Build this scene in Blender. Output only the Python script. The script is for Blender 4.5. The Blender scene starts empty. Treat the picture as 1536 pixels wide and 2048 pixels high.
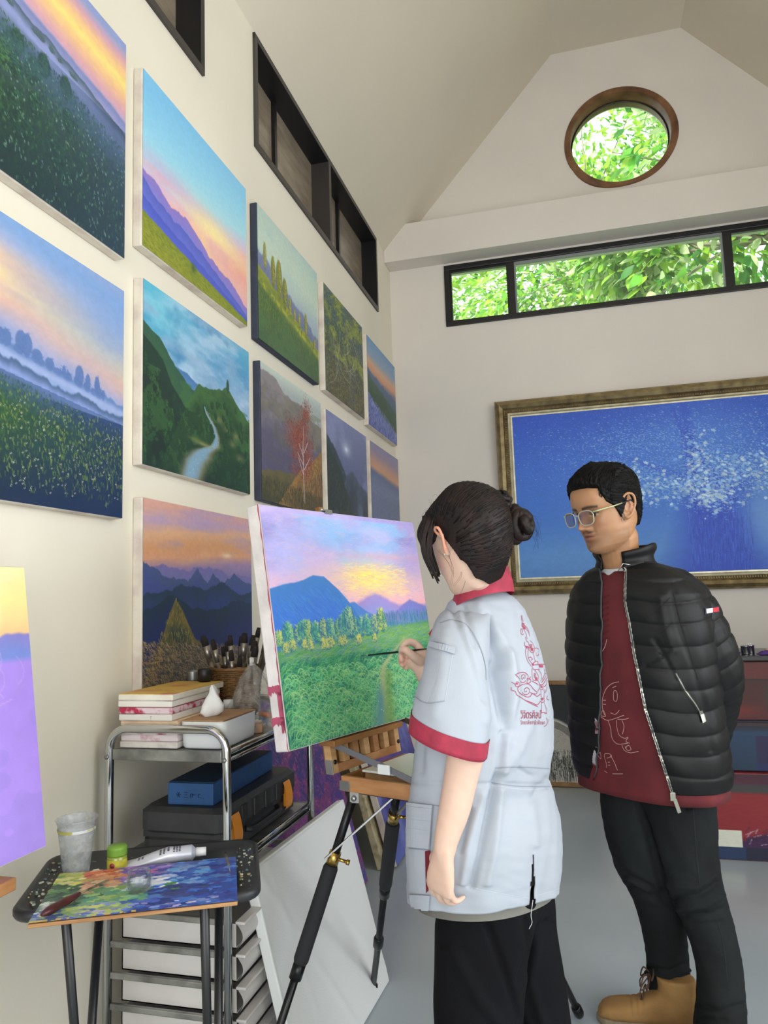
import bpy, bmesh, math, random
import numpy as np
from mathutils import Vector, Matrix

# ------------------------------------------------------------------ camera
sc = bpy.context.scene
COL = sc.collection
EYE = np.array([0.0, 0.0, 1.34])
FPX = 1484.53                      # focal length in pixels of the 1536x2048 frame
_yaw, _pitch, _roll = [math.radians(a) for a in (14.75897, 6.40487, -1.79187)]
CF = np.array([-math.sin(_yaw) * math.cos(_pitch), math.cos(_yaw) * math.cos(_pitch), math.sin(_pitch)])
_r0 = np.array([math.cos(_yaw), math.sin(_yaw), 0.0]); _u0 = np.cross(_r0, CF)
CR = math.cos(_roll) * _r0 + math.sin(_roll) * _u0
CU = -math.sin(_roll) * _r0 + math.cos(_roll) * _u0
cam_d = bpy.data.cameras.new('camera'); cam = bpy.data.objects.new('camera', cam_d); COL.objects.link(cam)
cam_d.sensor_fit = 'VERTICAL'; cam_d.sensor_height = 36.0; cam_d.lens = FPX / 2048.0 * 36.0
cam_d.clip_start = 0.05; cam_d.clip_end = 200
cam.matrix_world = Matrix(((CR[0], CU[0], -CF[0], EYE[0]), (CR[1], CU[1], -CF[1], EYE[1]), (CR[2], CU[2], -CF[2], EYE[2]), (0, 0, 0, 1)))
sc.camera = cam

# ------------------------------------------------------------------ light
sc.view_settings.view_transform = 'Standard'; sc.view_settings.look = 'None'
sc.view_settings.gamma = 1.0; sc.view_settings.use_curve_mapping = False
sc.view_settings.exposure = 0.0
w = bpy.data.worlds.new('world'); sc.world = w; w.use_nodes = True
_bg = w.node_tree.nodes['Background']; _bg.inputs[0].default_value = (0.93, 0.97, 1.0, 1); _bg.inputs[1].default_value = 3.2

def area(name, loc, target, sx, sy, power, color):
    d = bpy.data.lights.new(name, 'AREA'); d.shape = 'RECTANGLE'; d.size = sx; d.size_y = sy; d.energy = power; d.color = color
    o = bpy.data.objects.new(name, d); COL.objects.link(o); o.location = loc
    o.rotation_euler = (Vector(target) - Vector(loc)).to_track_quat('-Z', 'Y').to_euler()
    return o
# daylight entering through the openings of the right wall, of the wall behind the camera and the high windows
area('daylight_right_opening', (2.20, 0.9, 1.75), (-1.0, 1.6, 1.5), 3.2, 2.0, 33, (0.96, 0.98, 1.0))
area('daylight_rear_opening', (0.5, -2.75, 1.9), (0.3, 4.0, 1.6), 2.6, 2.2, 50, (0.97, 0.98, 1.0))
area('daylight_high_windows', (2.20, 2.0, 3.70), (-0.8, 2.6, 1.8), 5.0, 0.55, 24, (1.0, 0.99, 0.96))
_sun = bpy.data.lights.new('sun', 'SUN'); _sun.energy = 7.0; _sun.angle = math.radians(3); _sun.color = (1.0, 0.96, 0.86)
_so = bpy.data.objects.new('sun', _sun); COL.objects.link(_so); _so.rotation_euler = (math.radians(52), math.radians(8), math.radians(-12))
sc.cycles.max_bounces = 8; sc.cycles.diffuse_bounces = 5; sc.cycles.glossy_bounces = 4
sc.cycles.transmission_bounces = 8; sc.cycles.transparent_max_bounces = 12
sc.cycles.sample_clamp_indirect = 6.0; sc.cycles.use_denoising = True
sc.cycles.caustics_reflective = False; sc.cycles.caustics_refractive = False

# ------------------------------------------------------------------ helpers
rng = np.random.RandomState(7)
random.seed(5)
PI = math.pi
def lin(c):
    c = np.asarray(c, float)
    return np.where(c <= 0.04045, c / 12.92, ((c + 0.055) / 1.055) ** 2.4)
def hexc(h):
    h = h.lstrip('#'); return np.array([int(h[i:i + 2], 16) / 255.0 for i in (0, 2, 4)])
def srgb(c):
    return hexc(c) if isinstance(c, str) else np.asarray(c, float)
def V(*a): return np.array(a, float)
def nrm(v): v = np.asarray(v, float); return v / (np.linalg.norm(v) + 1e-12)
def S(px, py, D):
    """world point that lies at optical depth D (metres) on the sight line measured at px, py"""
    return EYE + (CF * FPX + CR * (px - 768.0) - CU * (py - 1024.0)) * (D / FPX)
def onplane(ax, val, px, py):
    d = CF * FPX + CR * (px - 768.0) - CU * (py - 1024.0)
    return EYE + d * ((val - EYE[ax]) / d[ax])
def onz(z, px, py): return onplane(2, z, px, py)
def m_px(n, D): return n * D / FPX

_mats = {}
def mat(name, col=(.8, .8, .8), rough=.5, metal=0.0, var=0.0, vscale=20.0, col2=None, bump=0.0, bscale=60.0, stretch=(1, 1, 1), spec=None,
        trans=0.0, alpha=None, ior=None, coat=0.0, sheen=0.0, contrast=None, sss=0.0, detail=4.0):
    if name in _mats: return _mats[name]
    m = bpy.data.materials.new(name); m.use_nodes = True; nt = m.node_tree; b = nt.nodes['Principled BSDF']
    c = lin(srgb(col)); b.inputs['Base Color'].default_value = (*c, 1); b.inputs['Roughness'].default_value = rough
    b.inputs['Metallic'].default_value = metal
    if spec is not None: b.inputs['Specular IOR Level'].default_value = spec
    if trans: b.inputs['Transmission Weight'].default_value = trans
    if ior: b.inputs['IOR'].default_value = ior
    if coat: b.inputs['Coat Weight'].default_value = coat; b.inputs['Coat Roughness'].default_value = .12
    if sheen: b.inputs['Sheen Weight'].default_value = sheen
    if sss: b.inputs['Subsurface Weight'].default_value = sss; b.inputs['Subsurface Radius'].default_value = (.012, .005, .003); b.inputs['Subsurface Scale'].default_value = 1.0
    if alpha is not None: b.inputs['Alpha'].default_value = alpha
    tc = mp = None
    if var or col2 is not None or bump:
        tc = nt.nodes.new('ShaderNodeTexCoord'); mp = nt.nodes.new('ShaderNodeMapping'); mp.inputs['Scale'].default_value = stretch
        nt.links.new(tc.outputs['Object'], mp.inputs['Vector'])
    if var or col2 is not None:
        n = nt.nodes.new('ShaderNodeTexNoise'); n.inputs['Scale'].default_value = vscale; n.inputs['Detail'].default_value = detail
        nt.links.new(mp.outputs[0], n.inputs['Vector'])
        r = nt.nodes.new('ShaderNodeValToRGB'); nt.links.new(n.outputs['Fac'], r.inputs['Fac'])
        lo, hi = contrast if contrast else (.3, .7)
        r.color_ramp.elements[0].position = lo; r.color_ramp.elements[1].position = hi
        c2 = lin(srgb(col2)) if col2 is not None else lin(np.clip(srgb(col) * (1 - var), 0, 1))
        c1 = c if col2 is not None else lin(np.clip(srgb(col) * (1 + var * .5), 0, 1))
        r.color_ramp.elements[0].color = (*c2, 1); r.color_ramp.elements[1].color = (*c1, 1)
        nt.links.new(r.outputs['Color'], b.inputs['Base Color'])
    if bump:
        n2 = nt.nodes.new('ShaderNodeTexNoise'); n2.inputs['Scale'].default_value = bscale; n2.inputs['Detail'].default_value = 5
        nt.links.new(mp.outputs[0], n2.inputs['Vector'])
        bp = nt.nodes.new('ShaderNodeBump'); bp.inputs['Strength'].default_value = bump; bp.inputs['Distance'].default_value = .003
        nt.links.new(n2.outputs['Fac'], bp.inputs['Height']); nt.links.new(bp.outputs[0], b.inputs['Normal'])
    _mats[name] = m
    return m

def empty(name, loc, label, cat, group=None):
    o = bpy.data.objects.new(name, None); COL.objects.link(o); o.location = tuple(float(x) for x in loc); o.empty_display_size = .1
    o['label'] = label; o['category'] = cat
    if group: o['group'] = group
    return o
def tag(o, label=None, cat=None, group=None, kind=None):
    if label: o['label'] = label
    if cat: o['category'] = cat
    if group: o['group'] = group
    if kind: o['kind'] = kind
    return o
def link(name, me, parent=None):
    o = bpy.data.objects.new(name, me); COL.objects.link(o)
    if parent is not None:
        o.parent = parent
        if parent.type == 'EMPTY': o.location = -Vector(parent.location)
    return o
def mk(name, verts, faces, m, parent=None, smooth=False):
    me = bpy.data.meshes.new(name)
    me.from_pydata([tuple(map(float, v)) for v in verts], [], [tuple(int(i) for i in f) for f in faces]); me.update()
    if smooth: me.polygons.foreach_set('use_smooth', [True] * len(me.polygons))
    if m is not None:
        for mm in (m if isinstance(m, (list, tuple)) else [m]): me.materials.append(mm)
    return link(name, me, parent)
def smooth_angle(o, ang=35):
    me = o.data
    bm = bmesh.new(); bm.from_mesh(me)
    a = math.radians(ang)
    for f in bm.faces: f.smooth = True
    for e in bm.edges:
        if len(e.link_faces) == 2: e.smooth = e.calc_face_angle(0) < a
    bm.to_mesh(me); bm.free(); return o

class MB:
    """collects shapes and links them as ONE mesh object"""
    def __init__(s): s.v = []; s.f = []; s.mi = []; s.sm = []
    def add(s, vs, fs, mi=0, sm=False):
        o = len(s.v); s.v += [tuple(map(float, v)) for v in vs]
        s.f += [tuple(int(i) + o for i in f) for f in fs]; s.mi += [mi] * len(fs); s.sm += [sm] * len(fs); return s
    def frame(s, c, ax, ay, az, hx, hy, hz, bev=0.0, mi=0):
        """box at centre c with unit axes and half sizes, edges chamfered by bev"""
        c, ax, ay, az = [np.asarray(q, float) for q in (c, ax, ay, az)]
        if bev <= 0:
            vs = [c + ax * hx * i + ay * hy * j + az * hz * k for i in (-1, 1) for j in (-1, 1) for k in (-1, 1)]
            return s.add(vs, [(0, 1, 3, 2), (4, 6, 7, 5), (0, 4, 5, 1), (2, 3, 7, 6), (0, 2, 6, 4), (1, 5, 7, 3)], mi)
        bm = bmesh.new(); bmesh.ops.create_cube(bm, size=2)
        for v in bm.verts: v.co = Vector((v.co.x * hx, v.co.y * hy, v.co.z * hz))
        bmesh.ops.bevel(bm, geom=list(bm.edges), offset=min(bev, .95 * min(hx, hy, hz)), segments=2, affect='EDGES', profile=.5)
        bm.verts.ensure_lookup_table(); bm.faces.ensure_lookup_table(); bm.verts.index_update()
        vs = [c + ax * v.co.x + ay * v.co.y + az * v.co.z for v in bm.verts]; fs = [[v.index for v in f.verts] for f in bm.faces]
        bm.free(); return s.add(vs, fs, mi)
    def box(s, lo, hi, bev=0.0, mi=0):
        lo = np.asarray(lo, float); hi = np.asarray(hi, float); h = (hi - lo) / 2
        return s.frame((lo + hi) / 2, (1, 0, 0), (0, 1, 0), (0, 0, 1), h[0], h[1], h[2], bev, mi)
    def bar(s, a, b, wd, th, up=(0, 0, 1), bev=0.0, mi=0):
        a = np.asarray(a, float); b = np.asarray(b, float); d = nrm(b - a); sd = np.cross(d, up)
        if np.linalg.norm(sd) < 1e-4: sd = np.cross(d, (1, 0, 0))
        sd = nrm(sd); u2 = np.cross(sd, d)
        return s.frame((a + b) / 2, d, sd, u2, np.linalg.norm(b - a) / 2, wd / 2, th / 2, bev, mi)
    def tube(s, pts, r, n=12, cap=True, mi=0, closed=False):
        pts = [np.asarray(p, float) for p in pts]; N = len(pts); rs = r if hasattr(r, '__len__') else [r] * N
        t0 = nrm(pts[1] - pts[0]); a = np.cross(t0, (0, 0, 1))
        if np.linalg.norm(a) < 1e-3: a = np.cross(t0, (1, 0, 0))
        a = nrm(a); vs = []
        for i, p in enumerate(pts):
            if closed: t = nrm(pts[(i + 1) % N] - pts[i - 1])
            else: t = nrm(pts[min(i + 1, N - 1)] - pts[max(i - 1, 0)])
            a = nrm(a - t * (a @ t)); b = np.cross(t, a)
            for k in range(n):
                q = 2 * PI * k / n; vs.append(p + (a * math.cos(q) + b * math.sin(q)) * rs[i])
        fs = [(i * n + k, i * n + (k + 1) % n, ((i + 1) % N) * n + (k + 1) % n, ((i + 1) % N) * n + k) for i in range(N if closed else N - 1) for k in range(n)]
        s.add(vs, fs, mi, True)
        if cap and not closed:
            o = len(s.v) - N * n
            s.f += [tuple(o + k for k in range(n))[::-1], tuple(o + (N - 1) * n + k for k in range(n))]; s.mi += [mi] * 2; s.sm += [False] * 2
        return s
    def lathe(s, c, prof, n=24, ax=(0, 0, 1), mi=0, sm=True, cap=True):
        c = np.asarray(c, float); ax = nrm(ax); a = np.cross(ax, (1, 0, 0) if abs(ax[0]) < .9 else (0, 1, 0)); a = nrm(a); b = np.cross(ax, a)
        vs = [c + ax * z + (a * math.cos(2 * PI * k / n) + b * math.sin(2 * PI * k / n)) * r for (r, z) in prof for k in range(n)]
        fs = [(i * n + k, i * n + (k + 1) % n, (i + 1) * n + (k + 1) % n, (i + 1) * n + k) for i in range(len(prof) - 1) for k in range(n)]
        s.add(vs, fs, mi, sm)
        if cap:
            o = len(s.v) - len(prof) * n; N = len(prof)
            for ring, rev in ((0, True), (N - 1, False)):
                if prof[ring][0] > 1e-6:
                    f = tuple(o + ring * n + k for k in range(n)); s.f.append(f[::-1] if rev else f); s.mi.append(mi); s.sm.append(False)
        return s
    def grid(s, P, mi=0, sm=True, wrap=False):
        P = np.asarray(P, float); a, b = P.shape[:2]
        fs = [(i * b + j, i * b + (j + 1) % b, (i + 1) * b + (j + 1) % b, (i + 1) * b + j) for i in range(a - 1) for j in range(b if wrap else b - 1)]
        return s.add(P.reshape(-1, 3), fs, mi, sm)
    def build(s, name, m, parent=None):
        me = bpy.data.meshes.new(name); me.from_pydata(s.v, [], s.f)
        me.polygons.foreach_set('material_index', s.mi); me.polygons.foreach_set('use_smooth', s.sm); me.update()
        for mm in (m if isinstance(m, (list, tuple)) else [m]): me.materials.append(mm)
        return link(name, me, parent)

def catmull(pts, n=8):
    P = [np.asarray(p, float) for p in pts]; P = [2 * P[0] - P[1]] + P + [2 * P[-1] - P[-2]]; out = []
    for i in range(1, len(P) - 2):
        for k in range(n):
            t = k / n
            out.append(.5 * (2 * P[i] + (P[i + 1] - P[i - 1]) * t + (2 * P[i - 1] - 5 * P[i] + 4 * P[i + 1] - P[i + 2]) * t * t + (-P[i - 1] + 3 * P[i] - 3 * P[i + 1] + P[i + 2]) * t ** 3))
    out.append(P[-2]); return out
def copy_tree(o, parent=None):
    c = o.copy(); COL.objects.link(c); c.parent = parent
    for ch in o.children: copy_tree(ch, c)
    return c
# ------------------------------------------------------------------ painter: computes the colours of a painted surface on a grid of points
def vnoise(H, W, fy, fx, seed):
    r = np.random.RandomState(seed); gy, gx = int(math.ceil(fy)) + 2, int(math.ceil(fx)) + 2
    g = r.rand(gy, gx); y = np.linspace(0, fy, H); x = np.linspace(0, fx, W)
    yi = y.astype(int); xi = x.astype(int); ty = y - yi; tx = x - xi; ty = ty * ty * (3 - 2 * ty); tx = tx * tx * (3 - 2 * tx)
    a = g[yi][:, xi]; b = g[yi][:, xi + 1]; c = g[yi + 1][:, xi]; d = g[yi + 1][:, xi + 1]
    tx = tx[None, :]; ty = ty[:, None]
    return (a * (1 - tx) + b * tx) * (1 - ty) + (c * (1 - tx) + d * tx) * ty
def fbm(H, W, fy, fx, seed, o=4):
    s = 0; t = 0; a = 1.0
    for i in range(o): s = s + a * vnoise(H, W, min(fy * 2 ** i, H), min(fx * 2 ** i, W), seed + i * 17); t += a; a *= .55
    return s / t
class Pic:
    def __init__(s, H, W, seed=1):
        s.H, s.W = H, W; s.a = np.zeros((H, W, 3)); s.v, s.u = np.meshgrid(np.linspace(0, 1, H), np.linspace(0, 1, W), indexing='ij'); s.seed = seed; s.r = np.random.RandomState(seed)
    def n(s, fy, fx, o=4): s.seed += 101; return fbm(s.H, s.W, fy, fx, s.seed, o)
    def grad(s, stops, warp=0.0, slope=0.0, fy=3, fx=2):
        t = s.v + slope * (s.u - .5)
        if warp: t = t + warp * (s.n(fy, fx) - .5)
        ps = [p for p, c in stops]; cs = np.array([srgb(c) for p, c in stops])
        for k in range(3): s.a[..., k] = np.interp(t, ps, cs[:, k])
        return s
    def mix(s, col, m):
        m = np.clip(m, 0, 1)[..., None]; s.a = s.a * (1 - m) + srgb(col) * m; return s
    def glow(s, cu, cv, ru, rv, col, k=1.0, p=1.0):
        d = ((s.u - cu) / ru) ** 2 + ((s.v - cv) / rv) ** 2; return s.mix(col, k * np.exp(-d ** p))
    def clouds(s, col, lo, hi, fy, fx, v0=0, v1=1, k=1.0, slope=0.0):
        nz = s.n(fy, fx); m = np.clip((nz - lo) / (hi - lo), 0, 1) * k
        return s.mix(col, m * ((s.v > v0) & (s.v < v1)) * np.clip((v1 - s.v) / .08, 0, 1))
    def ridge(s, pts, rough, top, bot, h=.3, fx=8, soft=.004, tex=0.0, tint=None):
        """a hill line through (u, v) points; colour runs from top to bot over depth h"""
        line = np.interp(s.u[0], [p[0] for p in pts], [p[1] for p in pts]) + rough * (s.n(1, fx, 5)[0] - .5)
        d = s.v - line[None, :]; m = np.clip(d / soft, 0, 1); t = np.clip(d / h, 0, 1)[..., None]
        if tex: t = np.clip(t + tex * (s.n(14, 14)[..., None] - .5) * 2, 0, 1)
        c = srgb(top) * (1 - t) + srgb(bot) * t
        s.a = s.a * (1 - m[..., None]) + c * m[..., None]; return line
    def strokes(s, u, v, ang, ln, cols, al=.8, curve=0.0, wd=1, k=None):
        """short brush strokes: u, v, ang, ln are arrays"""
        n = len(u); k = k or max(2, int(np.max(ln) * s.H * 1.3)); cols = np.array([srgb(c) for c in cols]); ci = s.r.randint(0, len(cols), n)
        asp = s.W / s.H
        for j in range(k):
            t = j / max(1, k - 1); a2 = ang + curve * t
            x = (u + np.cos(a2) * ln * t / asp * (1.0)) * (s.W - 1); y = (v - np.sin(a2) * ln * t) * (s.H - 1)
            for dx in range(wd):
                xi = np.round(x + dx).astype(int); yi = np.round(y).astype(int); ok = (xi >= 0) & (xi < s.W) & (yi >= 0) & (yi < s.H)
                s.a[yi[ok], xi[ok]] = s.a[yi[ok], xi[ok]] * (1 - al) + cols[ci[ok]] * al
        return s
    def rand(s, n, u0, u1, v0, v1, keep=None):
        u = s.r.uniform(u0, u1, n); v = s.r.uniform(v0, v1, n)
        if keep is not None:
            m = keep(u, v); u, v = u[m], v[m]
        return u, v
    def dots(s, u, v, cols, al=.8, wd=1):
        z = np.zeros(len(u)); return s.strokes(u, v, z, z + 1e-6, cols, al, wd=wd, k=1)
    def tree(s, u, v, w, h, cols, n=260, lean=0.0, trunk=None):
        """cone of leaf dabs with its foot at u, v"""
        t = s.r.rand(n) ** .8; x = u + (s.r.rand(n) - .5) * w * (.25 + .9 * t) + lean * (1 - t); y = v - h * (1 - t)
        s.strokes(x, y, s.r.uniform(0, PI, n), np.full(n, .012), cols, .75)
        if trunk: s.strokes(np.array([u]), np.array([v]), np.array([PI / 2]), np.array([h * .5]), [trunk], .8)
        return s
    def daubs(s, n, u0, u1, v0, v1, ru, rv, cols, al=.9, rot=None):
        cols = [srgb(c) for c in cols]
        for _ in range(n):
            cu, cv = s.r.uniform(u0, u1), s.r.uniform(v0, v1); a = s.r.uniform(-.5, 1.0) if rot is None else rot + .3 * s.r.randn(); k = s.r.uniform(.5, 1.3); R_ = max(ru, rv) * k * 1.3
            i0, i1, j0, j1 = int(max(0, (cv - R_) * s.H)), int(min(s.H, (cv + R_) * s.H + 2)), int(max(0, (cu - R_) * s.W)), int(min(s.W, (cu + R_) * s.W + 2))
            if i1 <= i0 or j1 <= j0: continue
            U, V_ = s.u[i0:i1, j0:j1] - cu, s.v[i0:i1, j0:j1] - cv; x = (U * math.cos(a) - V_ * math.sin(a)) / (ru * k); y = (U * math.sin(a) + V_ * math.cos(a)) / (rv * k)
            m = np.clip((1 - x * x - y * y * (1 + .5 * np.sin(7 * x))) * 3, 0, 1)[..., None] * al; c = cols[s.r.randint(len(cols))] * s.r.uniform(.88, 1.1); s.a[i0:i1, j0:j1] = s.a[i0:i1, j0:j1] * (1 - m) + c * m
        return s
    def bush(s, u, v, w, h, dark, light, n=160, hi=None):
        """rounded tree with its foot at u, v"""
        s.mix(dark, np.clip((1 - ((s.u - u) / (w * (.35 + .65 * np.clip((v - s.v) / h, 0, 1) ** .5 * (1 - .35 * np.clip((v - s.v) / h, 0, 1))))) ** 2 - ((s.v - v + h * .5) / (h * .52)) ** 2) * 4, 0, 1) * .9)
        t = s.r.rand(n); x = u + w * .75 * (s.r.rand(n) - .5) * 1.6 * (1 - .55 * t); y = v - h * (.12 + .86 * t); s.strokes(x, y, s.r.uniform(0, PI, n), np.full(n, .010), [dark, light, light], .7)
        k = n // 3; t = s.r.rand(k); s.strokes(u + w * (.1 + .55 * s.r.rand(k)) * (1 - .5 * t), v - h * (.25 + .75 * t), s.r.uniform(0, PI, k), np.full(k, .008), [light, hi or light], .8); return s
    def jitter(s, k=.03, f=60):
        s.a = s.a * (1 + k * 2 * (s.n(f, f, 2)[..., None] - .5)) + k * .3 * (s.r.rand(s.H, s.W, 3) - .5); return s
def painted_mat(rough=.5, bump=.12, name='oil_paint', coat=0.0):
    if name in _mats: return _mats[name]
    m = mat(name, (.5, .5, .5), rough, bump=bump, bscale=420, coat=coat)
    nt = m.node_tree; at = nt.nodes.new('ShaderNodeAttribute'); at.attribute_name = 'paint'
    nt.links.new(at.outputs['Color'], nt.nodes['Principled BSDF'].inputs['Base Color']); return m
def painted(name, pic, o, eu, ev, parent, m=None, relief=.0, nrmv=None):
    """grid o + u*eu + v*ev (v downwards) carrying the colours of pic"""
    H, W = pic.H, pic.W; o, eu, ev = [np.asarray(q, float) for q in (o, eu, ev)]
    P = o + pic.u[..., None] * eu + pic.v[..., None] * ev
    if relief: P = P + nrmv * (relief * pic.a.mean(2))[..., None]
    idx = np.arange(H * W).reshape(H, W)
    F = np.stack([idx[:-1, :-1], idx[1:, :-1], idx[1:, 1:], idx[:-1, 1:]], -1).reshape(-1, 4)
    me = bpy.data.meshes.new(name); me.vertices.add(H * W); me.vertices.foreach_set('co', P.reshape(-1))
    me.loops.add(F.size); me.loops.foreach_set('vertex_index', F.reshape(-1)); me.polygons.add(len(F))
    me.polygons.foreach_set('loop_start', np.arange(0, F.size, 4)); me.polygons.foreach_set('use_smooth', np.ones(len(F), bool))
    me.update(calc_edges=True)
    at = me.attributes.new('paint', 'FLOAT_COLOR', 'POINT')
    c = np.ones((H * W, 4)); c[:, :3] = lin(np.clip(pic.a, 0, 1)).reshape(-1, 3); at.data.foreach_set('color', c.reshape(-1))
    me.materials.append(m or painted_mat()); return link(name, me, parent)
# ------------------------------------------------------------------ room shell
XL, XR, YB, YR = -1.34, 2.28, 5.50, -2.9
ZE, ZT, XA, XB_ = 3.985, 5.455, 0.0, 0.94
wallm = mat('cream_wall_paint', '#e9e3d3', .75, var=.03, vscale=1.2, bump=.05, bscale=90)
ceilm = mat('ceiling_paint', '#dcd3c2', .8, var=.02, vscale=1.0)
backm = mat('back_wall_paint', '#e0dad3', .75, var=.03, vscale=1.2, bump=.05, bscale=90)
blackm = mat('black_window_aluminium', '#17171a', .35)
def struct(o, label=None):
    o['kind'] = 'structure'
    if label: o['label'] = label
    return o
# floor: grey epoxy with faint trowel clouds
fm = mat('grey_epoxy_floor', '#b0bac0', .2, col2='#a1acb3', vscale=1.3, detail=8, bump=.02, bscale=2.5)
b = MB(); b.box((XL - .2, YR - .2, -.12), (XR + .2, YB + .2, 0)); struct(b.build('floor', fm))

def wall_panels(mb, u0, u1, v0, v1, holes, put):
    """fills the rectangle u0..u1 x v0..v1 with boxes except for the rectangular holes; put(ua, ub, va, vb) makes one box"""
    us = sorted({u0, u1, *[h[0] for h in holes], *[h[1] for h in holes]})
    for ua, ub in zip(us[:-1], us[1:]):
        hs = sorted([(h[2], h[3]) for h in holes if h[0] <= ua + 1e-6 and h[1] >= ub - 1e-6]); v = v0
        for (a, c) in hs:
            if a > v + 1e-6: put(ua, ub, v, a)
            v = c
        if v1 > v + 1e-6: put(ua, ub, v, v1)
LW = [(0.34, 2.47, 3.405, 3.972), (2.95, 5.075, 3.405, 3.972)]
b = MB(); wall_panels(b, YR, YB + .2, 0, ZE + .05, LW, lambda ua, ub, va, vb: b.box((XL - .2, ua, va), (XL, ub, vb + (.25 if vb > ZE else 0))))
struct(b.build('wall_left', wallm))
RW = [(-0.7, 2.5, 0.75, 2.75), (0.34, 2.47, 3.405, 3.972), (2.95, 5.075, 3.405, 3.972)]
RW = [(-0.7, 2.5, 0.75, 2.75)]
b = MB(); wall_panels(b, YR, YB + .2, 0, ZE + .05, RW, lambda ua, ub, va, vb: b.box((XR, ua, va), (XR + .2, ub, vb)))
struct(b.build('wall_right', wallm))
# rear wall with a wide door opening
b = MB(); wall_panels(b, XL - .2, XR + .2, 0, ZT + .3, [(-.8, 1.8, 0.0, 3.0)], lambda ua, ub, va, vb: b.box((ua, YR - .2, va), (ub, YR, vb)))
struct(b.build('wall_rear', wallm))
# back wall with the strip window and, in its gable, the round one
SWX0, SWX1, SWZ0, SWZ1 = -.903, 1.95, 3.385, 3.875
RCX, RCZ, RR = .462, 4.682, .362
bm = bmesh.new()
def ringpts(n, r): return [(RCX + r * math.cos(2 * PI * k / n), RCZ + r * math.sin(2 * PI * k / n)) for k in range(n)]
b = MB()
wall_panels(b, XL - .2, XR + .2, 0, 4.1, [(SWX0, SWX1, SWZ0, SWZ1)], lambda ua, ub, va, vb: b.box((ua, YB, va), (ub, YB + .2, vb)))
# gable piece: square ring of quads about the round hole, from z 4.1 up
N = 64; rp = ringpts(N, RR)
def onsq(a):
    c, s_ = math.cos(a), math.sin(a); hw = XR + .2 - RCX; hz0, hz1 = RCZ - 4.1, 5.75 - RCZ
    ks = []
    if abs(c) > 1e-9: ks.append(hw / abs(c))
    if s_ > 1e-9: ks.append(hz1 / s_)
    if s_ < -1e-9: ks.append(hz0 / -s_)
    k = min(ks); return (RCX + c * k, RCZ + s_ * k)
angs = sorted({*(2 * PI * k / N for k in range(N)), *[math.atan2(z, x) % (2 * PI) for x in (-(XR + .2 - RCX), XR + .2 - RCX) for z in (4.1 - RCZ, 5.75 - RCZ)]})
inn = [(RCX + RR * math.cos(a), RCZ + RR * math.sin(a)) for a in angs]; out = [onsq(a) for a in angs]; n = len(angs)
vs = [(p[0], YB, p[1]) for p in inn] + [(p[0], YB, p[1]) for p in out] + [(p[0], YB + .2, p[1]) for p in inn] + [(p[0], YB + .2, p[1]) for p in out]
fs = []
for k in range(n):
    j = (k + 1) % n
    fs += [(k, j, n + j, n + k)[::-1], (2 * n + k, 2 * n + j, 3 * n + j, 3 * n + k), (k, j, 2 * n + j, 2 * n + k)]
b.add(vs, fs)
struct(b.build('wall_back', backm))
# beam that crosses the back wall under the gable
b = MB(); b.box((XL, 5.325, 3.895), (XR, YB + .01, 4.185), .004); struct(b.build('trim_1', backm))['label'] = 'boxed cream beam across the back wall'
# pitched ceiling: left slope, flat top, right slope
sx = (ZT - ZE) / (XA - XL)
b = MB()
for (x0, z0, x1, z1) in ((XL - .002, ZE, XA, ZT), (XA, ZT, XB_, ZT), (XB_, ZT, XR + .002, ZE)):
    vs = [(x0, YR, z0), (x1, YR, z1), (x1, YB + .2, z1), (x0, YB + .2, z0)]; vs += [(x, y, z + .15) for x, y, z in vs]
    b.add(vs, [(0, 1, 2, 3), (7, 6, 5, 4), (0, 4, 5, 1), (1, 5, 6, 2), (2, 6, 7, 3), (3, 7, 4, 0)])
struct(b.build('ceiling', ceilm))
# left clerestory windows: deep dark reveals, brown tinted panes
dk = mat('dark_bronze_frame', '#3b3634', .4); pane_brown = mat('brown_tinted_pane', '#8f8272', .35, var=.18, vscale=26, stretch=(1, .2, 1), coat=.3)
for wi, (y0, y1, z0, z1) in enumerate(LW):
    b = MB()
    xo, xi = XL + .012, XL - .19
    t = .03
    b.box((xi, y0, z0), (xo, y1, z0 + t), mi=0); b.box((xi, y0, z1 - t), (xo, y1, z1), mi=1)
    b.box((xi, y0, z0 + t), (xo, y0 + t, z1 - t), mi=0); b.box((xi, y1 - t, z0 + t), (xo, y1, z1 - t), mi=1)
    ym = (y0 + y1) / 2; b.box((xi, ym - .02, z0 + t), (xo, ym + .02, z1 - t), mi=0)
    wo = struct(b.build('window_%d' % (wi + 1), [dk, blackm]), 'dark framed high window in the left wall, ' + ('nearer the camera' if wi == 0 else 'nearer the back wall'))
    b = MB(); xp = XL - .10
    for (ya, yb) in ((y0 + t, ym - .02), (ym + .02, y1 - t)):
        yq = ya + (yb - ya) * .42
        for (c, d) in ((ya, yq - .015), (yq + .015, yb)):
            p = MB(); p.box((xp - .006, c, z0 + t), (xp, d, z1 - t)); p.build('pane', pane_brown, wo)
        b.box((xp - .02, yq - .015, z0 + t), (xp + .02, yq + .015, z1 - t))
    b.build('mullion', blackm, wo)
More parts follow.
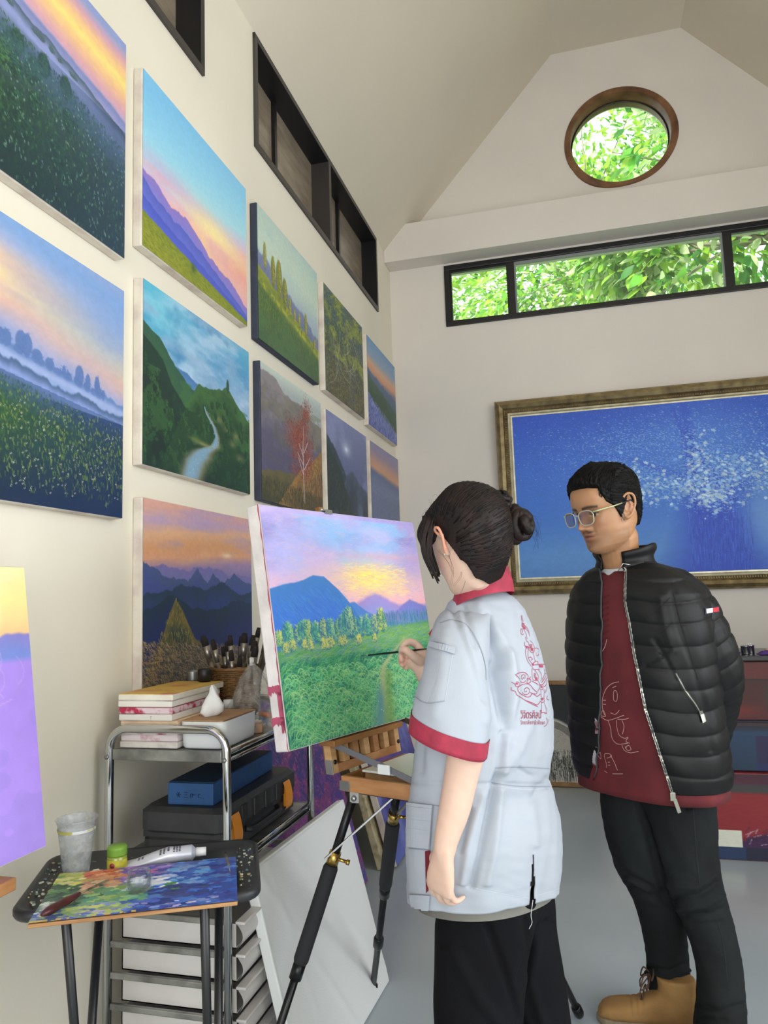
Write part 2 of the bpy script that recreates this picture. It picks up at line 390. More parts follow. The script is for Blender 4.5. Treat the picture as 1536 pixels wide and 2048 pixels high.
# strip window of the back wall
glass = mat('window_glass', '#f4fbf8', .0, trans=1.0, ior=1.0, spec=.3)
def glassy(name, tint=(.93, .98, .95), refl=.06):
    if name in _mats: return _mats[name]
    m = bpy.data.materials.new(name); m.use_nodes = True; nt = m.node_tree; nt.nodes.clear()
    o = nt.nodes.new('ShaderNodeOutputMaterial'); t = nt.nodes.new('ShaderNodeBsdfTransparent'); t.inputs[0].default_value = (*tint, 1)
    g = nt.nodes.new('ShaderNodeBsdfGlossy'); g.inputs['Roughness'].default_value = .02
    mx = nt.nodes.new('ShaderNodeMixShader'); lw = nt.nodes.new('ShaderNodeLayerWeight'); lw.inputs[0].default_value = .25
    ml = nt.nodes.new('ShaderNodeMath'); ml.operation = 'MULTIPLY_ADD'; ml.inputs[1].default_value = .5; ml.inputs[2].default_value = refl
    nt.links.new(lw.outputs['Fresnel'], ml.inputs[0]); nt.links.new(ml.outputs[0], mx.inputs[0])
    nt.links.new(t.outputs[0], mx.inputs[1]); nt.links.new(g.outputs[0], mx.inputs[2]); nt.links.new(mx.outputs[0], o.inputs[0]); _mats[name] = m; return m
gl = glassy('clear_window_glass')
b = MB(); y0, y1 = YB - .015, YB + .06; t = .042
b.box((SWX0, y0, SWZ0), (SWX1, y1, SWZ0 + t), .004); b.box((SWX0, y0, SWZ1 - t), (SWX1, y1, SWZ1), .004)
b.box((SWX0, y0, SWZ0 + t), (SWX0 + t, y1, SWZ1 - t)); b.box((SWX1 - t, y0, SWZ0 + t), (SWX1, y1, SWZ1 - t))
wo = struct(b.build('window_3', blackm), 'long black framed strip window in the back wall')
mull = [-.39, 1.125]
b = MB()
for x in mull: b.box((x - .024, y0 + .004, SWZ0 + t), (x + .024, y1, SWZ1 - t))
b.build('mullion', blackm, wo)
xs = [SWX0 + t] + mull + [SWX1 - t]
grey = mat('grey_sash_bead', '#8c8f90', .4)
for i in range(3):
    a, c = xs[i] + (.024 if i else 0), xs[i + 1] - (.024 if i < 2 else 0)
    p = MB(); p.box((a, YB + .03, SWZ0 + t), (c, YB + .034, SWZ1 - t)); p.build('pane', gl, wo)
    p = MB(); q = .012
    p.box((a, YB + .0, SWZ1 - t - .018), (c, YB + .028, SWZ1 - t)); p.box((a, YB, SWZ0 + t), (a + q, YB + .028, SWZ1 - t - .018)); p.box((c - q, YB, SWZ0 + t), (c, YB + .028, SWZ1 - t - .018))
    p.build('sash', blackm if i != 1 else grey, wo)
# round window: thick wooden ring, slightly out of round as hand cut
wood = mat('reddish_brown_wood', '#87603f', .45, col2='#5d3d26', vscale=9, stretch=(1, 1, 1), bump=.15, bscale=40)
prof = []
n = 72; P = []
for k in range(n):
    a = 2 * PI * k / n; wob = 1 + .012 * math.sin(2 * a + .6) + .010 * math.sin(3 * a + 2.0) + (.012 * math.sin(5 * a) if 3.6 < a < 5.6 else 0)
    P.append([(r_ * wob2, y) for (r_, y, wob2) in ((.357, YB + .17, 1), (.357, YB - .008, 1), (.361, YB - .014, 1), (.400, YB - .014, wob), (.405, YB - .008, wob), (.405, YB + .002, wob))])
vs = [(RCX + math.cos(2 * PI * k / n) * r_, y, RCZ + math.sin(2 * PI * k / n) * r_ * .98) for k in range(n) for (r_, y) in P[k]]
fs = [(k * 6 + i, k * 6 + i + 1, ((k + 1) % n) * 6 + i + 1, ((k + 1) % n) * 6 + i) for k in range(n) for i in range(5)]
wr = struct(mk('window_4', vs, fs, wood, None, True), 'round window with a reddish wooden ring in the gable'); smooth_angle(wr, 50)
b = MB(); b.lathe((RCX, YB + .10, RCZ), [(.0, 0), (.356, 0), (.356, .004), (0, .004)], 48, (0, 1, 0), sm=False, cap=False); b.build('pane', gl, wr)
b = MB(); b.tube([(RCX + .352 * math.cos(2 * PI * k / 48), YB + .095, RCZ + .345 * math.sin(2 * PI * k / 48)) for k in range(48)], .006, 6, closed=True); b.build('gasket', blackm, wr)
# baseboards are absent in the photo; light switch spots on walls are only paint flecks

# ------------------------------------------------------------------ greenery outside
leafm = [mat('leaf_green_%s' % n_, c, .45, var=.25, vscale=3) for n_, c in (('bright', '#a8d24a'), ('mid', '#6fae44'), ('dark', '#4c8a44'), ('pale', '#d6eab0'))]
for m_ in leafm:
    nt = m_.node_tree; bs = nt.nodes['Principled BSDF']; tl = nt.nodes.new('ShaderNodeBsdfTranslucent'); mx = nt.nodes.new('ShaderNodeMixShader'); mx.inputs[0].default_value = .5
    bs.inputs['Specular IOR Level'].default_value = .25
    src = bs.inputs['Base Color'].links[0].from_socket; nt.links.new(src, tl.inputs['Color']); nt.links.new(bs.outputs[0], mx.inputs[1]); nt.links.new(tl.outputs[0], mx.inputs[2]); nt.links.new(mx.outputs[0], nt.nodes['Material Output'].inputs[0])
bark = mat('grey_bark', '#8d8675', .8, var=.3, vscale=12)
def leaf_shape(L, Wd):
    rows = [(0, .05), (.18, .55), (.45, 1.0), (.75, .72), (1.0, .02)]
    vs = []
    for (t_, w_) in rows:
        z = -.22 * L * t_ * t_; vs += [(-w_ * Wd / 2, t_ * L, z + .04 * L * w_), (0, t_ * L, z), (w_ * Wd / 2, t_ * L, z + .04 * L * w_)]
    fs = []
    for i in range(4):
        for j in range(2): fs.append((i * 3 + j, i * 3 + j + 1, i * 3 + j + 4, i * 3 + j + 3))
    return vs, fs
def leafy_tree(name, label, base, crown, nparts, nstuff, L, mats4, seed, thr=.0):
    """crown: list of (centre, radius3)"""
    r = np.random.RandomState(seed); root = empty(name, base, label, 'tree', None)
    b = MB(); c0 = np.mean([c for c, _ in crown], 0)
    b.tube(catmull([base, base + V(.1, .05, 1.2), V(c0[0], c0[1], c0[2] - .6)], 5), [.11] * 6 + [.07] * 5, 8); b.build('trunk', bark, root)
    b = MB()
    for c, rr in crown:
        for q in range(4): b.tube([V(c0[0], c0[1], c0[2] - .8), (V(*c) + V(c0[0], c0[1], c0[2] - .8)) / 2 + r.randn(3) * .08, V(*c) + r.randn(3) * np.array(rr) * .6], [.035, .02, .006], 6)
    b.build('branches', bark, root)
    vs, fs = leaf_shape(L, L * .42); vs = np.array(vs)
    lm = []
    for m_ in mats4:
        me = bpy.data.meshes.new('leaf'); me.from_pydata([tuple(v) for v in vs], [], fs); me.materials.append(m_); me.polygons.foreach_set('use_smooth', [True] * len(fs)); lm.append(me)
    def place():
        c, rr = crown[r.randint(len(crown))]; d = nrm(r.randn(3)); p = V(*c) + d * np.array(rr) * (.45 + .6 * r.rand() ** .5)
        o_ = nrm(d + r.randn(3) * .45 + V(0, -.35, -.25)); up = nrm(V(0, 0, 1) + r.randn(3) * .45 + V(0, -.4, 0)); x = nrm(np.cross(o_, up)); z = np.cross(x, o_)
        return p, x, o_, z, L and (.7 + .6 * r.rand())
    allp = [place() for _ in range(nparts + nstuff)]
    allp.sort(key=lambda t_: t_[0][1])
    for k in range(nparts):
        p, x, y_, z, sc_ = allp[k]; o = bpy.data.objects.new('leaf', lm[r.choice(len(lm), p=[.34, .3, .2, .16][:len(lm)])]); COL.objects.link(o); o.parent = root
        M_ = Matrix(((x[0] * sc_, y_[0] * sc_, z[0] * sc_, p[0] - base[0]), (x[1] * sc_, y_[1] * sc_, z[1] * sc_, p[1] - base[1]), (x[2] * sc_, y_[2] * sc_, z[2] * sc_, p[2] - base[2]), (0, 0, 0, 1)))
        o.matrix_local = M_
    V3 = []; F = []; MI = []
    for p, x, y_, z, sc_ in allp[nparts:]:
        o0 = len(V3); V3 += [tuple(p + (x * v[0] + y_ * v[1] + z * v[2]) * sc_) for v in vs]; F += [tuple(i + o0 for i in f) for f in fs]; MI += [r.choice(len(mats4))] * len(fs)
    me = bpy.data.meshes.new('foliage'); me.from_pydata(V3, [], F); me.polygons.foreach_set('material_index', MI); me.polygons.foreach_set('use_smooth', [True] * len(F))
    for m_ in mats4: me.materials.append(m_)
    o = link('foliage', me, root); o['kind'] = 'stuff'
    return root
B_, M_g, D_, P_ = leafm
leafy_tree('broadleaf_tree', 'near tree with large glossy leaves behind the right of the round window', V(2.3, 8.6, -.1),
           [((1.7, 8.2, 6.3), (1.0, .8, 1.0)), ((2.9, 8.3, 5.6), (1.3, .9, 1.1)), ((1.5, 8.0, 4.9), (1.0, .7, .8)), ((2.6, 8.2, 7.6), (1.3, .9, .9)), ((3.6, 8.4, 4.7), (1.2, .8, .8)), ((.7, 8.3, 5.1), (.5, .5, .5))], 290, 5200, .19, [B_, M_g, D_, P_], 3)
leafy_tree('birch_like_tree', 'slim pale tree behind the left end of the strip window', V(-3.8, 14.3, -.1),
           [((-3.7, 14.3, 7.4), (1.7, .8, 2.7)), ((-2.5, 14.3, 6.9), (1.4, .8, 1.9))], 60, 6500, .15, [P_, B_, M_g, P_], 5)
leafy_tree('bushy_tree', 'bright bushy tree seen behind the middle of the strip window', V(.3, 11.6, -.1),
           [((-.3, 11.6, 6.3), (1.3, .8, 1.7)), ((1.0, 11.6, 6.0), (1.2, .8, 1.4)), ((.5, 11.7, 8.6), (1.5, .8, 1.3))], 60, 7000, .16, [B_, P_, M_g, B_], 8)
leafy_tree('shade_tree', 'dark green tree standing far behind the others outside', V(1.9, 17.0, -.1),
           [((3.4, 17.0, 9.0), (2.8, 1.0, 3.0)), ((.6, 17.0, 8.6), (2.6, 1.0, 2.6)), ((-2.4, 17.2, 8.2), (2.4, 1.0, 2.2)), ((-5.0, 17.2, 8.0), (2.0, 1.0, 2.0))], 40, 7000, .26, [M_g, D_, B_, D_], 9)
gm = mat('garden_grass', '#5d7d3a', .9, var=.3, vscale=4)
b = MB(); b.box((-14, YB + .25, -.3), (16, 30, -.1)); struct(b.build('trim_2', gm))['label'] = 'grassy garden ground behind the house'
# ------------------------------------------------------------------ pictures
def field(p, v0, v1, cols, n, u0=0, u1=1, ang=(1.2, 1.9), ln=.03, al=.5, keep=None, curve=0.0, grow=True):
    u, v = p.rand(n, u0, u1, v0, v1, keep); t = (v - v0) / (v1 - v0 + 1e-9)
    L_ = ln * ((.35 + .65 * t) if grow else np.ones(len(v)))
    for i in range(3):
        s_ = slice(i, None, 3); p.strokes(u[s_], v[s_], p.r.uniform(ang[0], ang[1], len(u[s_])), L_[s_], cols, al, curve)
def pic_c1():
    p = Pic(330, 300, 11); p.grad([(0, '#8f9fd0'), (.05, '#d7a3b4'), (.10, '#f3c48c'), (.15, '#f5df84'), (.20, '#f2c48c'), (.27, '#d9a4b0'), (.34, '#a9a2cf'), (.42, '#8b93c6'), (1, '#55689a')], .05, -.10)
    p.ridge([(0, .20), (.3, .26), (.6, .30), (1, .37)], .03, '#7381b6', '#9a9ccc', .07, 10, .015)
    p.ridge([(0, .25), (.5, .33), (.8, .375), (1, .43)], .03, '#465a6c', '#8f9acc', .05, 24, .006)
    for k in range(16): u_ = p.r.rand(); p.bush(u_, .285 + .165 * u_, .010 + .012 * p.r.rand(), .012 + .03 * p.r.rand() ** 2, '#465a6c', '#4f6a68', 16)
    p.ridge([(0, .30), (.4, .37), (.75, .45), (1, .52)], .03, '#50677e', '#284538', .28, 20, .06, .25)
    field(p, .36, 1, ['#2a5236', '#3a6a38', '#1a3a30', '#23483a', '#4c7a48'], 7000, ln=.022, al=.5, keep=lambda u, v: v > .34 + .17 * u)
    for k in range(60): u_, v_ = p.r.rand() * .75, .52 + .42 * p.r.rand(); p.bush(u_, v_, .035, .10, '#1c3c30', '#4f8446' if u_ < .5 else '#376846', 60)
    p.mix('#0f2a30', .78 * np.clip((p.v - .62) / .35, 0, 1)); p.mix('#2c4466', .55 * np.clip((p.u - .45) / .5, 0, 1) * (p.v > .42)); p.mix('#4c6c90', .35 * np.exp(-((p.v - .45 - .1 * p.u) / .06) ** 2))
    field(p, .5, 1, ['#6f9a78', '#8fb0a4', '#4c7c4c'], 700, ln=.012, al=.5); return p.jitter()
def pic_c2():
    p = Pic(330, 320, 12); p.grad([(0, '#7fa3d6'), (.08, '#a9b0d0'), (.16, '#e2bfa4'), (.23, '#f2d3a0'), (.31, '#e6b7a4'), (.39, '#a9a9cc'), (.46, '#7f9bd0'), (1, '#6d8bc4')], .12, -.26, 4, 2); p.clouds('#c9a8b8', .5, .7, 9, 2, 0, .4, .5)
    p.mix('#7fa2d8', np.clip((p.u - .45) * 1.6, 0, .75) * np.clip((.47 - p.v) / .2, 0, 1))
    p.ridge([(0, .335), (.3, .385), (.6, .46), (1, .51)], .03, '#5a7cb4', '#8ea6d8', .07, 40, .01)
    for k in range(64): u_ = p.r.rand(); p.bush(u_, .385 + .16 * u_, .010 + .02 * p.r.rand(), .03 + .075 * p.r.rand() ** 2, '#5874ae', '#5f7cb4', 12)
    p.mix('#a9b6e2', .75 * np.exp(-((p.v - .415 - .14 * p.u) / .018) ** 2))
    p.ridge([(0, .42), (.4, .475), (.7, .53), (1, .56)], .04, '#3b587c', '#7f92c8', .05, 30, .01); p.mix('#8ea4e0', .6 * np.exp(-((p.v - .475 - .14 * p.u) / .02) ** 2))
    p.ridge([(0, .47), (.3, .50), (.7, .57), (1, .62)], .02, '#56748c', '#2b5234', .12, 30, .06, .3)
    field(p, .48, 1, ['#2a5230', '#3a6436', '#1e4130', '#4f7638'], 8000, ln=.016, al=.45, keep=lambda u, v: v > .50 + .13 * u)
    p.mix('#2c4a7c', .5 * np.clip(1 - (p.v - .5 - .1 * p.u) / .12, 0, 1) * (p.v > .5 + .1 * p.u) * (p.u > .2)); p.mix('#10244c', np.clip((p.v - .70) / .26, 0, 1) * .85); p.mix('#16305a', .65 * np.clip((p.u - .5) / .4, 0, 1) * (p.v > .6))
    field(p, .60, .97, ['#6f8c38', '#8c9c50', '#4c6c38'], 2400, ln=.018, al=.5, keep=lambda u, v: (np.random.RandomState(1).rand(len(u)) > abs(v - .75) * 3.6))
    u, v = p.rand(300, 0, 1, .64, .95); p.dots(u, v, ['#e9e4d2', '#cfd6c8', '#f4f0dc', '#b8c8b0'], .75, 1); p.dots(u + .003, v - .004, ['#e9e4d2'], .6, 1); return p.jitter()
def pic_c3():
    p = Pic(250, 300, 13); p.grad([(0, '#7ec3ee'), (.25, '#93d2f0'), (.42, '#a9dcea'), (.54, '#d6bede'), (.60, '#f2b6b4'), (.70, '#f3c9a0'), (1, '#e8a8bc')], .06, .16)
    p.glow(.62, .55, .30, .09, '#fbe9a4', .95); p.glow(.2, .48, .3, .06, '#cfa8d8', .5); p.clouds('#e9a9bd', .5, .7, 9, 3, .5, .8, .5); p.glow(.95, .68, .2, .07, '#f09a9a', .6)
    p.ridge([(0, .56), (.12, .58), (.22, .66), (.35, .62), (.5, .70), (.7, .76), (1, .86)], .05, '#8f78c8', '#7f83d6', .12, 14, .008)
    p.ridge([(0, .62), (.2, .70), (.4, .72), (.6, .80), (1, .92)], .05, '#5560c0', '#6a76d6', .12, 12, .008)
    p.ridge([(0, .72), (.2, .77), (.5, .84), (1, .95)], .03, '#4a58c0', '#5a6ad2', .1, 18, .008)
    p.ridge([(0, .80), (.5, .89), (1, .965)], .01, '#7d8a2e', '#94962c', .15, 20, .006, .3)
    field(p, .8, 1, ['#8d9430', '#6d7c26', '#a8a640', '#59702a'], 2500, ang=(-.5, -.1), ln=.03, al=.4, keep=lambda u, v: v > .82 + .17 * u)
    p.glow(.42, .90, .02, .03, '#3d5c34', .9); return p.jitter(.02)
def pic_c4():
    p = Pic(280, 320, 14); p.grad([(0, '#5eb2d2'), (.2, '#4f94c4'), (.4, '#8fb0d2'), (.6, '#7f9cc4')], .2, .0)
    p.clouds('#b3cde6', .42, .66, 8, 3, 0, .62, .8); p.clouds('#2f6ea8', .55, .75, 5, 4, 0, .5, .7); p.glow(.1, .15, .2, .2, '#4fc2d6', .5); p.clouds('#8caed0', .5, .7, 14, 5, 0, .6, .6)
    p.ridge([(0, .42), (.35, .38), (.5, .44), (1, .5)], .04, '#4474ac', '#6090c0', .1, 10, .008)
    p.ridge([(0, .22), (.12, .27), (.25, .38), (.38, .46), (.5, .50), (1, .6)], .03, '#2f5648', '#33603e', .15, 14, .006, .6)
    p.ridge([(0, .30), (.15, .38), (.22, .5), (.35, .60), (.5, .72), (.6, 1.1)], .03, '#1a3830', '#142c26', .3, 14, .006, .5)
    p.ridge([(.0, 1.2), (.36, .56), (.45, .43), (.6, .40), (.74, .34), (.82, .40), (1, .50)], .04, '#3c6438', '#1f4428', .3, 16, .006, .8); p.bush(.75, .38, .022, .09, '#1f3c30', '#35583c', 60)
    p.mix('#1a3c26', .7 * (p.n(9, 9) > .52) * (p.v > .6)); p.mix('#41703a', .5 * (p.n(12, 12) > .56) * (p.v > .45)); p.mix('#122a26', .6 * np.clip((p.v - .75) / .25, 0, 1))
    for (a, c) in ((.66, .58), (.74, .62), (.84, .64), (.88, .78), (.8, .7)): p.glow(a, c, .04, .025, '#8c8452', .6)
    for k in range(150):
        u_, v_ = p.r.rand(), .44 + .56 * p.r.rand() ** .8
        if v_ > np.interp(u_, [0, .2, .4, .6, .8, 1], [.4, .55, .62, .5, .46, .6]): p.bush(u_, v_, .022, .05, '#183826', '#2a5430' if k % 3 else '#3c6a38', 26)
    cu = np.interp(p.v, [.52, .58, .64, .70, .76, .82, .9, 1], [.50, .53, .60, .63, .61, .50, .42, .38]); wd_ = np.interp(p.v, [.52, .7, .78, .85, 1], [.005, .016, .035, .075, .07])
    p.mix('#a08c68', .75 * np.exp(-((p.u - cu - .01) / (wd_ * 1.5)) ** 4) * (p.v > .56)); p.mix('#7ea4c0', .95 * np.exp(-((p.u - cu) / wd_) ** 4) * (p.v > .54))
    field(p, .56, .98, ['#9cbcd2', '#b8d0dc', '#6f96b8'], 240, .36, .66, ang=(.2, 1.2), ln=.02, al=.5, keep=lambda u, v: np.abs(u - np.interp(v, [.52, .58, .64, .70, .76, .82, .9, 1], [.50, .53, .60, .63, .61, .50, .42, .38])) < .03)
    p.glow(.50, .775, .08, .012, '#9a9664', .8); p.glow(.43, .765, .07, .012, '#6f7a3c', .7); return p.jitter()
def pic_c5():
    p = Pic(300, 320, 15); p.grad([(0, '#d9a596'), (.08, '#c7a3b4'), (.14, '#e0b08c'), (.22, '#dda274'), (.28, '#e2a680'), (.34, '#a58bb4'), (.5, '#6f78b4')], .07, .05, 5, 1.5)
    p.clouds('#b09cc8', .5, .66, 9, 2, 0, .3, .6); p.clouds('#edbd86', .5, .7, 9, 2, .05, .35, .6); p.glow(.72, .26, .05, .015, '#fbe0b8', .9)
    p.ridge([(0, .34), (.3, .36), (.5, .33), (.7, .36), (1, .40)], .06, '#7f76b4', '#7a82c0', .1, 14, .008)
    p.ridge([(0, .33), (.15, .40), (.35, .42), (.43, .35), (.52, .42), (.58, .37), (.68, .44), (.8, .38), (1, .44)], .05, '#4d5f8c', '#4b5aa0', .1, 20, .006, .3)
    p.ridge([(0, .50), (.3, .44), (.5, .47), (.65, .42), (.85, .5), (1, .48)], .05, '#2c4560', '#34498a', .14, 14, .006, .35)
    p.ridge([(0, .58), (.2, .5), (.4, .58), (.6, .6), (.8, .54), (1, .56)], .05, '#233c52', '#223572', .2, 16, .006, .35)
    p.ridge([(0, .95), (.14, .72), (.24, .52), (.3, .58), (.4, .74), (.6, .86), (1, .93)], .02, '#8a7a3a', '#3c4a40', .14, 26, .006, .6)
    field(p, .52, .95, ['#c9a94a', '#8c8a3c', '#5c6c40', '#2c4440', '#a68a4c'], 1800, ln=.03, al=.65, keep=lambda u, v: (v > .52 + abs(u - .25) * 1.6) & (u < .55))
    field(p, .70, 1, ['#8e7a58', '#a98f70', '#4b4650', '#323a58', '#c0a07c', '#5f5c44'], 5200, ang=(.9, 2.3), ln=.04, al=.65, keep=lambda u, v: v > .74 + .12 * u, curve=.8); return p.jitter()
def pic_c6():
    p = Pic(210, 200, 16); p.grad([(0, '#b7cfc8'), (.3, '#c3d6c8'), (.5, '#a8b8c8'), (1, '#8a9cb0')], .06); p.glow(.6, .25, .5, .2, '#cfe0cf', .5); p.clouds('#9fc3cc', .5, .7, 5, 3, 0, .4, .5)
    p.ridge([(0, .32), (.4, .44), (.7, .50), (1, .62)], .06, '#7d86a8', '#6f7aa0', .1, 20, .02)
    p.ridge([(0, .45), (.4, .56), (.7, .64), (1, .70)], .03, '#9aa03a', '#52683a', .16, 20, .01, .4)
    for (u_, v_, w_, h_, c) in ((.10, .46, .035, .22, '#6f7a5c'), (.22, .54, .05, .26, '#6c7434'), (.31, .60, .07, .34, '#747c34'), (.40, .62, .06, .26, '#5f7034'), (.48, .64, .04, .16, '#5c6c44'), (.76, .70, .04, .22, '#64703c'), (.64, .66, .03, .12, '#5c6c50'), (.92, .76, .04, .12, '#5c6c44'), (.56, .66, .03, .12, '#6c6c80')): p.bush(u_, v_, w_, h_, c, '#a89c40', 200, '#c8bc58')
    field(p, .5, 1, ['#5a7a3e', '#3f6140', '#7c8f3a', '#4a6c50', '#2f5040'], 4200, ln=.03, al=.5, keep=lambda u, v: v > .54 + .2 * u)
    p.mix('#c8c040', .75 * np.exp(-((p.v - .56 - .2 * p.u) / .025) ** 2) * (.4 + .6 * (p.n(8, 14) > .5))); p.mix('#3c5c48', .6 * np.clip((p.v - .70) / .25, 0, 1)); p.mix('#56764c', .4 * (p.n(7, 5) > .55) * (p.v > .6)); return p.jitter()
def pic_c7():
    p = Pic(220, 200, 17); p.grad([(0, '#c3d0c8'), (.1, '#a9b4b4'), (1, '#7d7c8a')])
    p.ridge([(0, .04), (.2, .05), (.35, .12), (.6, .14), (.8, .2), (1, .22)], .04, '#8a8488', '#5d5a72', .6, 10, .01, .6)
    p.mix('#6f7050', .35 * (p.n(10, 5) > .5) * (p.v > .15) * (p.v < .7)); p.mix('#54506c', .5 * np.clip((p.v - .35) / .3, 0, 1))
    p.ridge([(0, .78), (.3, .74), (.6, .72), (1, .7)], .03, '#6c6440', '#4a4a30', .2, 20, .01, .5)
    p.ridge([(.0, 1.2), (.6, .66), (.8, .56), (1, .42)], .03, '#a07a40', '#6b5434', .3, 20, .01, .5)
    field(p, .72, 1, ['#4f4e2e', '#3b4026', '#6d6236', '#2c3020'], 2600, ln=.03, al=.5, keep=lambda u, v: v > .84)
    field(p, .5, .86, ['#b5894c', '#8c6a3e', '#c39a5c'], 1200, ln=.03, al=.5, keep=lambda u, v: (u > .6) & (v > 1.15 - .7 * u))
    T = ['#8a4538', '#a2503c', '#6d3a3a', '#b46548', '#5a3838']
    for _ in range(26):
        cu_ = .62 + p.r.randn() * .13; cv_ = .44 + p.r.randn() * .15; k = 170; p.strokes(cu_ + p.r.randn(k) * .045, cv_ + p.r.randn(k) * .04, p.r.uniform(0, PI, k), np.full(k, .012), T, .8)
    p.tree(.62, .62, .3, .36, T, 900)
    for (u_, a_, l_, v_) in ((.64, 1.55, .62, .92), (.66, 1.62, .5, .93), (.64, 2.1, .14, .7), (.66, .9, .16, .66), (.65, 2.2, .12, .56), (.66, 1.0, .12, .52), (.64, 2.4, .12, .62)): p.strokes(np.array([u_]), np.array([v_]), np.array([a_]), np.array([l_]), ['#cfc4c4'], .85, k=160)
    return p.jitter()
def pic_c8():
    p = Pic(190, 150, 18); p.grad([(0, '#4f6a80'), (.3, '#3b5560'), (.6, '#3d4440'), (1, '#4c4436')], .1)
    p.mix('#98a83a', .8 * (p.n(8, 6) > .52) * (p.v < .6)); p.mix('#b8b848', .6 * (p.n(12, 9) > .6) * (p.v < .6)); p.mix('#41506e', .6 * (p.n(6, 6) > .58))
    field(p, .0, 1, ['#8c9a3c', '#5a7038', '#324830', '#6c6a44', '#8f8458', '#404a60'], 5200, ang=(.2, 2.9), ln=.03, al=.5)
    for k in range(16): p.strokes(np.array([.2 + .6 * p.r.rand()]), np.array([.55 * p.r.rand() + .1]), np.array([p.r.uniform(-1.9, -1.1)]), np.array([.3]), ['#a8a894', '#c4bfa8'], .6, p.r.uniform(-1, 1), k=90)
    field(p, .65, 1, ['#8a7444', '#b09a5c', '#5c5038'], 700, ang=(.3, 2.8), ln=.02, al=.5); return p.jitter()
def pic_c9():
    p = Pic(170, 150, 19); p.grad([(0, '#8088b4'), (.3, '#6f78a0'), (.6, '#5c6690'), (1, '#4c5878')], .08); p.clouds('#8c94bc', .5, .7, 5, 4, 0, .7, .7)
    p.glow(.45, .27, .10, .06, '#b9cbe6', .9); p.glow(.45, .27, .03, .02, '#eaf2fa', 1)
    p.ridge([(0, .22), (.2, .33), (.4, .5), (.6, .72), (1, .98)], .05, '#3a4a54', '#2c3c46', .3, 20, .02, .5)
    p.ridge([(0, 1.2), (.45, .5), (.6, .45), (.8, .56), (1, .6)], .04, '#4a5870', '#33424e', .3, 16, .03, .5); p.ridge([(0, .3), (.25, .45), (.5, .75), (.7, 1.1)], .05, '#2c3b3a', '#25332f', .3, 20, .02, .5)
    p.clouds('#6f7da0', .55, .75, 3, 5, .5, 1, .6); field(p, .4, 1, ['#3a4c40', '#2a3a34', '#4c5c50'], 1800, ln=.03, al=.4, keep=lambda u, v: v > .35 + .9 * u); return p.jitter()
def pic_c10():
    p = Pic(160, 140, 20); p.grad([(0, '#6f9bc4'), (.18, '#8fa6c4'), (.28, '#d8b094'), (.36, '#d99a78'), (.42, '#7f7f9c'), (1, '#54607a')], .05)
    p.ridge([(0, .36), (.4, .40), (1, .44)], .05, '#586c94', '#4a6478', .15, 14, .02); p.ridge([(0, .42), (.5, .5), (1, .6)], .04, '#3f6058', '#2f5038', .2, 16, .02, .5)
    p.ridge([(0, .62), (.5, .78), (1, .84)], .04, '#6c7cc0', '#4a58a0', .3, 30, .03, .6)
    field(p, .62, 1, ['#8f9ad8', '#5c6cb8', '#3c4a86', '#a8b0e0'], 1700, ln=.03, al=.5, keep=lambda u, v: v > .64 + .2 * u); return p.jitter()
def pic_c11():
    p = Pic(150, 130, 21); p.grad([(0, '#8c8cb0'), (.12, '#9a8ca4'), (.22, '#c49a88'), (.30, '#d4a07c'), (.36, '#6c7494'), (.5, '#5f6c90'), (1, '#5c6c94')], .03, -.06)
    p.ridge([(0, .30), (.5, .34), (1, .40)], .03, '#62709a', '#6f7ca0', .12, 10, .02); p.mix('#7f8aac', .5 * np.exp(-((p.v - .52) / .05) ** 2)); field(p, .5, 1, ['#7482a8', '#54648c', '#8e98b4', '#6a6c80'], 1800, ln=.02, al=.35); return p.jitter()
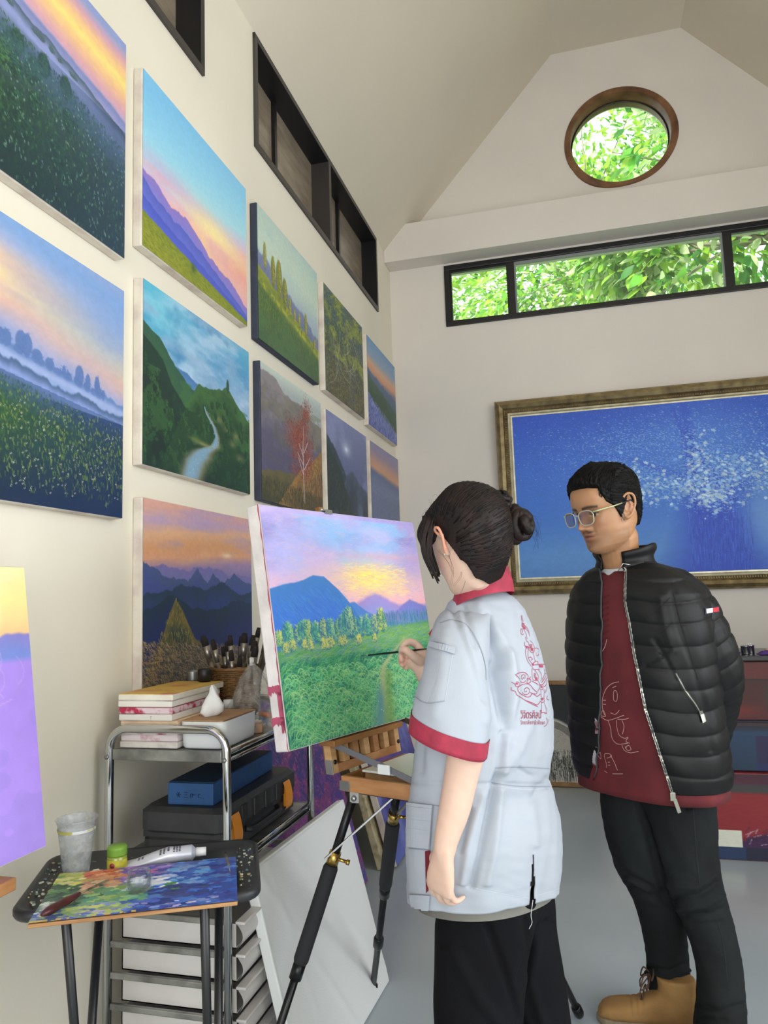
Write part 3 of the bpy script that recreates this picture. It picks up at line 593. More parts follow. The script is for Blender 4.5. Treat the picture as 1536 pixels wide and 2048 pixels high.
def pic_easel():
    p = Pic(360, 430, 31); p.grad([(0, '#a99ad6'), (.14, '#a8a6dc'), (.26, '#c8b0dc'), (.36, '#eab8cc'), (.45, '#f0b4ba'), (1, '#e0a8c8')], .07, .02, 5, 3)
    p.clouds('#86bdea', .50, .66, 5, 4, .02, .3, .8); p.clouds('#8e86c4', .52, .66, 9, 4, 0, .3, .7); p.clouds('#cdbcec', .5, .7, 10, 3, 0, .36, .6)
    p.glow(.42, .10, .2, .06, '#7fb8ea', .75); p.glow(.1, .2, .1, .1, '#a9b4f0', .6); p.glow(.62, .31, .26, .075, '#f4d47e', .95); p.glow(.60, .305, .10, .035, '#fbe573', 1); p.glow(.9, .22, .14, .1, '#a592d0', .6); p.glow(.7, .2, .3, .02, '#d8a8b8', .6)
    field(p, .02, .42, ['#b9a8e2', '#98a4dc', '#d8b4d4', '#c0b8ec', '#f0c2b4'], 1100, ang=(-.35, .55), ln=.05, al=.28, grow=False)
    field(p, .24, .40, ['#f6de80', '#f0b890', '#fbe88c'], 320, .42, .85, ang=(-.2, .2), ln=.05, al=.5, grow=False)
    p.ridge([(0, .42), (.45, .42), (.55, .39), (.62, .38), (.75, .43), (.9, .45), (1, .44)], .03, '#a58ac8', '#8f98dc', .1, 8, .02)
    p.ridge([(.4, .56), (.6, .48), (.75, .47), (.87, .41), (1, .46)], .02, '#7f7ac4', '#6f8cdc', .12, 8, .012)
    p.ridge([(.3, .6), (.40, .43), (.47, .415), (.55, .47), (.65, .52), (1, .55)], .015, '#4f7fc8', '#4e8ae0', .12, 10, .008, .2)
    p.ridge([(0, .35), (.10, .33), (.18, .32), (.24, .295), (.30, .30), (.38, .36), (.46, .45), (.55, .60)], .015, '#3f7cc0', '#3d74dc', .2, 8, .006, .25)
    field(p, .32, .55, ['#5a9ad8', '#2f64c8', '#4fa0c8', '#3878d0'], 700, 0, .42, ang=(-.9, -.4), ln=.04, al=.25, keep=lambda u, v: v > .34 + .12 * abs(u - .25) * 2, grow=False)
    p.ridge([(0, .60), (.3, .58), (.6, .555), (1, .53)], .008, '#5c9a60', '#2c7c58', .3, 30, .015)
    # grass field
    p.mix('#7cb458', .9 * np.exp(-((p.v - .60) / .05) ** 2) * (p.u > .45)); p.mix('#205f6c', np.clip((p.v - .70) / .3, 0, 1) * .75); p.mix('#3c9a5c', .4 * (p.n(6, 6) > .5) * (p.v > .6))
    field(p, .56, .70, ['#6fa850', '#98bc5c', '#468c58', '#5a8cac', '#7fa0b8'], 2200, ang=(-.15, .5), ln=.05, al=.4, grow=False)
    for k in range(22):
        u_ = .02 + .60 * (k / 22) + .008 * p.r.randn(); hh = .07 + .035 * abs(math.sin(k * 1.9)) + (.03 if k in (5, 13, 14) else 0); p.bush(u_, .60 - .02 * u_, .042, hh, '#2f6f92' if k % 2 else '#2c7a7c', '#7cc08c' if k % 3 else '#b8cc6c', 150, '#d6d878')
    p.bush(.42, .595, .052, .15, '#2c6c88', '#9ccc90', 260, '#d6d878'); p.bush(.635, .58, .048, .12, '#3a7c70', '#d0d060', 260, '#d6d878')
    for k in range(20): p.bush(.03 + .55 * p.r.rand(), .62 + .01 * p.r.rand(), .028, .045, '#3a7c80', '#d2cc68', 70)
    field(p, .50, .555, ['#2f7c7c', '#4f9a70', '#2f6ca8'], 260, .64, 1, ang=(1.4, 1.7), ln=.03, al=.6, grow=False)
    field(p, .68, 1.02, ['#2a7f50', '#35925a', '#24706c', '#4ca668', '#1c6070', '#6cba7c'], 9000, ang=(1.1, 2.0), ln=.10, al=.42, curve=-.9)
    field(p, .70, 1.02, ['#86c884', '#a6d490', '#6cc488'], 1500, ang=(1.3, 1.8), ln=.10, al=.6, curve=-1.6)
    cu = np.interp(p.v, [.62, .68, .74, .8, .88, 1], [.78, .68, .60, .585, .57, .55]); wd_ = np.interp(p.v, [.62, .75, .88, 1], [.012, .022, .03, .05])
    q = np.exp(-((p.u - cu) / wd_) ** 2) * (p.v > .61); p.mix('#b0b07c', .8 * q); p.mix('#4f8a9c', .8 * np.exp(-((p.u - cu + .02) / wd_) ** 2) * np.clip((p.v - .80) / .08, 0, 1)); p.mix('#6a8f40', .6 * np.exp(-((p.u - cu - .04) / wd_) ** 2) * (p.v > .76))
    u, v = p.rand(60, .05, .95, .74, .98); p.dots(u, v, ['#e9eef4', '#c8d4f4'], .8, 2); return p.jitter(.015)
def pic_purple():
    p = Pic(240, 260, 32); p.grad([(0, '#f3e4a2'), (.12, '#f4e49a'), (.24, '#f2c690'), (.34, '#e9b49c')], .05); p.clouds('#f6ecba', .5, .7, 6, 3, 0, .25, .6)
    p.ridge([(0, .26), (.5, .22), (.75, .28), (.9, .24), (1, .245)], .03, '#8c80c8', '#6f8fd8', .12, 12, .01, .3)
    m = np.clip((p.v - .335) / .02, 0, 1); p.mix('#a88ae6', m); p.mix('#b594f0', m * .6 * np.clip((p.v - .6) / .4, 0, 1)); p.mix('#9c86dc', m * .5 * (p.n(3, 3) > .55))
    for k in range(26): p.strokes(np.array([.35 + .6 * p.r.rand()]), np.array([.38 + .18 * p.r.rand()]), np.array([p.r.uniform(.0, .8)]), np.array([.1]), ['#c8a4ee', '#d2aee4', '#b49aee'], .25, p.r.uniform(-1.5, 1.5), k=60)
    return p.jitter(.02, 25)
def pic_blue():
    p = Pic(330, 560, 33); p.grad([(0, '#2450c4'), (.3, '#2c62d0'), (.6, '#3672d2'), (.85, '#4a86d4'), (1, '#4a80cc')], .06)
    p.glow(.40, .45, .35, .3, '#3f7fe0', .6); p.glow(.80, .80, .28, .16, '#6fa2e4', .85); p.glow(.12, .90, .30, .14, '#5f98dc', .7); p.glow(.95, .3, .25, .4, '#1f48c0', .5); p.glow(.55, .22, .18, .2, '#5f96ea', .4)
    # trunk in deeper blue
    w_ = np.interp(p.v, [0, .2, .35, .5, .7, .85, 1.0], [.012, .016, .026, .05, .085, .105, .135]); c_ = np.interp(p.v, [0, .3, .5, .7, 1], [.50, .515, .545, .565, .575]); p.mix('#1a41c6', .85 * np.clip(1.5 - np.abs(p.u - c_) / w_ * 1.0, 0, 1) * np.clip((p.v - .02) / .3, .35, 1))
    for (u0, v0, u1, v1, wd0, wd1) in ((.61, .58, .735, .40, .045, .014), (.545, .50, .36, .33, .022, .006), (.55, .45, .47, .05, .022, .008), (.735, .40, .95, .22, .014, .005), (.36, .33, .2, .25, .006, .003)):
        t = np.clip(((p.u - u0) * (u1 - u0) + (p.v - v0) * (v1 - v0)) / ((u1 - u0) ** 2 + (v1 - v0) ** 2), 0, 1); d = np.hypot(p.u - u0 - t * (u1 - u0), (p.v - v0 - t * (v1 - v0)) * .6); p.mix('#2450cc', .5 * np.clip(1.5 - d / (wd0 + (wd1 - wd0) * t), 0, 1))
    field(p, .42, 1, ['#3c6ae0', '#1436ae', '#4f7ce8'], 700, .49, .66, ang=(1.45, 1.65), ln=.05, al=.4, grow=False)
    def crown(n, cu_, cv_, su, sv, cols, al): u = cu_ + p.r.randn(n) * su; v = cv_ + p.r.randn(n) * sv; p.dots(u, v, cols, al, 1 if n > 2000 else 2)
    crown(16000, .5, .26, .32, .18, ['#5f96ee', '#3a70de', '#7fb0f2', '#2a58cc'], .5)
    p.glow(.70, .66, .05, .2, '#6f9fe6', .7)
    for (a, c, su, sv, n) in ((.53, .36, .03, .09, 500), (.565, .56, .035, .05, 620), (.60, .40, .05, .07, 600), (.50, .48, .04, .05, 300), (.33, .42, .05, .05, 420), (.40, .5, .07, .06, 500), (.73, .42, .07, .06, 650), (.72, .50, .05, .04, 300), (.3, .25, .12, .08, 500), (.75, .2, .12, .08, 500), (.45, .2, .1, .08, 400)): crown(int(n * 1.5), a, c, su, sv, ['#a9d2f2', '#86b8ee', '#c4e2f4', '#6aa0ea', '#8cc0ea'], .6)
    for (a, c, su, sv, n) in ((.565, .56, .03, .05, 130), (.60, .42, .045, .06, 110), (.53, .36, .02, .09, 90), (.73, .42, .06, .07, 150), (.76, .53, .05, .03, 60), (.33, .42, .04, .05, 80), (.41, .5, .06, .06, 110), (.49, .5, .03, .04, 60)):
        for _ in range(n): q = p.r.randn(2); p.daubs(1, a + su * q[0], a + su * q[0] + 1e-6, c + sv * q[1], c + sv * q[1] + 1e-6, .0048, .008, ['#b4d8f2', '#8cbcee', '#cfe6f4', '#74a8ea'], .8)
    return p.jitter(.03, 90)
def pic_bloom(seed, a='#4c3a86', b_='#8c3f74'):
    p = Pic(220, 200, seed); p.grad([(0, '#3c3a6c'), (.5, a), (1, '#4f5aa8')], .2); p.mix(b_, .7 * (p.n(9, 9) > .5)); field(p, 0, 1, ['#b0508c', '#7c3f86', '#4a4aa8', '#c86aa0', '#2f2f66'], 5200, ang=(0, PI), ln=.02, al=.55, grow=False); return p.jitter()
def pic_violet(seed):
    p = Pic(160, 120, seed); p.grad([(0, '#6c62b0'), (.4, '#5a54a4'), (.7, '#4c4c9c'), (1, '#6c78cc')], .2); p.clouds('#8c98dc', .5, .7, 5, 4, .3, 1, .8); p.clouds('#a85a9c', .55, .7, 8, 4, 0, .6, .5); return p.jitter()
def pic_ghost():
    p = Pic(200, 300, 35); p.grad([(0, '#101820'), (1, '#141c22')], .1)
    d = ((p.u - .60) / .42) ** 2 + ((p.v - 1.05) / .72) ** 2; body = np.clip((1 - d) * 12, 0, 1); p.mix('#b9b6ae', body); p.mix('#5c5c58', .6 * body * (d > .72) * (d < .9)); p.mix('#d2d0ca', body * (d > .9))
    u, v = p.rand(1600, .15, 1, .35, .62); p.dots(u, v, ['#3a3c3c', '#8c8c86', '#5c5c5a'], .6); field(p, .74, 1, ['#2c302e', '#e0e0da', '#4c504a', '#9c9c94', '#1c1f1e'], 4200, ang=(1.45, 1.7), ln=.07, al=.75, grow=False); return p.jitter()
def pic_chest(k):
    p = Pic(130, 300, 40 + k)
    if k == 0:
        p.grad([(0, '#562220'), (.28, '#54201e'), (.3, '#1e0e0e'), (.33, '#3a1816'), (1, '#481816')], .02); p.mix('#2c2c22', .8 * np.clip((p.n(3, 3) - .48) * 5, 0, 1) * (p.u > .25) * (p.v > .32)); p.glow(.12, .85, .1, .1, '#7c201c', .7)
    if k == 1:
        p.grad([(0, '#1f2632'), (.18, '#1e2a3a'), (.22, '#1c3858'), (1, '#183048')], .02); p.mix('#241c44', .95 * np.clip((p.u - .20) / .01, 0, 1) * (p.v > .30)); p.mix('#1c2c5c', .6 * np.clip((p.v - .8) / .1, 0, 1) * (p.u > .2)); p.mix('#14141c', (p.v < .04))
    if k == 2:
        p.grad([(0, '#3c1c2c'), (.10, '#4a1c30'), (.14, '#3a3a3c'), (.20, '#3a3a3c'), (.24, '#862226'), (.62, '#84222a'), (1, '#862226')], .02)
        p.mix('#3c1c44', np.clip(((p.v - .72 + .5 * (p.u - .15)) + .15 * (p.n(9, 20) - .5)) * 30, 0, 1) * (p.u > .10)); p.mix('#d4d6c6', (p.v > .66) & (p.v < .88) & (p.u < .12)); p.mix('#1c3458', (p.v >= .86)); p.mix('#1c2038', (p.v >= .86) & (p.u > .13))
        field(p, .66, .86, ['#c8b8cc', '#4a2450', '#2c1434'], 260, .13, 1, ang=(.3, 1.2), ln=.06, al=.6, grow=False)
    return p.jitter(.04)

# ------------------------------------------------------------------ stretched canvases
linen = mat('primed_canvas_edge', '#ded7cb', .8, col2='#c2b3ae', vscale=9, contrast=(.28, .55), bump=.3, bscale=130)
navy_edge = mat('navy_painted_edge', '#333a4e', .7, var=.15, vscale=14)
whitecv = mat('white_primed_canvas', '#eef1f1', .7, bump=.15, bscale=240)
stain = mat('red_stained_edge', '#d8cfcc', .8, col2='#a8485c', vscale=9, contrast=(.36, .44), bump=.2, bscale=120)
woodlt = mat('raw_pine', '#c9a878', .6, col2='#a47c4e', vscale=7, stretch=(1, 1, 6), bump=.1)
def stretched(name, label, o, eu, ev, th, pic, edge, group=None, cat='painting', m=None):
    """o = top-left front corner, eu / ev span the face, back goes along -(n)"""
    o, eu, ev = [np.asarray(q, float) for q in (o, eu, ev)]; n_ = nrm(np.cross(ev, eu))
    root = empty(name, o + ev + eu / 2, label, cat, group)
    b = MB(); b.frame(o + eu / 2 + ev / 2 - n_ * (th / 2 + .0008), nrm(eu), nrm(ev), n_, np.linalg.norm(eu) / 2, np.linalg.norm(ev) / 2, th / 2, .004)
    b.build('stretched_canvas', edge, root)
    if pic is not None:
        k = .0025; painted('painted_face', pic, o + nrm(eu) * k + nrm(ev) * k + n_ * .0008, eu * (1 - 2 * k / np.linalg.norm(eu)), ev * (1 - 2 * k / np.linalg.norm(ev)), root, m)
    return root, n_
XF = -1.305
WG = None
def wallpic(label, y0, y1, z0, z1, pic, edge):
    return stretched('landscape_painting', label, V(XF, y0, z1), V(0, y1 - y0, 0), V(0, 0, z0 - z1), abs(XL - XF) - .001, pic, edge, WG)
wallpic('green hillside painting under a yellow and pink sunrise, top left corner of the left wall', .90, 1.914, 2.392, 3.108, pic_c1(), linen)
wallpic('misty field painting with white flowers, below the sunrise hillside at far left', .90, 1.914, 1.588, 2.292, pic_c2(), linen)
wallpic('canvas with turquoise sky, violet mountains and an olive field, side edge chipped', 2.005, 2.785, 2.482, 3.10, pic_c3(), linen)
wallpic('canvas of a pale river winding through dark green mountains', 2.012, 2.796, 1.768, 2.378, pic_c4(), linen)
wallpic('canvas of blue mountains under an orange sky with golden grass, behind the brush basket', 2.018, 2.80, 1.058, 1.668, pic_c5(), linen)
wallpic('navy edged canvas with golden trees on a green slope, upper row', 2.895, 3.672, 2.472, 3.10, pic_c6(), navy_edge)
wallpic('navy edged canvas with a red-leaved tree on white trunks', 2.908, 3.69, 1.762, 2.378, pic_c7(), navy_edge)
wallpic('canvas of tangled forest with yellow green leaves and pale branches', 3.775, 4.533, 2.474, 3.095, pic_c8(), linen)
wallpic('canvas with a small moon in grey clouds over dark mountains', 3.768, 4.552, 1.76, 2.368, pic_c9(), linen)
wallpic('canvas with lavender flowers below an orange horizon, beside the wall corner', 4.63, 5.408, 2.465, 3.085, pic_c10(), linen)
wallpic('hazy violet plain canvas with an orange streak, lowest one beside the wall corner', 4.64, 5.415, 1.765, 2.364, pic_c11(), linen)
# canvas on the easel
CE = dict(BL=V(-.691, 1.676, .981), BR=V(-.451, 2.360, .981), TL=V(-.769, 1.694, 1.576)); CE['TR'] = CE['TL'] + CE['BR'] - CE['BL']
eroot, EN = stretched('easel_painting', 'unfinished meadow painting with sunset, blue hills and a path, standing on the easel', CE['TL'], CE['BR'] - CE['BL'], CE['BL'] - CE['TL'], .042, pic_easel(), mat('easel_canvas_edge', '#e0dbd8', .8, var=.08, vscale=14, bump=.3, bscale=130))
EU = nrm(CE['BR'] - CE['BL']); EV = nrm(CE['BL'] - CE['TL'])
# red stains on its near edge
b = MB(); r_ = np.random.RandomState(4)
def edgept(t, s_): return CE['TL'] + (CE['BL'] - CE['TL']) * t - EU * .0012 - EN * (.0425 * s_)
for (t0, t1, wid) in ((.745, .765, 1.0), (.77, .86, .35), (.868, .884, 1.0), (.884, .915, .3)):
    n = 10; P = [[edgept(t0 - .006 * r_.rand(), k / n * wid) for k in range(n + 1)], [edgept(t1 + .02 * r_.rand(), k / n * wid) for k in range(n + 1)]]; b.grid(P, sm=False)
n = 40; P = [[edgept(k / n, 0) for k in range(n + 1)], [edgept(k / n, .03 + .09 * r_.rand()) for k in range(n + 1)]]; b.grid(P, sm=False)
b.build('paint_stain', mat('dried_pink_paint', '#b0506a', .6, var=.2), eroot)
# purple canvas at far left on its own easel
T1, B1 = V(-1.235, 1.436, 1.431), V(-1.12, 1.385, .838)
T0 = T1 + V(-.02, -.70, 0); proot, PN = stretched('purple_painting', 'canvas with flat purple ground and yellow sky, at the left edge of the photo', T0, T1 - T0, B1 - T1, .03, pic_purple(), linen)
# big framed blue picture
FX0, FX1, FZ0, FZ1 = -.555, 2.05, 1.312, 2.735
froot = empty('framed_blue_painting', (FX0 + 1.3, YB - .05, FZ0), 'large deep blue tree painting in an ornate gilt frame on the back wall', 'painting')
gold = mat('antique_gilt', '#a5946c', .34, .75, col2='#6f6046', vscale=16, bump=.25, bscale=70, stretch=(1, 1, 1)); gold2 = mat('pale_gilt_slip', '#c9c2a6', .35, .5, var=.12, vscale=20)
def framepos(s_, x, z):       # the frame tilts forward at its top
    return V(x, YB - .008 - (z - FZ0) / (FZ1 - FZ0) * .055 - s_, z)
prof = [(0, 0), (0, .028), (.012, .045), (.034, .052), (.058, .040), (.066, .026), (.072, .022), (.086, .030), (.092, .020)]
prof2 = [(.092, .020), (.104, .022), (.112, .014), (.122, .014)]
def framering(mb, pr_, mi=0):
    rings = []
    for (i, h) in pr_: rings.append([framepos(h, FX0 + i, FZ0 + i), framepos(h, FX1 - i, FZ0 + i), framepos(h, FX1 - i, FZ1 - i), framepos(h, FX0 + i, FZ1 - i)])
    vs = [v for rg in rings for v in rg]; fs = [(i * 4 + k, i * 4 + (k + 1) % 4, (i + 1) * 4 + (k + 1) % 4, (i + 1) * 4 + k) for i in range(len(pr_) - 1) for k in range(4)]
    mb.add(vs, fs)
b = MB(); framering(b, prof); fr = b.build('gilt_frame', gold, froot)
b = MB(); framering(b, prof2); b.build('slip', gold2, froot)
b = MB(); n = 150
for k in range(n):
    for z in (FZ0 + .079, FZ1 - .079): b.frame(framepos(.026, FX0 + .09 + (FX1 - FX0 - .18) * k / n, z), (1, 0, 0), (0, 1, 0), (0, 0, 1), .004, .004, .006)
for k in range(70): b.frame(framepos(.026, FX0 + .079, FZ0 + .09 + (FZ1 - FZ0 - .18) * k / 70), (1, 0, 0), (0, 1, 0), (0, 0, 1), .006, .004, .004)
b.build('beading', mat('dark_gilt', '#5f5238', .4, .6), fr)['kind'] = 'stuff'
a = framepos(.013, FX0 + .118, FZ1 - .118); painted('painted_face', pic_blue(), a, V(FX1 - FX0 - .236, 0, 0), framepos(.013, FX0 + .118, FZ0 + .118) - a, froot)
b = MB(); b.frame((framepos(0, FX0, FZ0) + framepos(0, FX1, FZ1)) / 2 + V(0, -.004, 0), (1, 0, 0), nrm(framepos(0, FX0, FZ0) - framepos(0, FX0, FZ1)), nrm(np.cross((1, 0, 0), framepos(0, FX0, FZ0) - framepos(0, FX0, FZ1))), (FX1 - FX0) / 2 - .002, (FZ1 - FZ0) / 2 - .002, .003); b.build('backing_board', woodlt, froot)
# ------------------------------------------------------------------ trolley with shelves and drawers
chrome = mat('polished_chrome', '#c9cbcc', .12, 1.0); steel = mat('worn_grey_steel', '#9a9b98', .38, .7, var=.25, vscale=14)
milky = mat('milky_plastic', '#d6d2cf', .35, var=.05, vscale=6); blackp = mat('black_plastic', '#1d1e21', .45, var=.2, vscale=10, bump=.05)
rubber = mat('black_rubber', '#26282b', .7); brass = mat('brass', '#c2a25a', .25, .9)
tx0, tx1, ty0, ty1 = -1.282, -.930, 1.83, 2.44
tro = empty('trolley', (-1.1, 2.13, 0), 'chrome framed trolley with two metal shelves and plastic drawers against the left wall', 'trolley')
for nm, y in (('end_frame', ty0), ('end_frame', ty1)):
    b = MB(); zt = 1.0; rr = .055; pts = [V(tx0, y, .02), V(tx0, y, zt - rr)]
    pts += [V(tx0 + rr - rr * math.cos(a), y, zt - rr + rr * math.sin(a)) for a in np.linspace(.2, PI / 2, 6)]
    pts += [V(tx1 - rr + rr * math.sin(a), y, zt - rr + rr * math.cos(a)) for a in np.linspace(0, PI / 2 - .2, 6)] + [V(tx1, y, zt - rr), V(tx1, y, .02)]
    b.tube(pts, .0115, 14); fr_ = b.build(nm, chrome, tro)
    b = MB()
    for x in (tx0, tx1): b.lathe((x, y - .012, .925), [(0, 0), (.006, 0), (.0065, -.003), (.003, -.005), (0, -.005)], 10, (0, 1, 0), cap=False)
    b.build('screw', steel, fr_)
for z in (.945, .655):
    b = MB(); b.box((tx0 + .012, ty0 - .004, z - .028), (tx1 - .012, ty1 + .004, z - .022), 0)
    b.box((tx0 + .012, ty0 - .006, z - .028), (tx1 - .012, ty0, z), .002); b.box((tx0 + .012, ty1, z - .028), (tx1 - .012, ty1 + .006, z), .002)
    b.box((tx0 + .01, ty0, z - .006), (tx1 - .01, ty1, z - .0015), .001); sh = b.build('shelf', steel, tro)
    b = MB(); b.tube([V(tx1 - .004, ty0 + .01, z - .006), V(tx1 - .004, ty1 - .01, z - .006)], .007, 10); b.tube([V(tx1 - .004, ty0 + .01, z - .026), V(tx1 - .004, ty1 - .01, z - .026)], .005, 10); b.build('edge_rail', chrome, sh)
for i, z in enumerate((.52, .44, .362, .284, .206, .128)):
    b = MB(); b.bar(V(tx0 + .01, ty0, z), V(tx1 - .01, ty0, z), .012, .016, bev=.003); b.build('crossbar', steel, tro); b = MB(); b.bar(V(tx0 + .01, ty1, z), V(tx1 - .01, ty1, z), .012, .016, bev=.003); b.build('crossbar', steel, tro)
    if i < 5:
        b = MB(); n = 10; x0, x1 = tx0 + .03, tx1 + .012; za, zb = z - .072, z - .012
        for (ax0, ax1, ay0, ay1, z0_, z1_) in ((x0, x1, ty0 + .02, ty1 - .02, za, za + .003), (x0, x0 + .003, ty0 + .02, ty1 - .02, za, zb), (x0, x1, ty0 + .02, ty0 + .023, za, zb), (x0, x1, ty1 - .023, ty1 - .02, za, zb)): b.box((ax0, ay0, z0_), (ax1, ay1, z1_))
        P_ = [[V(x1 + .016 * math.sin(t_ * PI) + .004, y_, za + (zb - za) * t_) for y_ in np.linspace(ty0 + .02, ty1 - .02, 6)] for t_ in np.linspace(0, 1, 9)]; b.grid(P_)
        d_ = b.build('drawer', milky, tro); b = MB(); b.box((x1 + .0, ty0 + .016, zb), (x1 + .028, ty1 - .016, zb + .008), .003); b.build('drawer_lip', milky, d_)
b = MB()
for x in (tx0, tx1):
    for y in (ty0, ty1): b.lathe((x, y, 0), [(.012, 0), (.016, .004), (.016, .022), (.012, .026)], 12)
b.build('foot_cap', rubber, tro)

SH = .9445
# stack of small canvases
cols_top = ['#d8b35a', '#e6e2da', '#b05a6a', '#e4ddd6', '#e8c9a8', '#e6d8d2', '#e2dcd8', '#dcd2cc']
z = SH + .0005
offs = [(0, 0, .178, .27), (.002, .002, .176, .27), (.001, 0, .177, .27), (.0, .003, .178, .268), (-.004, .0, .165, .28), (-.006, .004, .166, .28), (-.008, .002, .168, .28), (-.006, 0, .170, .30)]
desc = ['bottom canvas of the small stack on the trolley shelf', 'small white edged canvas, second from the bottom of the trolley stack', 'small canvas with a magenta streaked edge, third from the bottom of the trolley stack',
        'small canvas with a peach edge, fourth from the bottom of the trolley stack', 'small canvas with black flecks on its edge, fifth from the bottom of the trolley stack', 'small canvas with its edge splashed crimson, in the trolley stack',
        'small white canvas with a brown corner spot, second from the top of the stack', 'small canvas painted yellow, topmost of the trolley stack']
edges = [mat('edge_plain_cream', '#d9d2cb', .8, var=.1, vscale=30), mat('edge_pinkish', '#dccfd0', .8, col2='#b77b88', vscale=22, contrast=(.3, .42)), mat('edge_magenta_streak', '#ddd2d0', .8, col2='#a23c64', vscale=16, stretch=(1, 1, .3), contrast=(.38, .5)), mat('edge_peach', '#e2c6a6', .8, var=.12, vscale=20),
         mat('edge_flecked', '#dcd8d2', .8, col2='#2c2a2c', vscale=40, contrast=(.3, .36)), mat('edge_crimson', '#d9c3cb', .8, col2='#b0284c', vscale=26, contrast=(.42, .52)), mat('edge_white_spot', '#e2ded6', .8, col2='#9c7a5a', vscale=9, contrast=(.2, .26)), mat('edge_ivory', '#e4dfd2', .8, var=.06, vscale=20)]
gap_dark = mat('dark_paint_rim', '#5a2440', .8)
for i, (dx, dy, w_, l_) in enumerate(offs):
    th = .0182; x0 = -1.262 + dx; y0 = 1.846 + dy; root = empty('small_canvas', (x0 + w_ / 2, y0 + l_ / 2, z), desc[i], 'canvas', 'small canvases stacked on the trolley')
    b = MB(); b.box((x0, y0, z), (x0 + w_, y0 + l_, z + th - .0015), .003); b.build('stretched_canvas', edges[i], root)
    b = MB(); b.box((x0 + .001, y0 + .001, z + th - .0016), (x0 + w_ - .001, y0 + l_ - .001, z + th - .0004), 0)
    b.build('painted_face', mat('small_top_%d' % i, cols_top[::-1][i], .6, col2=('#c8785a' if i == 7 else '#7a2c50'), vscale=10, contrast=(.3, .5)), root); z += th
stack_top = z
# white storage box
wb = empty('storage_box', (-1.0, 1.95, SH), 'white plastic box beside the canvas stack on the trolley', 'box')
b = MB(); P_ = []
def rrect(x0, x1, y0, y1, r_, z_, n=5): return [V(cx_ + r_ * math.cos(a), cy_ + r_ * math.sin(a), z_) for (cx_, cy_, a0) in ((x1 - r_, y1 - r_, 0), (x0 + r_, y1 - r_, PI / 2), (x0 + r_, y0 + r_, PI), (x1 - r_, y0 + r_, 1.5 * PI)) for a in np.linspace(a0, a0 + PI / 2, n)]
bx0, bx1, by0, by1 = -1.081, -.945, 1.848, 2.06
b.grid([rrect(bx0 + i, bx1 - i, by0 + i, by1 - i, .022, SH + h) for (i, h) in ((.02, .001), (.006, .001), (.003, .006), (0, .072), (.003, .0725), (.003, .070), (.008, .010), (.03, .008))], wrap=True)
b.build('tub', mat('white_plastic', '#dfe3e4', .3), wb)
b = MB(); b.frame(((bx0 + bx1) / 2, (by0 + by1) / 2, SH + .074), (1, 0, 0), (0, 1, 0), (0, 0, 1), .062, .1, .0015); b.build('cardboard_sheet', mat('kraft_card', '#b08a66', .8, var=.1), wb)
ts = empty('crumpled_tissue', (-1.03, 1.93, SH + .0757), 'twisted white tissue standing on the white plastic box', 'tissue')
r_ = np.random.RandomState(2); P_ = []
for k, (h, rad) in enumerate(((0, .018), (.012, .026), (.03, .024), (.048, .017), (.062, .010), (.075, .008), (.084, .003))):
    P_.append([V(-1.03 + .012 * math.sin(h * 30), 1.93, SH + .0762 + h) + V(math.cos(a), math.sin(a), 0) * rad * (1 + .35 * math.sin(3 * a + k) + .15 * r_.rand()) for a in np.linspace(0, 2 * PI, 25)[:-1]])
b = MB(); b.grid(P_, wrap=True); b.build('tissue', mat('white_tissue', '#e6e7e6', .9), ts)
# bottles
def bottle(name, label, x, y, z0, prof, gm_, capm, cap, cat='bottle', group=None, lab=None):
    o = empty(name, (x, y, z0), label, cat, group); b = MB(); b.lathe((x, y, z0), prof, 20, cap=True); b.build('body', gm_, o)
    b = MB(); b.lathe((x, y, z0), cap, 20); b.build('cap', capm, o)
    if lab:
        b = MB(); b.lathe((x, y, z0), [(lab[0], lab[1]), (lab[0], lab[2])], 20, cap=False); b.build('paper_label', lab[3], o)
    return o
smoke = glassy('bottle_glass', (.80, .80, .76), .10)
bottle('glass_bottle', 'clear glass bottle with a black screw cap beside the brush basket', -1.155, 2.13, SH + .0005, [(.001, 0), (.030, 0), (.032, .006), (.032, .10), (.026, .125), (.016, .135), (.016, .15)], smoke, blackp, [(.001, .148), (.021, .148), (.021, .182), (.018, .185), (.001, .185)])
bottle('glass_jar', 'small jar with a ribbed metal lid behind the canvas stack', -1.235, 2.20, SH + .0005, [(.001, 0), (.022, 0), (.024, .006), (.024, .125), (.018, .135), (.017, .14)], smoke, steel, [(.001, .138)] + [(.019 + .0015 * (k % 2), .140 + .004 * k) for k in range(9)] + [(.001, .176)])
bottle('small_bottle', 'small clear bottle with a white cap and blue label on the trolley', -1.065, 2.11, SH + .0005, [(.001, 0), (.022, 0), (.024, .004), (.024, .052), (.012, .066), (.012, .07)], smoke, mat('white_plastic', '#dfe3e4', .3), [(.001, .069), (.015, .069), (.015, .094), (.001, .095)], lab=(.0246, .008, .045, mat('blue_label', '#4a86a8', .6)))
b = MB(); b.frame((-.968, 2.10, SH + .014), nrm((1, .3, 0)), nrm((-.3, 1, 0)), (0, 0, 1), .018, .014, .0135, .002); tag(b.build('cork_block', mat('orange_wood', '#c07c34', .6, var=.2)), 'small orange wooden block beside the plastic bag', 'block')
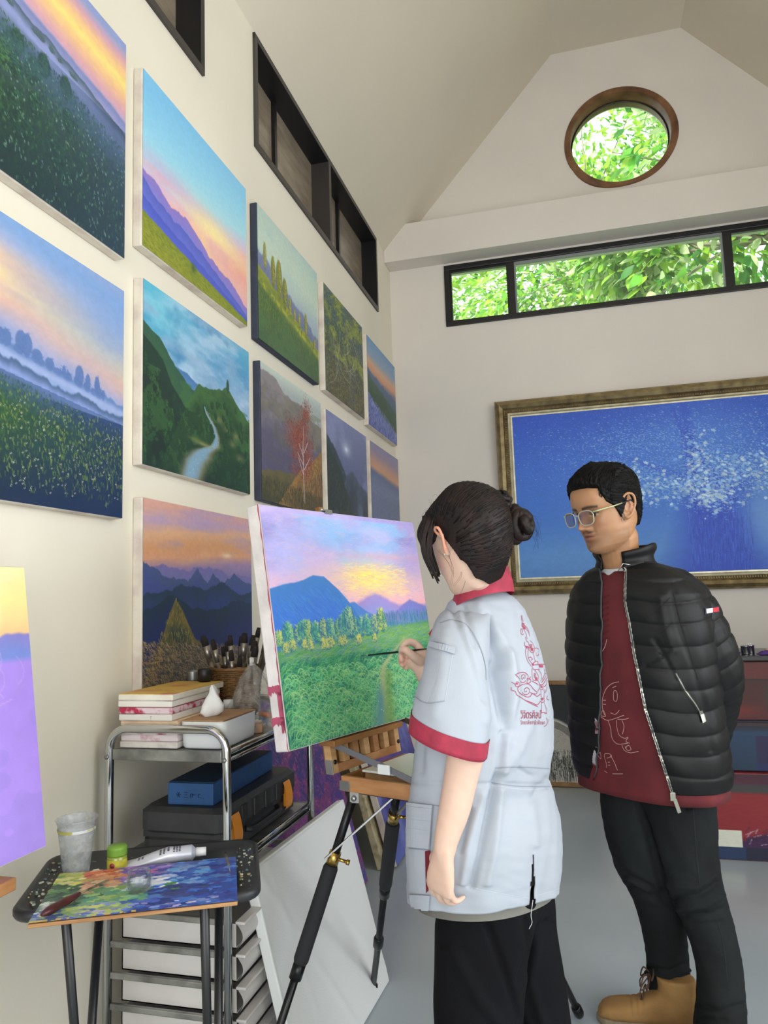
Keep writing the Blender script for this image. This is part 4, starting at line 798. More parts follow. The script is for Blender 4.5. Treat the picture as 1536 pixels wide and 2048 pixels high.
# wicker basket of brushes
wick = mat('wicker', '#8a6436', .6, col2='#5c3f22', vscale=30, bump=.2)
BX, BY = -1.115, 2.27
bas = empty('wicker_basket', (BX, BY, SH), 'brown wicker basket full of brushes on the trolley', 'basket')
b = MB(); nst = 26
for row in range(27):
    h = .006 + row * .0062; rad = .062 + .018 * (row / 26); pts = [V(BX + (rad + (.0028 if (k + row) % 2 else -.0028)) * math.cos(2 * PI * k / nst), BY + (rad + (.0028 if (k + row) % 2 else -.0028)) * math.sin(2 * PI * k / nst), SH + h) for k in range(nst)]
    b.tube(pts, .0033, 5, closed=True)
w_ = b.build('woven_side', wick, bas); w_['kind'] = 'stuff'
b = MB()
for k in range(nst):
    a = 2 * PI * k / nst; b.tube([V(BX + .062 * math.cos(a), BY + .062 * math.sin(a), SH + .002), V(BX + .081 * math.cos(a), BY + .081 * math.sin(a), SH + .172)], .0028, 5)
o = b.build('stakes', wick, bas); o['kind'] = 'stuff'
b = MB(); b.tube([V(BX + (.082) * math.cos(2 * PI * k / 40), BY + .082 * math.sin(2 * PI * k / 40), SH + .174 + .002 * (k % 2)) for k in range(40)], .006, 8, closed=True); b.lathe((BX, BY, SH), [(0, .001), (.062, .001), (.062, .005), (0, .005)], 24, cap=False); b.build('rim', wick, bas)
hand_m = [mat('brush_handle_%d' % i, c, .5, col2=c2, vscale=40, contrast=(.35, .6)) for i, (c, c2) in enumerate((('#7a6a58', '#3a302a'), ('#8f8474', '#4a3f38'), ('#5a4a42', '#2a2524'), ('#a39a88', '#544a40')))]
ferr = mat('brush_ferrule', '#a09a90', .35, .8); brist = mat('dark_bristle', '#231d1c', .9, bump=.4, bscale=300)
r_ = np.random.RandomState(12)
specs = [(-.62, -.30, .285, .008), (-.36, -.42, .27, .006), (-.28, .1, .255, .005), (-.10, -.1, .275, .006), (.02, -.35, .23, .006), (.10, .2, .28, .008), (.22, -.3, .21, .006), (.34, .1, .275, .007), (.48, -.1, .26, .008), (.60, .3, .295, .007), (.62, -.35, .25, .008), (-.5, .35, .24, .006), (.3, .45, .3, .006), (-.1, .5, .27, .006), (.78, 0, .27, .007)]
where = ['leaning furthest left', 'second from the left', 'third from the left', 'behind the fourth handle', 'short and in front, near the middle', 'tall, in the middle', 'short, right of the middle', 'upright, right of the middle', 'thick, toward the right', 'tallest at the right', 'thick, in front at the right', 'at the back on the left', 'tall, at the back on the right', 'at the back in the middle', 'leaning furthest right']
for i, (lx, ly, L_, rd) in enumerate(specs):
    base = V(BX + lx * .045, BY + ly * .045, SH + .0075); dr = nrm(V(lx * .42, ly * .35, 1)); tip = base + dr * (L_ - .035)
    o = empty('paint_brush', base, 'used paint brush in the wicker basket, ' + where[i], 'brush', 'brushes in the wicker basket')
    rd *= 1.25; b = MB(); b.tube([base, base + dr * .1, tip - dr * .04], [rd * .5, rd * .8, rd], 8); b.build('handle', hand_m[i % 4], o)
    b = MB(); b.tube([tip - dr * .042, tip], [rd * 1.05, rd * 1.25], 8); b.build('ferrule', ferr, o)
    b = MB(); b.tube([tip, tip + dr * .018, tip + dr * .034], [rd * 1.15, rd * 1.15, rd * .8], 8); b.build('bristles', brist, o)
# plastic bag with paint tubes
bag = empty('plastic_bag', (-.99, 2.2, SH), 'clear crumpled plastic bag holding paint tubes on the trolley', 'bag')
def bagm():
    m = bpy.data.materials.new('clear_bag_film'); m.use_nodes = True; nt = m.node_tree; bs = nt.nodes['Principled BSDF']; bs.inputs['Base Color'].default_value = (.62, .60, .55, 1); bs.inputs['Roughness'].default_value = .25
    tc = nt.nodes.new('ShaderNodeTexCoord'); n = nt.nodes.new('ShaderNodeTexNoise'); n.inputs['Scale'].default_value = 14; n.inputs['Detail'].default_value = 4; n.inputs['Distortion'].default_value = 1.5
    nt.links.new(tc.outputs['Object'], n.inputs['Vector']); mr = nt.nodes.new('ShaderNodeMapRange'); mr.inputs[1].default_value = .4; mr.inputs[2].default_value = .7; mr.inputs[3].default_value = .12; mr.inputs[4].default_value = .5
    nt.links.new(n.outputs['Fac'], mr.inputs[0]); nt.links.new(mr.outputs[0], bs.inputs['Alpha']); return m
P_ = []; n = 56
for t_ in np.linspace(0, 1, 26):
    h = .20 * t_; rx = .078 * (1 - t_ ** 1.7) + .006; ry = .120 * (1 - t_ ** 1.6) + .006
    row = []
    for k in range(n):
        a = 2 * PI * k / n; f_ = 1 + .09 * math.sin(5 * a + 4 * t_) * (.4 + t_) + .07 * math.sin(9 * a - 7 * t_) + .05 * math.sin(14 * a + 9 * t_)
        row.append(V(-.998 + rx * f_ * math.cos(a) + .0 * t_, 2.185 - .05 * t_ + ry * f_ * math.sin(a), SH + .002 + h))
    P_.append(row)
b = MB(); b.grid(P_, wrap=True); b.build('bag_film', bagm(), bag)
b = MB(); b.tube([V(-.998, 2.135, SH + .195), V(-1.0, 2.133, SH + .207), V(-.996, 2.13, SH + .215)], [.006, .004, .007], 8); b.build('knot', mat('white_tissue'), bag)
r_ = np.random.RandomState(3); tc_ = ['#d8d8d2', '#e2e0d8', '#c8c6bc', '#ddd9cc', '#3a5f94', '#c46a3a']
for k in range(9):
    c_ = V(-.99 + r_.uniform(-.02, .02), 2.10 + k * .020, SH + .012 + .012 * (k % 3)); dr = nrm(V(r_.uniform(-1, 1), r_.uniform(-1, 1), .1)); o = empty('paint_tube', c_, 'paint tube inside the clear plastic bag, ' + ('nearest the camera', 'second nearest the camera', 'third from the near end', 'fourth from the near end', 'blue one in the middle', 'orange one past the middle', 'third from the far end', 'second from the far end', 'furthest from the camera')[k], 'paint tube', 'paint tubes inside the plastic bag')
    b = MB(); b.tube([c_ - dr * .025, c_ + dr * .018], [.008, .0085], 10); b.build('tube', mat('tube_%d' % (k % 6), tc_[k % 6], .4), o)
    b = MB(); b.tube([c_ + dr * .018, c_ + dr * .028], [.005, .005], 8); b.build('cap', mat('cream_cap', '#d8d2c0', .5), o)

# lower shelf: tool case and blue box
S2 = .6545
casem = mat('case_grey_plastic', '#2f3134', .5, var=.15, vscale=30, bump=.06, bscale=120); case_d = mat('case_black_plastic', '#1a1b1e', .5)
tc = empty('tool_case', (-1.09, 2.13, S2), 'dark grey power tool case with two orange latches on the lower shelf', 'case')
cx0, cx1, cy0, cy1 = -1.215, -.955, 1.865, 2.385
b = MB()
for (za, zb, ins) in ((0, .056, .004), (.060, .130, 0)):
    rings = [rrect(cx0 + i + ins, cx1 - i - ins, cy0 + i + ins, cy1 - i - ins, .03, S2 + h) for (i, h) in ((.012, za), (.0, za + .010), (.0, zb - .012), (.014, zb))]
    b.grid(rings, wrap=True, sm=False); b.add(rings[0], [tuple(range(len(rings[0])))[::-1]]); b.add(rings[-1], [tuple(range(len(rings[0])))])
b.box((cx0 + .01, cy0 + .01, S2 + .05), (cx1 - .01, cy1 - .01, S2 + .066)); b.build('shell', casem, tc)
for y in (1.98, 2.06, 2.14, 2.22): b = MB(); b.box((cx1 - .004, y - .018, S2 + .066), (cx1 + .006, y + .018, S2 + .118), .004); b.build('rib', case_d, tc)
b = MB(); b.tube(catmull([V(cx1 - .005, 2.0, S2 + .045), V(cx1 + .012, 2.02, S2 + .04), V(cx1 + .014, 2.11, S2 + .04), V(cx1 + .012, 2.2, S2 + .04), V(cx1 - .005, 2.22, S2 + .045)], 4), .009, 8); b.build('handle', case_d, tc)
for y in (1.921, 2.285):
    b = MB(); P_ = [[V(cx1 + .004 + .010 * math.sin(t_ * PI) ** .6, y + s_ * .025 + .007 * math.cos(t_ * PI * 1.2), S2 + .022 + .086 * t_) for s_ in (-1, -.8, .8, 1)] for t_ in np.linspace(0, 1, 10)]; b.grid(P_)
    b.box((cx1 - .004, y - .012, S2 + .03), (cx1 + .008, y + .012, S2 + .10), .002); b.build('latch', mat('orange_plastic', '#d8861c', .4), tc)
bb = empty('blue_box', (-1.07, 2.1, S2 + .1305), 'flat blue cardboard box with pen marks lying on the tool case', 'box')
bm1 = mat('blue_card', '#1f4c80', .6, var=.08)
b = MB(); z0 = S2 + .1312; A0 = V(-1.142, 1.895, z0); U_ = nrm(V(1, .03, 0)); W_ = nrm(V(-.03, 1, 0)); 
b.frame(A0 + U_ * .068 + W_ * .215 + V(0, 0, .029), U_, W_, (0, 0, 1), .068, .215, .029, .002); body = b.build('carton', bm1, bb)
b = MB(); b.frame(A0 + U_ * .068 + W_ * .215 + V(0, 0, .0595), U_, W_, (0, 0, 1), .0665, .21, .001); b.build('lid_panel', mat('dark_blue_card', '#16304c', .6), bb)
b = MB(); F0 = A0 - W_ * .0012
def ink(mb, pts, wdt=.0016):
    q = [F0 + U_ * x + V(0, 0, z_) for x, z_ in pts]
    for a_, c_ in zip(q[:-1], q[1:]): mb.bar(a_, c_, wdt, .0006, up=(0, 0, 1))
for pts in ([(.030, .020), (.036, .034)], [(.030, .034), (.037, .020)], [(.028, .027), (.040, .027)], [(.026, .030), (.030, .024)], [(.050, .034), (.060, .033)], [(.051, .028), (.059, .027)], [(.050, .021), (.061, .020)], [(.068, .020), (.069, .030), (.075, .030), (.080, .026), (.085, .030)], [(.074, .030), (.074, .021)], [(.092, .020), (.092, .030), (.098, .030)], [(.096, .020), (.101, .021)], [(.107, .018), (.108, .020)]): ink(b, pts)
b.build('pen_marks', mat('dark_ink', '#0c1626', .7), bb)
b = MB(); b.tube(catmull([V(-1.19, 2.0, S2 + .132), V(-1.16, 2.05, S2 + .15), V(-1.17, 2.15, S2 + .155), V(-1.19, 2.25, S2 + .14)], 5), [.012] * 16, 8); tag(b.build('coiled_strap', blackp), 'black strap lying on the tool case beside the blue box', 'strap')

# big blank canvas leaning on the trolley
TR_, BR_, BL_ = V(-.882, 2.65, .612), V(-.73, 2.663, .003), V(-.764, 1.95, .003); TL_ = V(-.914, 1.942, .612)
wc, _n = stretched('blank_canvas', 'large blank white canvas leaning against the trolley', TL_, TR_ - TL_, BL_ - TL_, .03, None, whitecv, cat='canvas')
# slack folds across its face
n_ = nrm(np.cross(BL_ - TL_, TR_ - TL_)); P_ = []
for v_ in np.linspace(.012, .988, 60):
    P_.append([TL_ + (TR_ - TL_) * u_ + (BL_ - TL_) * v_ + n_ * (.0014 + .0022 * (math.exp(-((u_ - .55 * v_ - .02) / .02) ** 2) + .8 * math.exp(-((u_ - .30 - .75 * v_) / .03) ** 2) + .6 * math.exp(-((u_ - .12 - .15 * v_) / .02) ** 2))) for u_ in np.linspace(.012, .988, 60)])
b = MB(); b.grid(P_); b.build('primed_face', whitecv, wc)

# pictures leaning on the left wall behind the trolley
def leaning(name, label, Xb, Ya, Yb_, Hh, Xt, th, pic, edge, cat='painting'):
    zt = math.sqrt(max(Hh ** 2 - (Xb - Xt) ** 2, .01)); o = V(Xt, Ya, zt + .012); return stretched(name, label, o, V(0, Yb_ - Ya, 0), V(Xb, Ya, .012) - o, th, pic, edge)
black_edge = mat('black_tape_edge', '#17171b', .7); pine_e = mat('raw_stretcher_edge', '#c5b999', .8, col2='#8e8468', vscale=24, contrast=(.3, .6))
leaning('floral_painting', 'purple and pink blossom painting leaning on the wall behind the trolley', -1.055, 2.56, 3.50, .95, -1.295, .025, pic_bloom(51), black_edge)
leaning('dark_painting', 'almost black canvas leaning behind the blossom painting', -1.13, 2.80, 3.60, .86, -1.305, .022, None, black_edge)
leaning('violet_painting', 'violet and blue painting with a white edge leaning on the wall behind the easel', -.965, 3.70, 4.62, .92, -1.215, .036, pic_violet(52), linen)
leaning('stored_canvas', 'raw edged canvas standing behind the violet painting', -1.02, 3.66, 4.55, .90, -1.26, .036, None, pine_e, 'canvas')
# framed black and white picture on the floor at the back wall
gr = empty('framed_ghost_painting', (-.36, 5.4, 0), 'black and white speckled picture in a thin wooden frame, standing at the back wall', 'painting')
gx0, gx1, gz1 = -.82, .035, .70
def gp(s_, x, z): return V(x, 5.40 + (z / gz1) * .07 - s_, z + .004)
b = MB(); rings = [[gp(h, gx0 + i, i), gp(h, gx1 - i, i), gp(h, gx1 - i, gz1 - i), gp(h, gx0 + i, gz1 - i)] for (i, h) in ((0, 0), (0, .03), (.003, .033), (.022, .033), (.026, .03), (.026, .012))]
b.add([v for rg in rings for v in rg], [(i * 4 + k, i * 4 + (k + 1) % 4, (i + 1) * 4 + (k + 1) % 4, (i + 1) * 4 + k) for i in range(5) for k in range(4)]); b.build('wood_frame', mat('oak_frame', '#a57f50', .5, col2='#7f5c36', vscale=14, stretch=(1, 1, 1)), gr)
b = MB(); a = gp(.014, gx0 + .026, gz1 - .026); a2 = gp(.014, gx1 - .026, gz1 - .026); a3 = gp(.014, gx0 + .026, .026); painted('painted_face', pic_ghost(), a, a2 - a, a3 - a, gr)

# painted chests on the right
for k, (z0, z1, lab, y0) in enumerate(((0.0, .415, 'red chest with white, purple and blue lower bands, bottom of the stack at right', 4.10), (.417, .665, 'dark blue painted chest in the middle of the stack at right', 4.13), (.667, .985, 'dark red painted chest with a black lid, top of the stack at right', 4.11))):
    o = empty('painted_chest', (1.1, 4.35, z0), lab, 'chest', 'painted chests stacked at the right')
    x0, x1 = .53, 1.75; k3 = (2, 1, 0)[k]; edge = mat('chest_side_%d' % k, ('#7a2428', '#1f3450', '#4a1c1a')[k], .5, var=.2)
    b = MB(); zt = z1 - (.03 if k == 2 else .0); b.box((x0, y0, z0 + .001), (x1, y0 + .45, zt - .0), .006); b.build('carcass', edge, o)
    painted('painted_front', pic_chest(k3), V(x0 + .005, y0 - .0015, zt - .005), V(x1 - x0 - .01, 0, 0), V(0, 0, -(zt - z0 - .01)), o, painted_mat(.6, .1, 'satin_paint'))
    if k == 2: b = MB(); b.box((x0 - .012, y0 - .015, z1 - .029), (x1 + .012, y0 + .46, z1), .006); b.build('lid', mat('black_lacquer', '#101014', .25), o)
    if k == 1: b = MB(); b.box((x0 - .003, y0 - .006, z1 - .03), (x1, y0 - .0025, z1 - .012)); b.build('batten', mat('dark_maroon', '#2a1018', .5), o)
# metal cups and odds on the chests
CT = .9855
for i, (x, y) in enumerate(((.775, 4.16), (.805, 4.20))):
    o = empty('oil_cup', (x, y, CT), 'small shiny metal oil cup on the chests, ' + ('front one' if i == 0 else 'one half hidden behind the front cup'), 'cup', 'metal oil cups'); b = MB(); b.lathe((x, y, CT), [(.001, 0), (.020, 0), (.021, .003), (.021, .042), (.023, .044), (.019, .044), (.018, .005), (.001, .004)], 24, cap=False); b.build('cup', chrome, o)
    b = MB(); b.tube([V(x + (.012 if i == 0 else .0) + .008 * math.cos(a), y, CT + .043 + .010 * math.sin(a)) for a in np.linspace(0, PI, 8)], .0012, 6); b.build('wire_loop', chrome, o)
b = MB(); b.tube(catmull([V(.70, 4.15, CT + .008), V(.725, 4.14, CT + .016), V(.745, 4.15, CT + .006)], 5), [.008] * 11, 8); tag(b.build('folded_cloth', mat('navy_cloth', '#2c3a68', .9)), 'scrap of navy cloth on the chests beside the oil cups', 'cloth')
o = empty('rag', (.87, 4.17, CT), 'crumpled purple rag at the right edge on the chests', 'rag'); r_ = np.random.RandomState(9)
b = MB(); b.grid([[V(.83 + .09 * u_, 4.13 + .07 * v_, CT + .001 + .022 * math.sin(PI * u_) * math.sin(PI * v_) * (.6 + .6 * r_.rand())) for v_ in np.linspace(0, 1, 12)] for u_ in np.linspace(0, 1, 14)]); b.build('cloth', mat('purple_cloth', '#5a3a86', .9, var=.2), o)
b = MB(); b.bar(V(.865, 4.12, CT + .027), V(.93, 4.16, CT + .027), .018, .008, bev=.003); tag(b.build('eraser', mat('skin_pink_rubber', '#d9a78c', .7)), 'pinkish eraser lying on the purple rag', 'eraser')
# ------------------------------------------------------------------ tray table with palette
bt = mat('black_enamel_tube', '#1b1c20', .35); trayb = mat('tray_black_plastic', '#25282c', .45, col2='#6c7a78', vscale=38, contrast=(.26, .31))
NL, NR, FR, FL = V(-1.09, 1.26, .75), V(-.675, 1.445, .75), V(-.823, 1.749, .75), V(-1.238, 1.564, .75)
tU = nrm(NR - NL); tV = nrm(FL - NL); tw, td = .478, .346; NL = NL - tU * .010 - tV * .010
def tp(u_, v_, z_): q = NL + tU * u_ + tV * v_; return V(q[0], q[1], z_)
tt = empty('tray_table', (tp(tw / 2, td / 2, 0)), 'black folding tray table splashed with paint in the left foreground', 'table')
b = MB()
def trr(ins, z_, r_=.045): return [tp(q[0], q[1], z_) for q in rrect(ins, tw - ins, ins, td - ins, max(r_ - ins * .6, .012), 0, 6)]
rings = [trr(.020, .737), trr(.004, .739), trr(0, .745), trr(0, .756), trr(.006, .760), trr(.014, .757), trr(.030, .7475), trr(.05, .7465), trr(.12, .7465)]
b.grid(rings, wrap=True); b.add(rings[-1], [tuple(range(len(rings[-1])))]); b.add(rings[0], [tuple(range(len(rings[0])))[::-1]]); b.build('tray', trayb, tt)
for (u0, s_) in ((.10, 0), (.365, 1)):
    for (v0, v1, du) in ((.03, .31, 0), (.31, .03, .022)):
        b = MB(); b.tube([tp(u0 + du, v0, .738), tp(u0 + du, v1, .02)], .0095, 12); b.lathe(tp(u0 + du, v1, 0), [(.012, 0), (.013, .02), (.0105, .025)], 12); b.build('leg', bt, tt)
    b = MB(); b.tube([tp(u0 - .014, .17, .38), tp(u0 + .036, .17, .38)], .0045, 8); b.build('pivot_bolt', steel, tt)
b = MB(); b.tube([tp(.10, .30, .06), tp(.365, .30, .06)], .007, 10); b.tube([tp(.122, .04, .06), tp(.387, .04, .06)], .007, 10); b.build('leg_brace', bt, tt)
r_ = np.random.RandomState(21); cols = ['#b8beb8', '#6f8a78', '#a8966c', '#56727c', '#c4bfae']
for ci, c in enumerate(cols):
    b = MB()
    for k in range(16):
        u_, v_ = (r_.uniform(.012, .05), r_.uniform(.04, .30)) if r_.rand() < .6 else (r_.uniform(tw - .05, tw - .012), r_.uniform(.04, .30)); c_ = tp(u_, v_, .7565 + .0003 * ci - (.003 if .02 < u_ < tw - .02 else 0)); q = r_.uniform(.0008, .0042)
        b.lathe(c_, [(q, -.002), (q * .9, .0002), (0.0002, .0004)], 9, cap=False)
    o = b.build('paint_splash', mat('splash_%d' % ci, c, .6), tt); o['kind'] = 'stuff'
def pic_palette():
    p = Pic(230, 320, 61); p.grad([(0, '#5a70b0'), (1, '#3c64a8')])
    def reg(col, u, v, su, sv): p.mix(col, 1.3 * np.exp(-((p.u - u) / su) ** 2 - ((p.v - v) / sv) ** 2) * (.55 + .9 * p.n(9, 9, 2)))
    for a in (('#2f4fa8', .85, .5, .3, .8), ('#2f6cc0', .7, .3, .2, .3), ('#3a3c8c', .5, .3, .2, .25), ('#2c5a48', .15, .5, .2, .5), ('#7f6ab8', .42, .2, .12, .2), ('#c8608c', .34, .18, .07, .12), ('#d06848', .24, .16, .10, .12), ('#d8cf62', .08, .18, .1, .2), ('#c8cc5c', .18, .3, .1, .1), ('#dca882', .28, .4, .07, .1), ('#8fb86a', .3, .58, .1, .14), ('#6fa878', .42, .62, .1, .14), ('#2c4c38', .08, .42, .08, .14), ('#1f3a3c', .2, .36, .05, .08), ('#dfe4ee', .52, .42, .09, .10), ('#4c9ad0', .66, .42, .08, .1), ('#2c3c78', .72, .68, .12, .12), ('#5a78c8', .2, .86, .12, .1), ('#9cc47c', .08, .84, .08, .14), ('#c8d46c', .12, .97, .12, .04), ('#3c5fb0', .5, .8, .16, .12), ('#4a6cb8', .95, .2, .08, .2), ('#dfe8d8', .05, .7, .04, .05)): reg(*a)
    p.daubs(240, .45, 1.02, 0, 1, .055, .03, ['#2f55b4', '#3f74cc', '#2a3f98', '#5a8cd8', '#1f3f8c', '#4a66c0', '#3c4aa0'])
    p.daubs(70, .55, .85, .15, .55, .05, .03, ['#4f9ad8', '#3f78d0', '#7fa8e0', '#2c5ab8'])
    p.daubs(60, .30, .60, .0, .35, .05, .03, ['#7f68bc', '#9a7cc8', '#6a5aae', '#c070a8', '#5a4a9c'])
    p.daubs(40, .12, .34, .02, .24, .05, .03, ['#d46a48', '#e08c5c', '#c8584c', '#d8a070']); p.daubs(46, -.02, .16, .02, .40, .05, .035, ['#d8d068', '#b8c860', '#6f9c54', '#e0d890'])
    p.daubs(80, -.02, .28, .30, .75, .05, .035, ['#2c5a40', '#1f4838', '#3c6a48', '#5c8c50', '#7fa860']); p.daubs(26, .18, .34, .28, .52, .045, .035, ['#dca880', '#e4c090', '#d89878'])
    p.daubs(70, .22, .52, .46, .80, .055, .04, ['#8fbc68', '#a8cc78', '#6fa870', '#5c9c80', '#88b890']); p.daubs(60, -.02, .45, .78, 1.02, .055, .035, ['#a8c878', '#5f80c8', '#7c98d0', '#c8d070', '#4c68b4', '#8fb070'])
    p.daubs(34, .42, .64, .30, .55, .055, .022, ['#e8ecf2', '#c8d4ec', '#dfe4f0', '#a8bce4'], rot=.3); p.daubs(10, .62, .70, .48, .62, .03, .02, ['#4c8c50', '#6fa85c'], rot=.2); p.daubs(14, .65, .85, .55, .8, .06, .035, ['#2c3c80', '#34468c', '#24306c'])
    p.daubs(30, .2, .9, .85, 1.0, .03, .015, ['#8c9cdc', '#c8b4dc', '#6f84d0', '#e0c8d8']); p.daubs(12, 0, .1, .6, .9, .03, .02, ['#dfe8d8', '#f0f0e0'])
    p.mix('#d8c470', 1.0 * (p.v > .965) * (p.u < .5) * (p.n(4, 30) > .45)); return p
PNL, PNR, PFR, PFL = V(-1.003, 1.194, .77), V(-.67, 1.359, .77), V(-.79, 1.597, .765), V(-1.123, 1.432, .765)
pb = empty('palette_board', (PNL + PFR) / 2 - V(0, 0, .008), 'plywood palette thickly covered in blue, green and orange paint, on the tray table', 'palette')
pu, pv = nrm(PNR - PNL), nrm(PFL - PNL); pn_ = nrm(np.cross(pu, pv)); pl, pd = np.linalg.norm(PNR - PNL), np.linalg.norm(PFL - PNL)
b = MB(); b.frame((PNL + PFR) / 2 - pn_ * .0035, pu, pv, pn_, pl / 2, pd / 2, .0035, .0012); b.build('plywood', mat('plywood_edge', '#b88d5c', .6, col2='#8a6038', vscale=5, stretch=(1, 1, 40)), pb)
pp = pic_palette(); painted('wet_paint', pp, PFL + pn_ * .0004, PFR - PFL, PNL - PFL, pb, painted_mat(.22, .5, 'wet_oil_paint'), relief=.003, nrmv=pn_)
def pq(u_, v_, h=.0): return PNL + pu * (u_ * pl) + pv * (v_ * pd) + pn_ * (h + .0035)
# palette knife
kn = empty('palette_knife', pq(.12, .3), 'palette knife with a dark red wooden handle lying on the palette', 'palette knife')
ha, hb, hc = pq(.06, .02, .009), pq(.19, .36, .009), pq(.30, .66, .004)
b = MB(); b.tube(catmull([ha, ha * .7 + hb * .3, ha * .35 + hb * .65, hb], 4), [.003, .006, .0078, .0085, .0085, .008, .0078, .008, .0078, .007, .006, .0055, .004], 12); b.build('handle', mat('dark_red_wood', '#4a1c1e', .3, var=.3, vscale=30), kn)
b = MB(); b.tube([hb, hb * .7 + hc * .3], .002, 8); b.frame((hb * .35 + hc * .65), nrm(hc - hb), nrm(np.cross(pn_, hc - hb)), pn_, .030, .0045, .0006, .0005); b.build('blade', mat('paint_crusted_steel', '#8a7f62', .4, .5, var=.4, vscale=60), kn)
# small glass dish on the palette
clearg = glassy('clear_plastic', (.90, .93, .92), .10)
gd = empty('glass_pot', pq(.49, .45), 'small clear empty pot standing on the palette', 'pot')
c_ = pq(.485, .40, .0015); b = MB(); b.lathe(c_, [(.001, .001), (.020, 0), (.024, .004), (.0245, .024), (.022, .030), (.0225, .036), (.0215, .036), (.021, .030), (.0225, .022), (.022, .006), (.001, .004)], 28, cap=False); b.build('pot', glassy('pot_glass', (.93, .95, .94), .03), gd)
# plastic cup
CPX, CPY = tp(.055, .235, 0)[:2]; CPX, CPY = -1.115, 1.475
zc = .7475
cup = empty('plastic_cup', (CPX, CPY, zc), 'transparent plastic cup smeared with paint on the tray table', 'cup')
def cupm():
    m = bpy.data.materials.new('smeared_clear_plastic'); m.use_nodes = True; nt = m.node_tree; bs = nt.nodes['Principled BSDF']; bs.inputs['Roughness'].default_value = .2
    tc_n = nt.nodes.new('ShaderNodeTexCoord'); n = nt.nodes.new('ShaderNodeTexNoise'); n.inputs['Scale'].default_value = 38; n.inputs['Detail'].default_value = 5
    nt.links.new(tc_n.outputs['Object'], n.inputs['Vector']); mr = nt.nodes.new('ShaderNodeMapRange'); mr.inputs[1].default_value = .35; mr.inputs[2].default_value = .7; mr.inputs[3].default_value = .16; mr.inputs[4].default_value = .75
    rp = nt.nodes.new('ShaderNodeValToRGB'); rp.color_ramp.elements[0].color = (*lin(srgb('#c9cdcf')), 1); rp.color_ramp.elements[1].color = (*lin(srgb('#9aa0a4')), 1)
    n2 = nt.nodes.new('ShaderNodeTexNoise'); n2.inputs['Scale'].default_value = 15; nt.links.new(tc_n.outputs['Object'], n2.inputs['Vector']); nt.links.new(n2.outputs['Fac'], rp.inputs[0]); nt.links.new(rp.outputs[0], bs.inputs['Base Color'])
    nt.links.new(n.outputs['Fac'], mr.inputs[0]); nt.links.new(mr.outputs[0], bs.inputs['Alpha']); return m
b = MB(); pr_ = [(.001, .001), (.026, 0), (.0275, .004), (.040, .110), (.0405, .112), (.041, .1125), (.0435, .121), (.0455, .123), (.0435, .1245), (.042, .122), (.0392, .110), (.0265, .006), (.001, .004)]; b.lathe((CPX, CPY, zc), pr_, 36, cap=False); b.build('cup_wall', cupm(), cup)
b = MB(); b.lathe((CPX, CPY, zc), [(.0396, .098), (.0404, .104)], 36, cap=False); b.build('yellow_smear', mat('olive_smear', '#a8a24c', .6, col2='#c9cdcf', vscale=20, contrast=(.45, .5)), cup)
# green lidded jar
jx, jy = tp(.135, .255, 0)[:2]; jx, jy = -1.043, 1.52
jar = empty('balm_jar', (jx, jy, .748), 'small glass jar with a green lid and yellow label on the tray table', 'jar')
b = MB(); b.lathe((jx, jy, .748), [(.001, 0), (.019, 0), (.0215, .004), (.0215, .030), (.019, .035)], 28); b.build('jar_glass', mat('green_balm_glass', '#8c9a3a', .15, coat=.5), jar)
b = MB(); b.lathe((jx, jy, .748), [(.0218, .006), (.0218, .027)], 28, cap=False); lb = b.build('paper_label', mat('yellow_label', '#c3b93c', .5, var=.15, vscale=60), jar)
b = MB(); b.lathe((jx, jy, .748), [(.001, .034)] + [(.0215 + .0006 * (k % 2), .034 + .0022 * k) for k in range(8)] + [(.020, .054), (.001, .0545)], 32); b.build('lid', mat('green_lid', '#6f9a34', .35), jar)
b = MB(); dn = nrm(V(-jx, -jy, 0)); sd_ = nrm(np.cross(dn, (0, 0, 1))); c_ = V(jx, jy, .765) + nrm(dn - sd_ * .75 * -1) * .0223
b.lathe(V(jx, jy, .7645) + nrm(dn + sd_ * .55) * .0212, [(0.0001, .0018), (.0055, .0016), (.006, 0)], 14, nrm(dn + sd_ * .55), cap=False); b.build('round_emblem', mat('crimson_print', '#8c2838', .5), jar)
# silver paint tube
tb = empty('silver_paint_tube', tp(.27, .27, .748), 'large silver oil paint tube lying on the tray behind the palette', 'paint tube')
ta, tb_ = V(-1.045, 1.535, .775), V(-.905, 1.605, .776); td_ = nrm(tb_ - ta); ts_ = nrm(np.cross((0, 0, 1), td_)); P_ = []
for t_ in np.linspace(0, 1, 16):
    w_ = .026 - .008 * t_; h_ = .0025 + .0150 * min(1, t_ * 1.5); c_ = ta + (tb_ - ta) * t_; c_[2] = .7482 + h_
    P_.append([c_ + ts_ * w_ * math.cos(a) + V(0, 0, h_ * math.sin(a)) + V(0, 0, .0008 * math.sin(9 * t_ + 3 * a)) for a in np.linspace(0, 2 * PI, 25)[:-1]])
b = MB(); b.grid(P_, wrap=True); e_ = ta + (tb_ - ta) + td_ * .010; e_[2] = P_[-1][0][2]; b.grid([P_[-1], [e_ + ts_ * .008 * math.cos(a) + V(0, 0, .008 * math.sin(a)) for a in np.linspace(0, 2 * PI, 25)[:-1]]], wrap=True)
b.build('tube_body', mat('silver_foil', '#dcdfe8', .35, .25, col2='#b8bcca', vscale=14, bump=.2, bscale=25), tb)
b = MB(); b.tube([e_, e_ + td_ * .022], [.0105, .0095], 14); b.build('cap', mat('white_plastic'), tb)
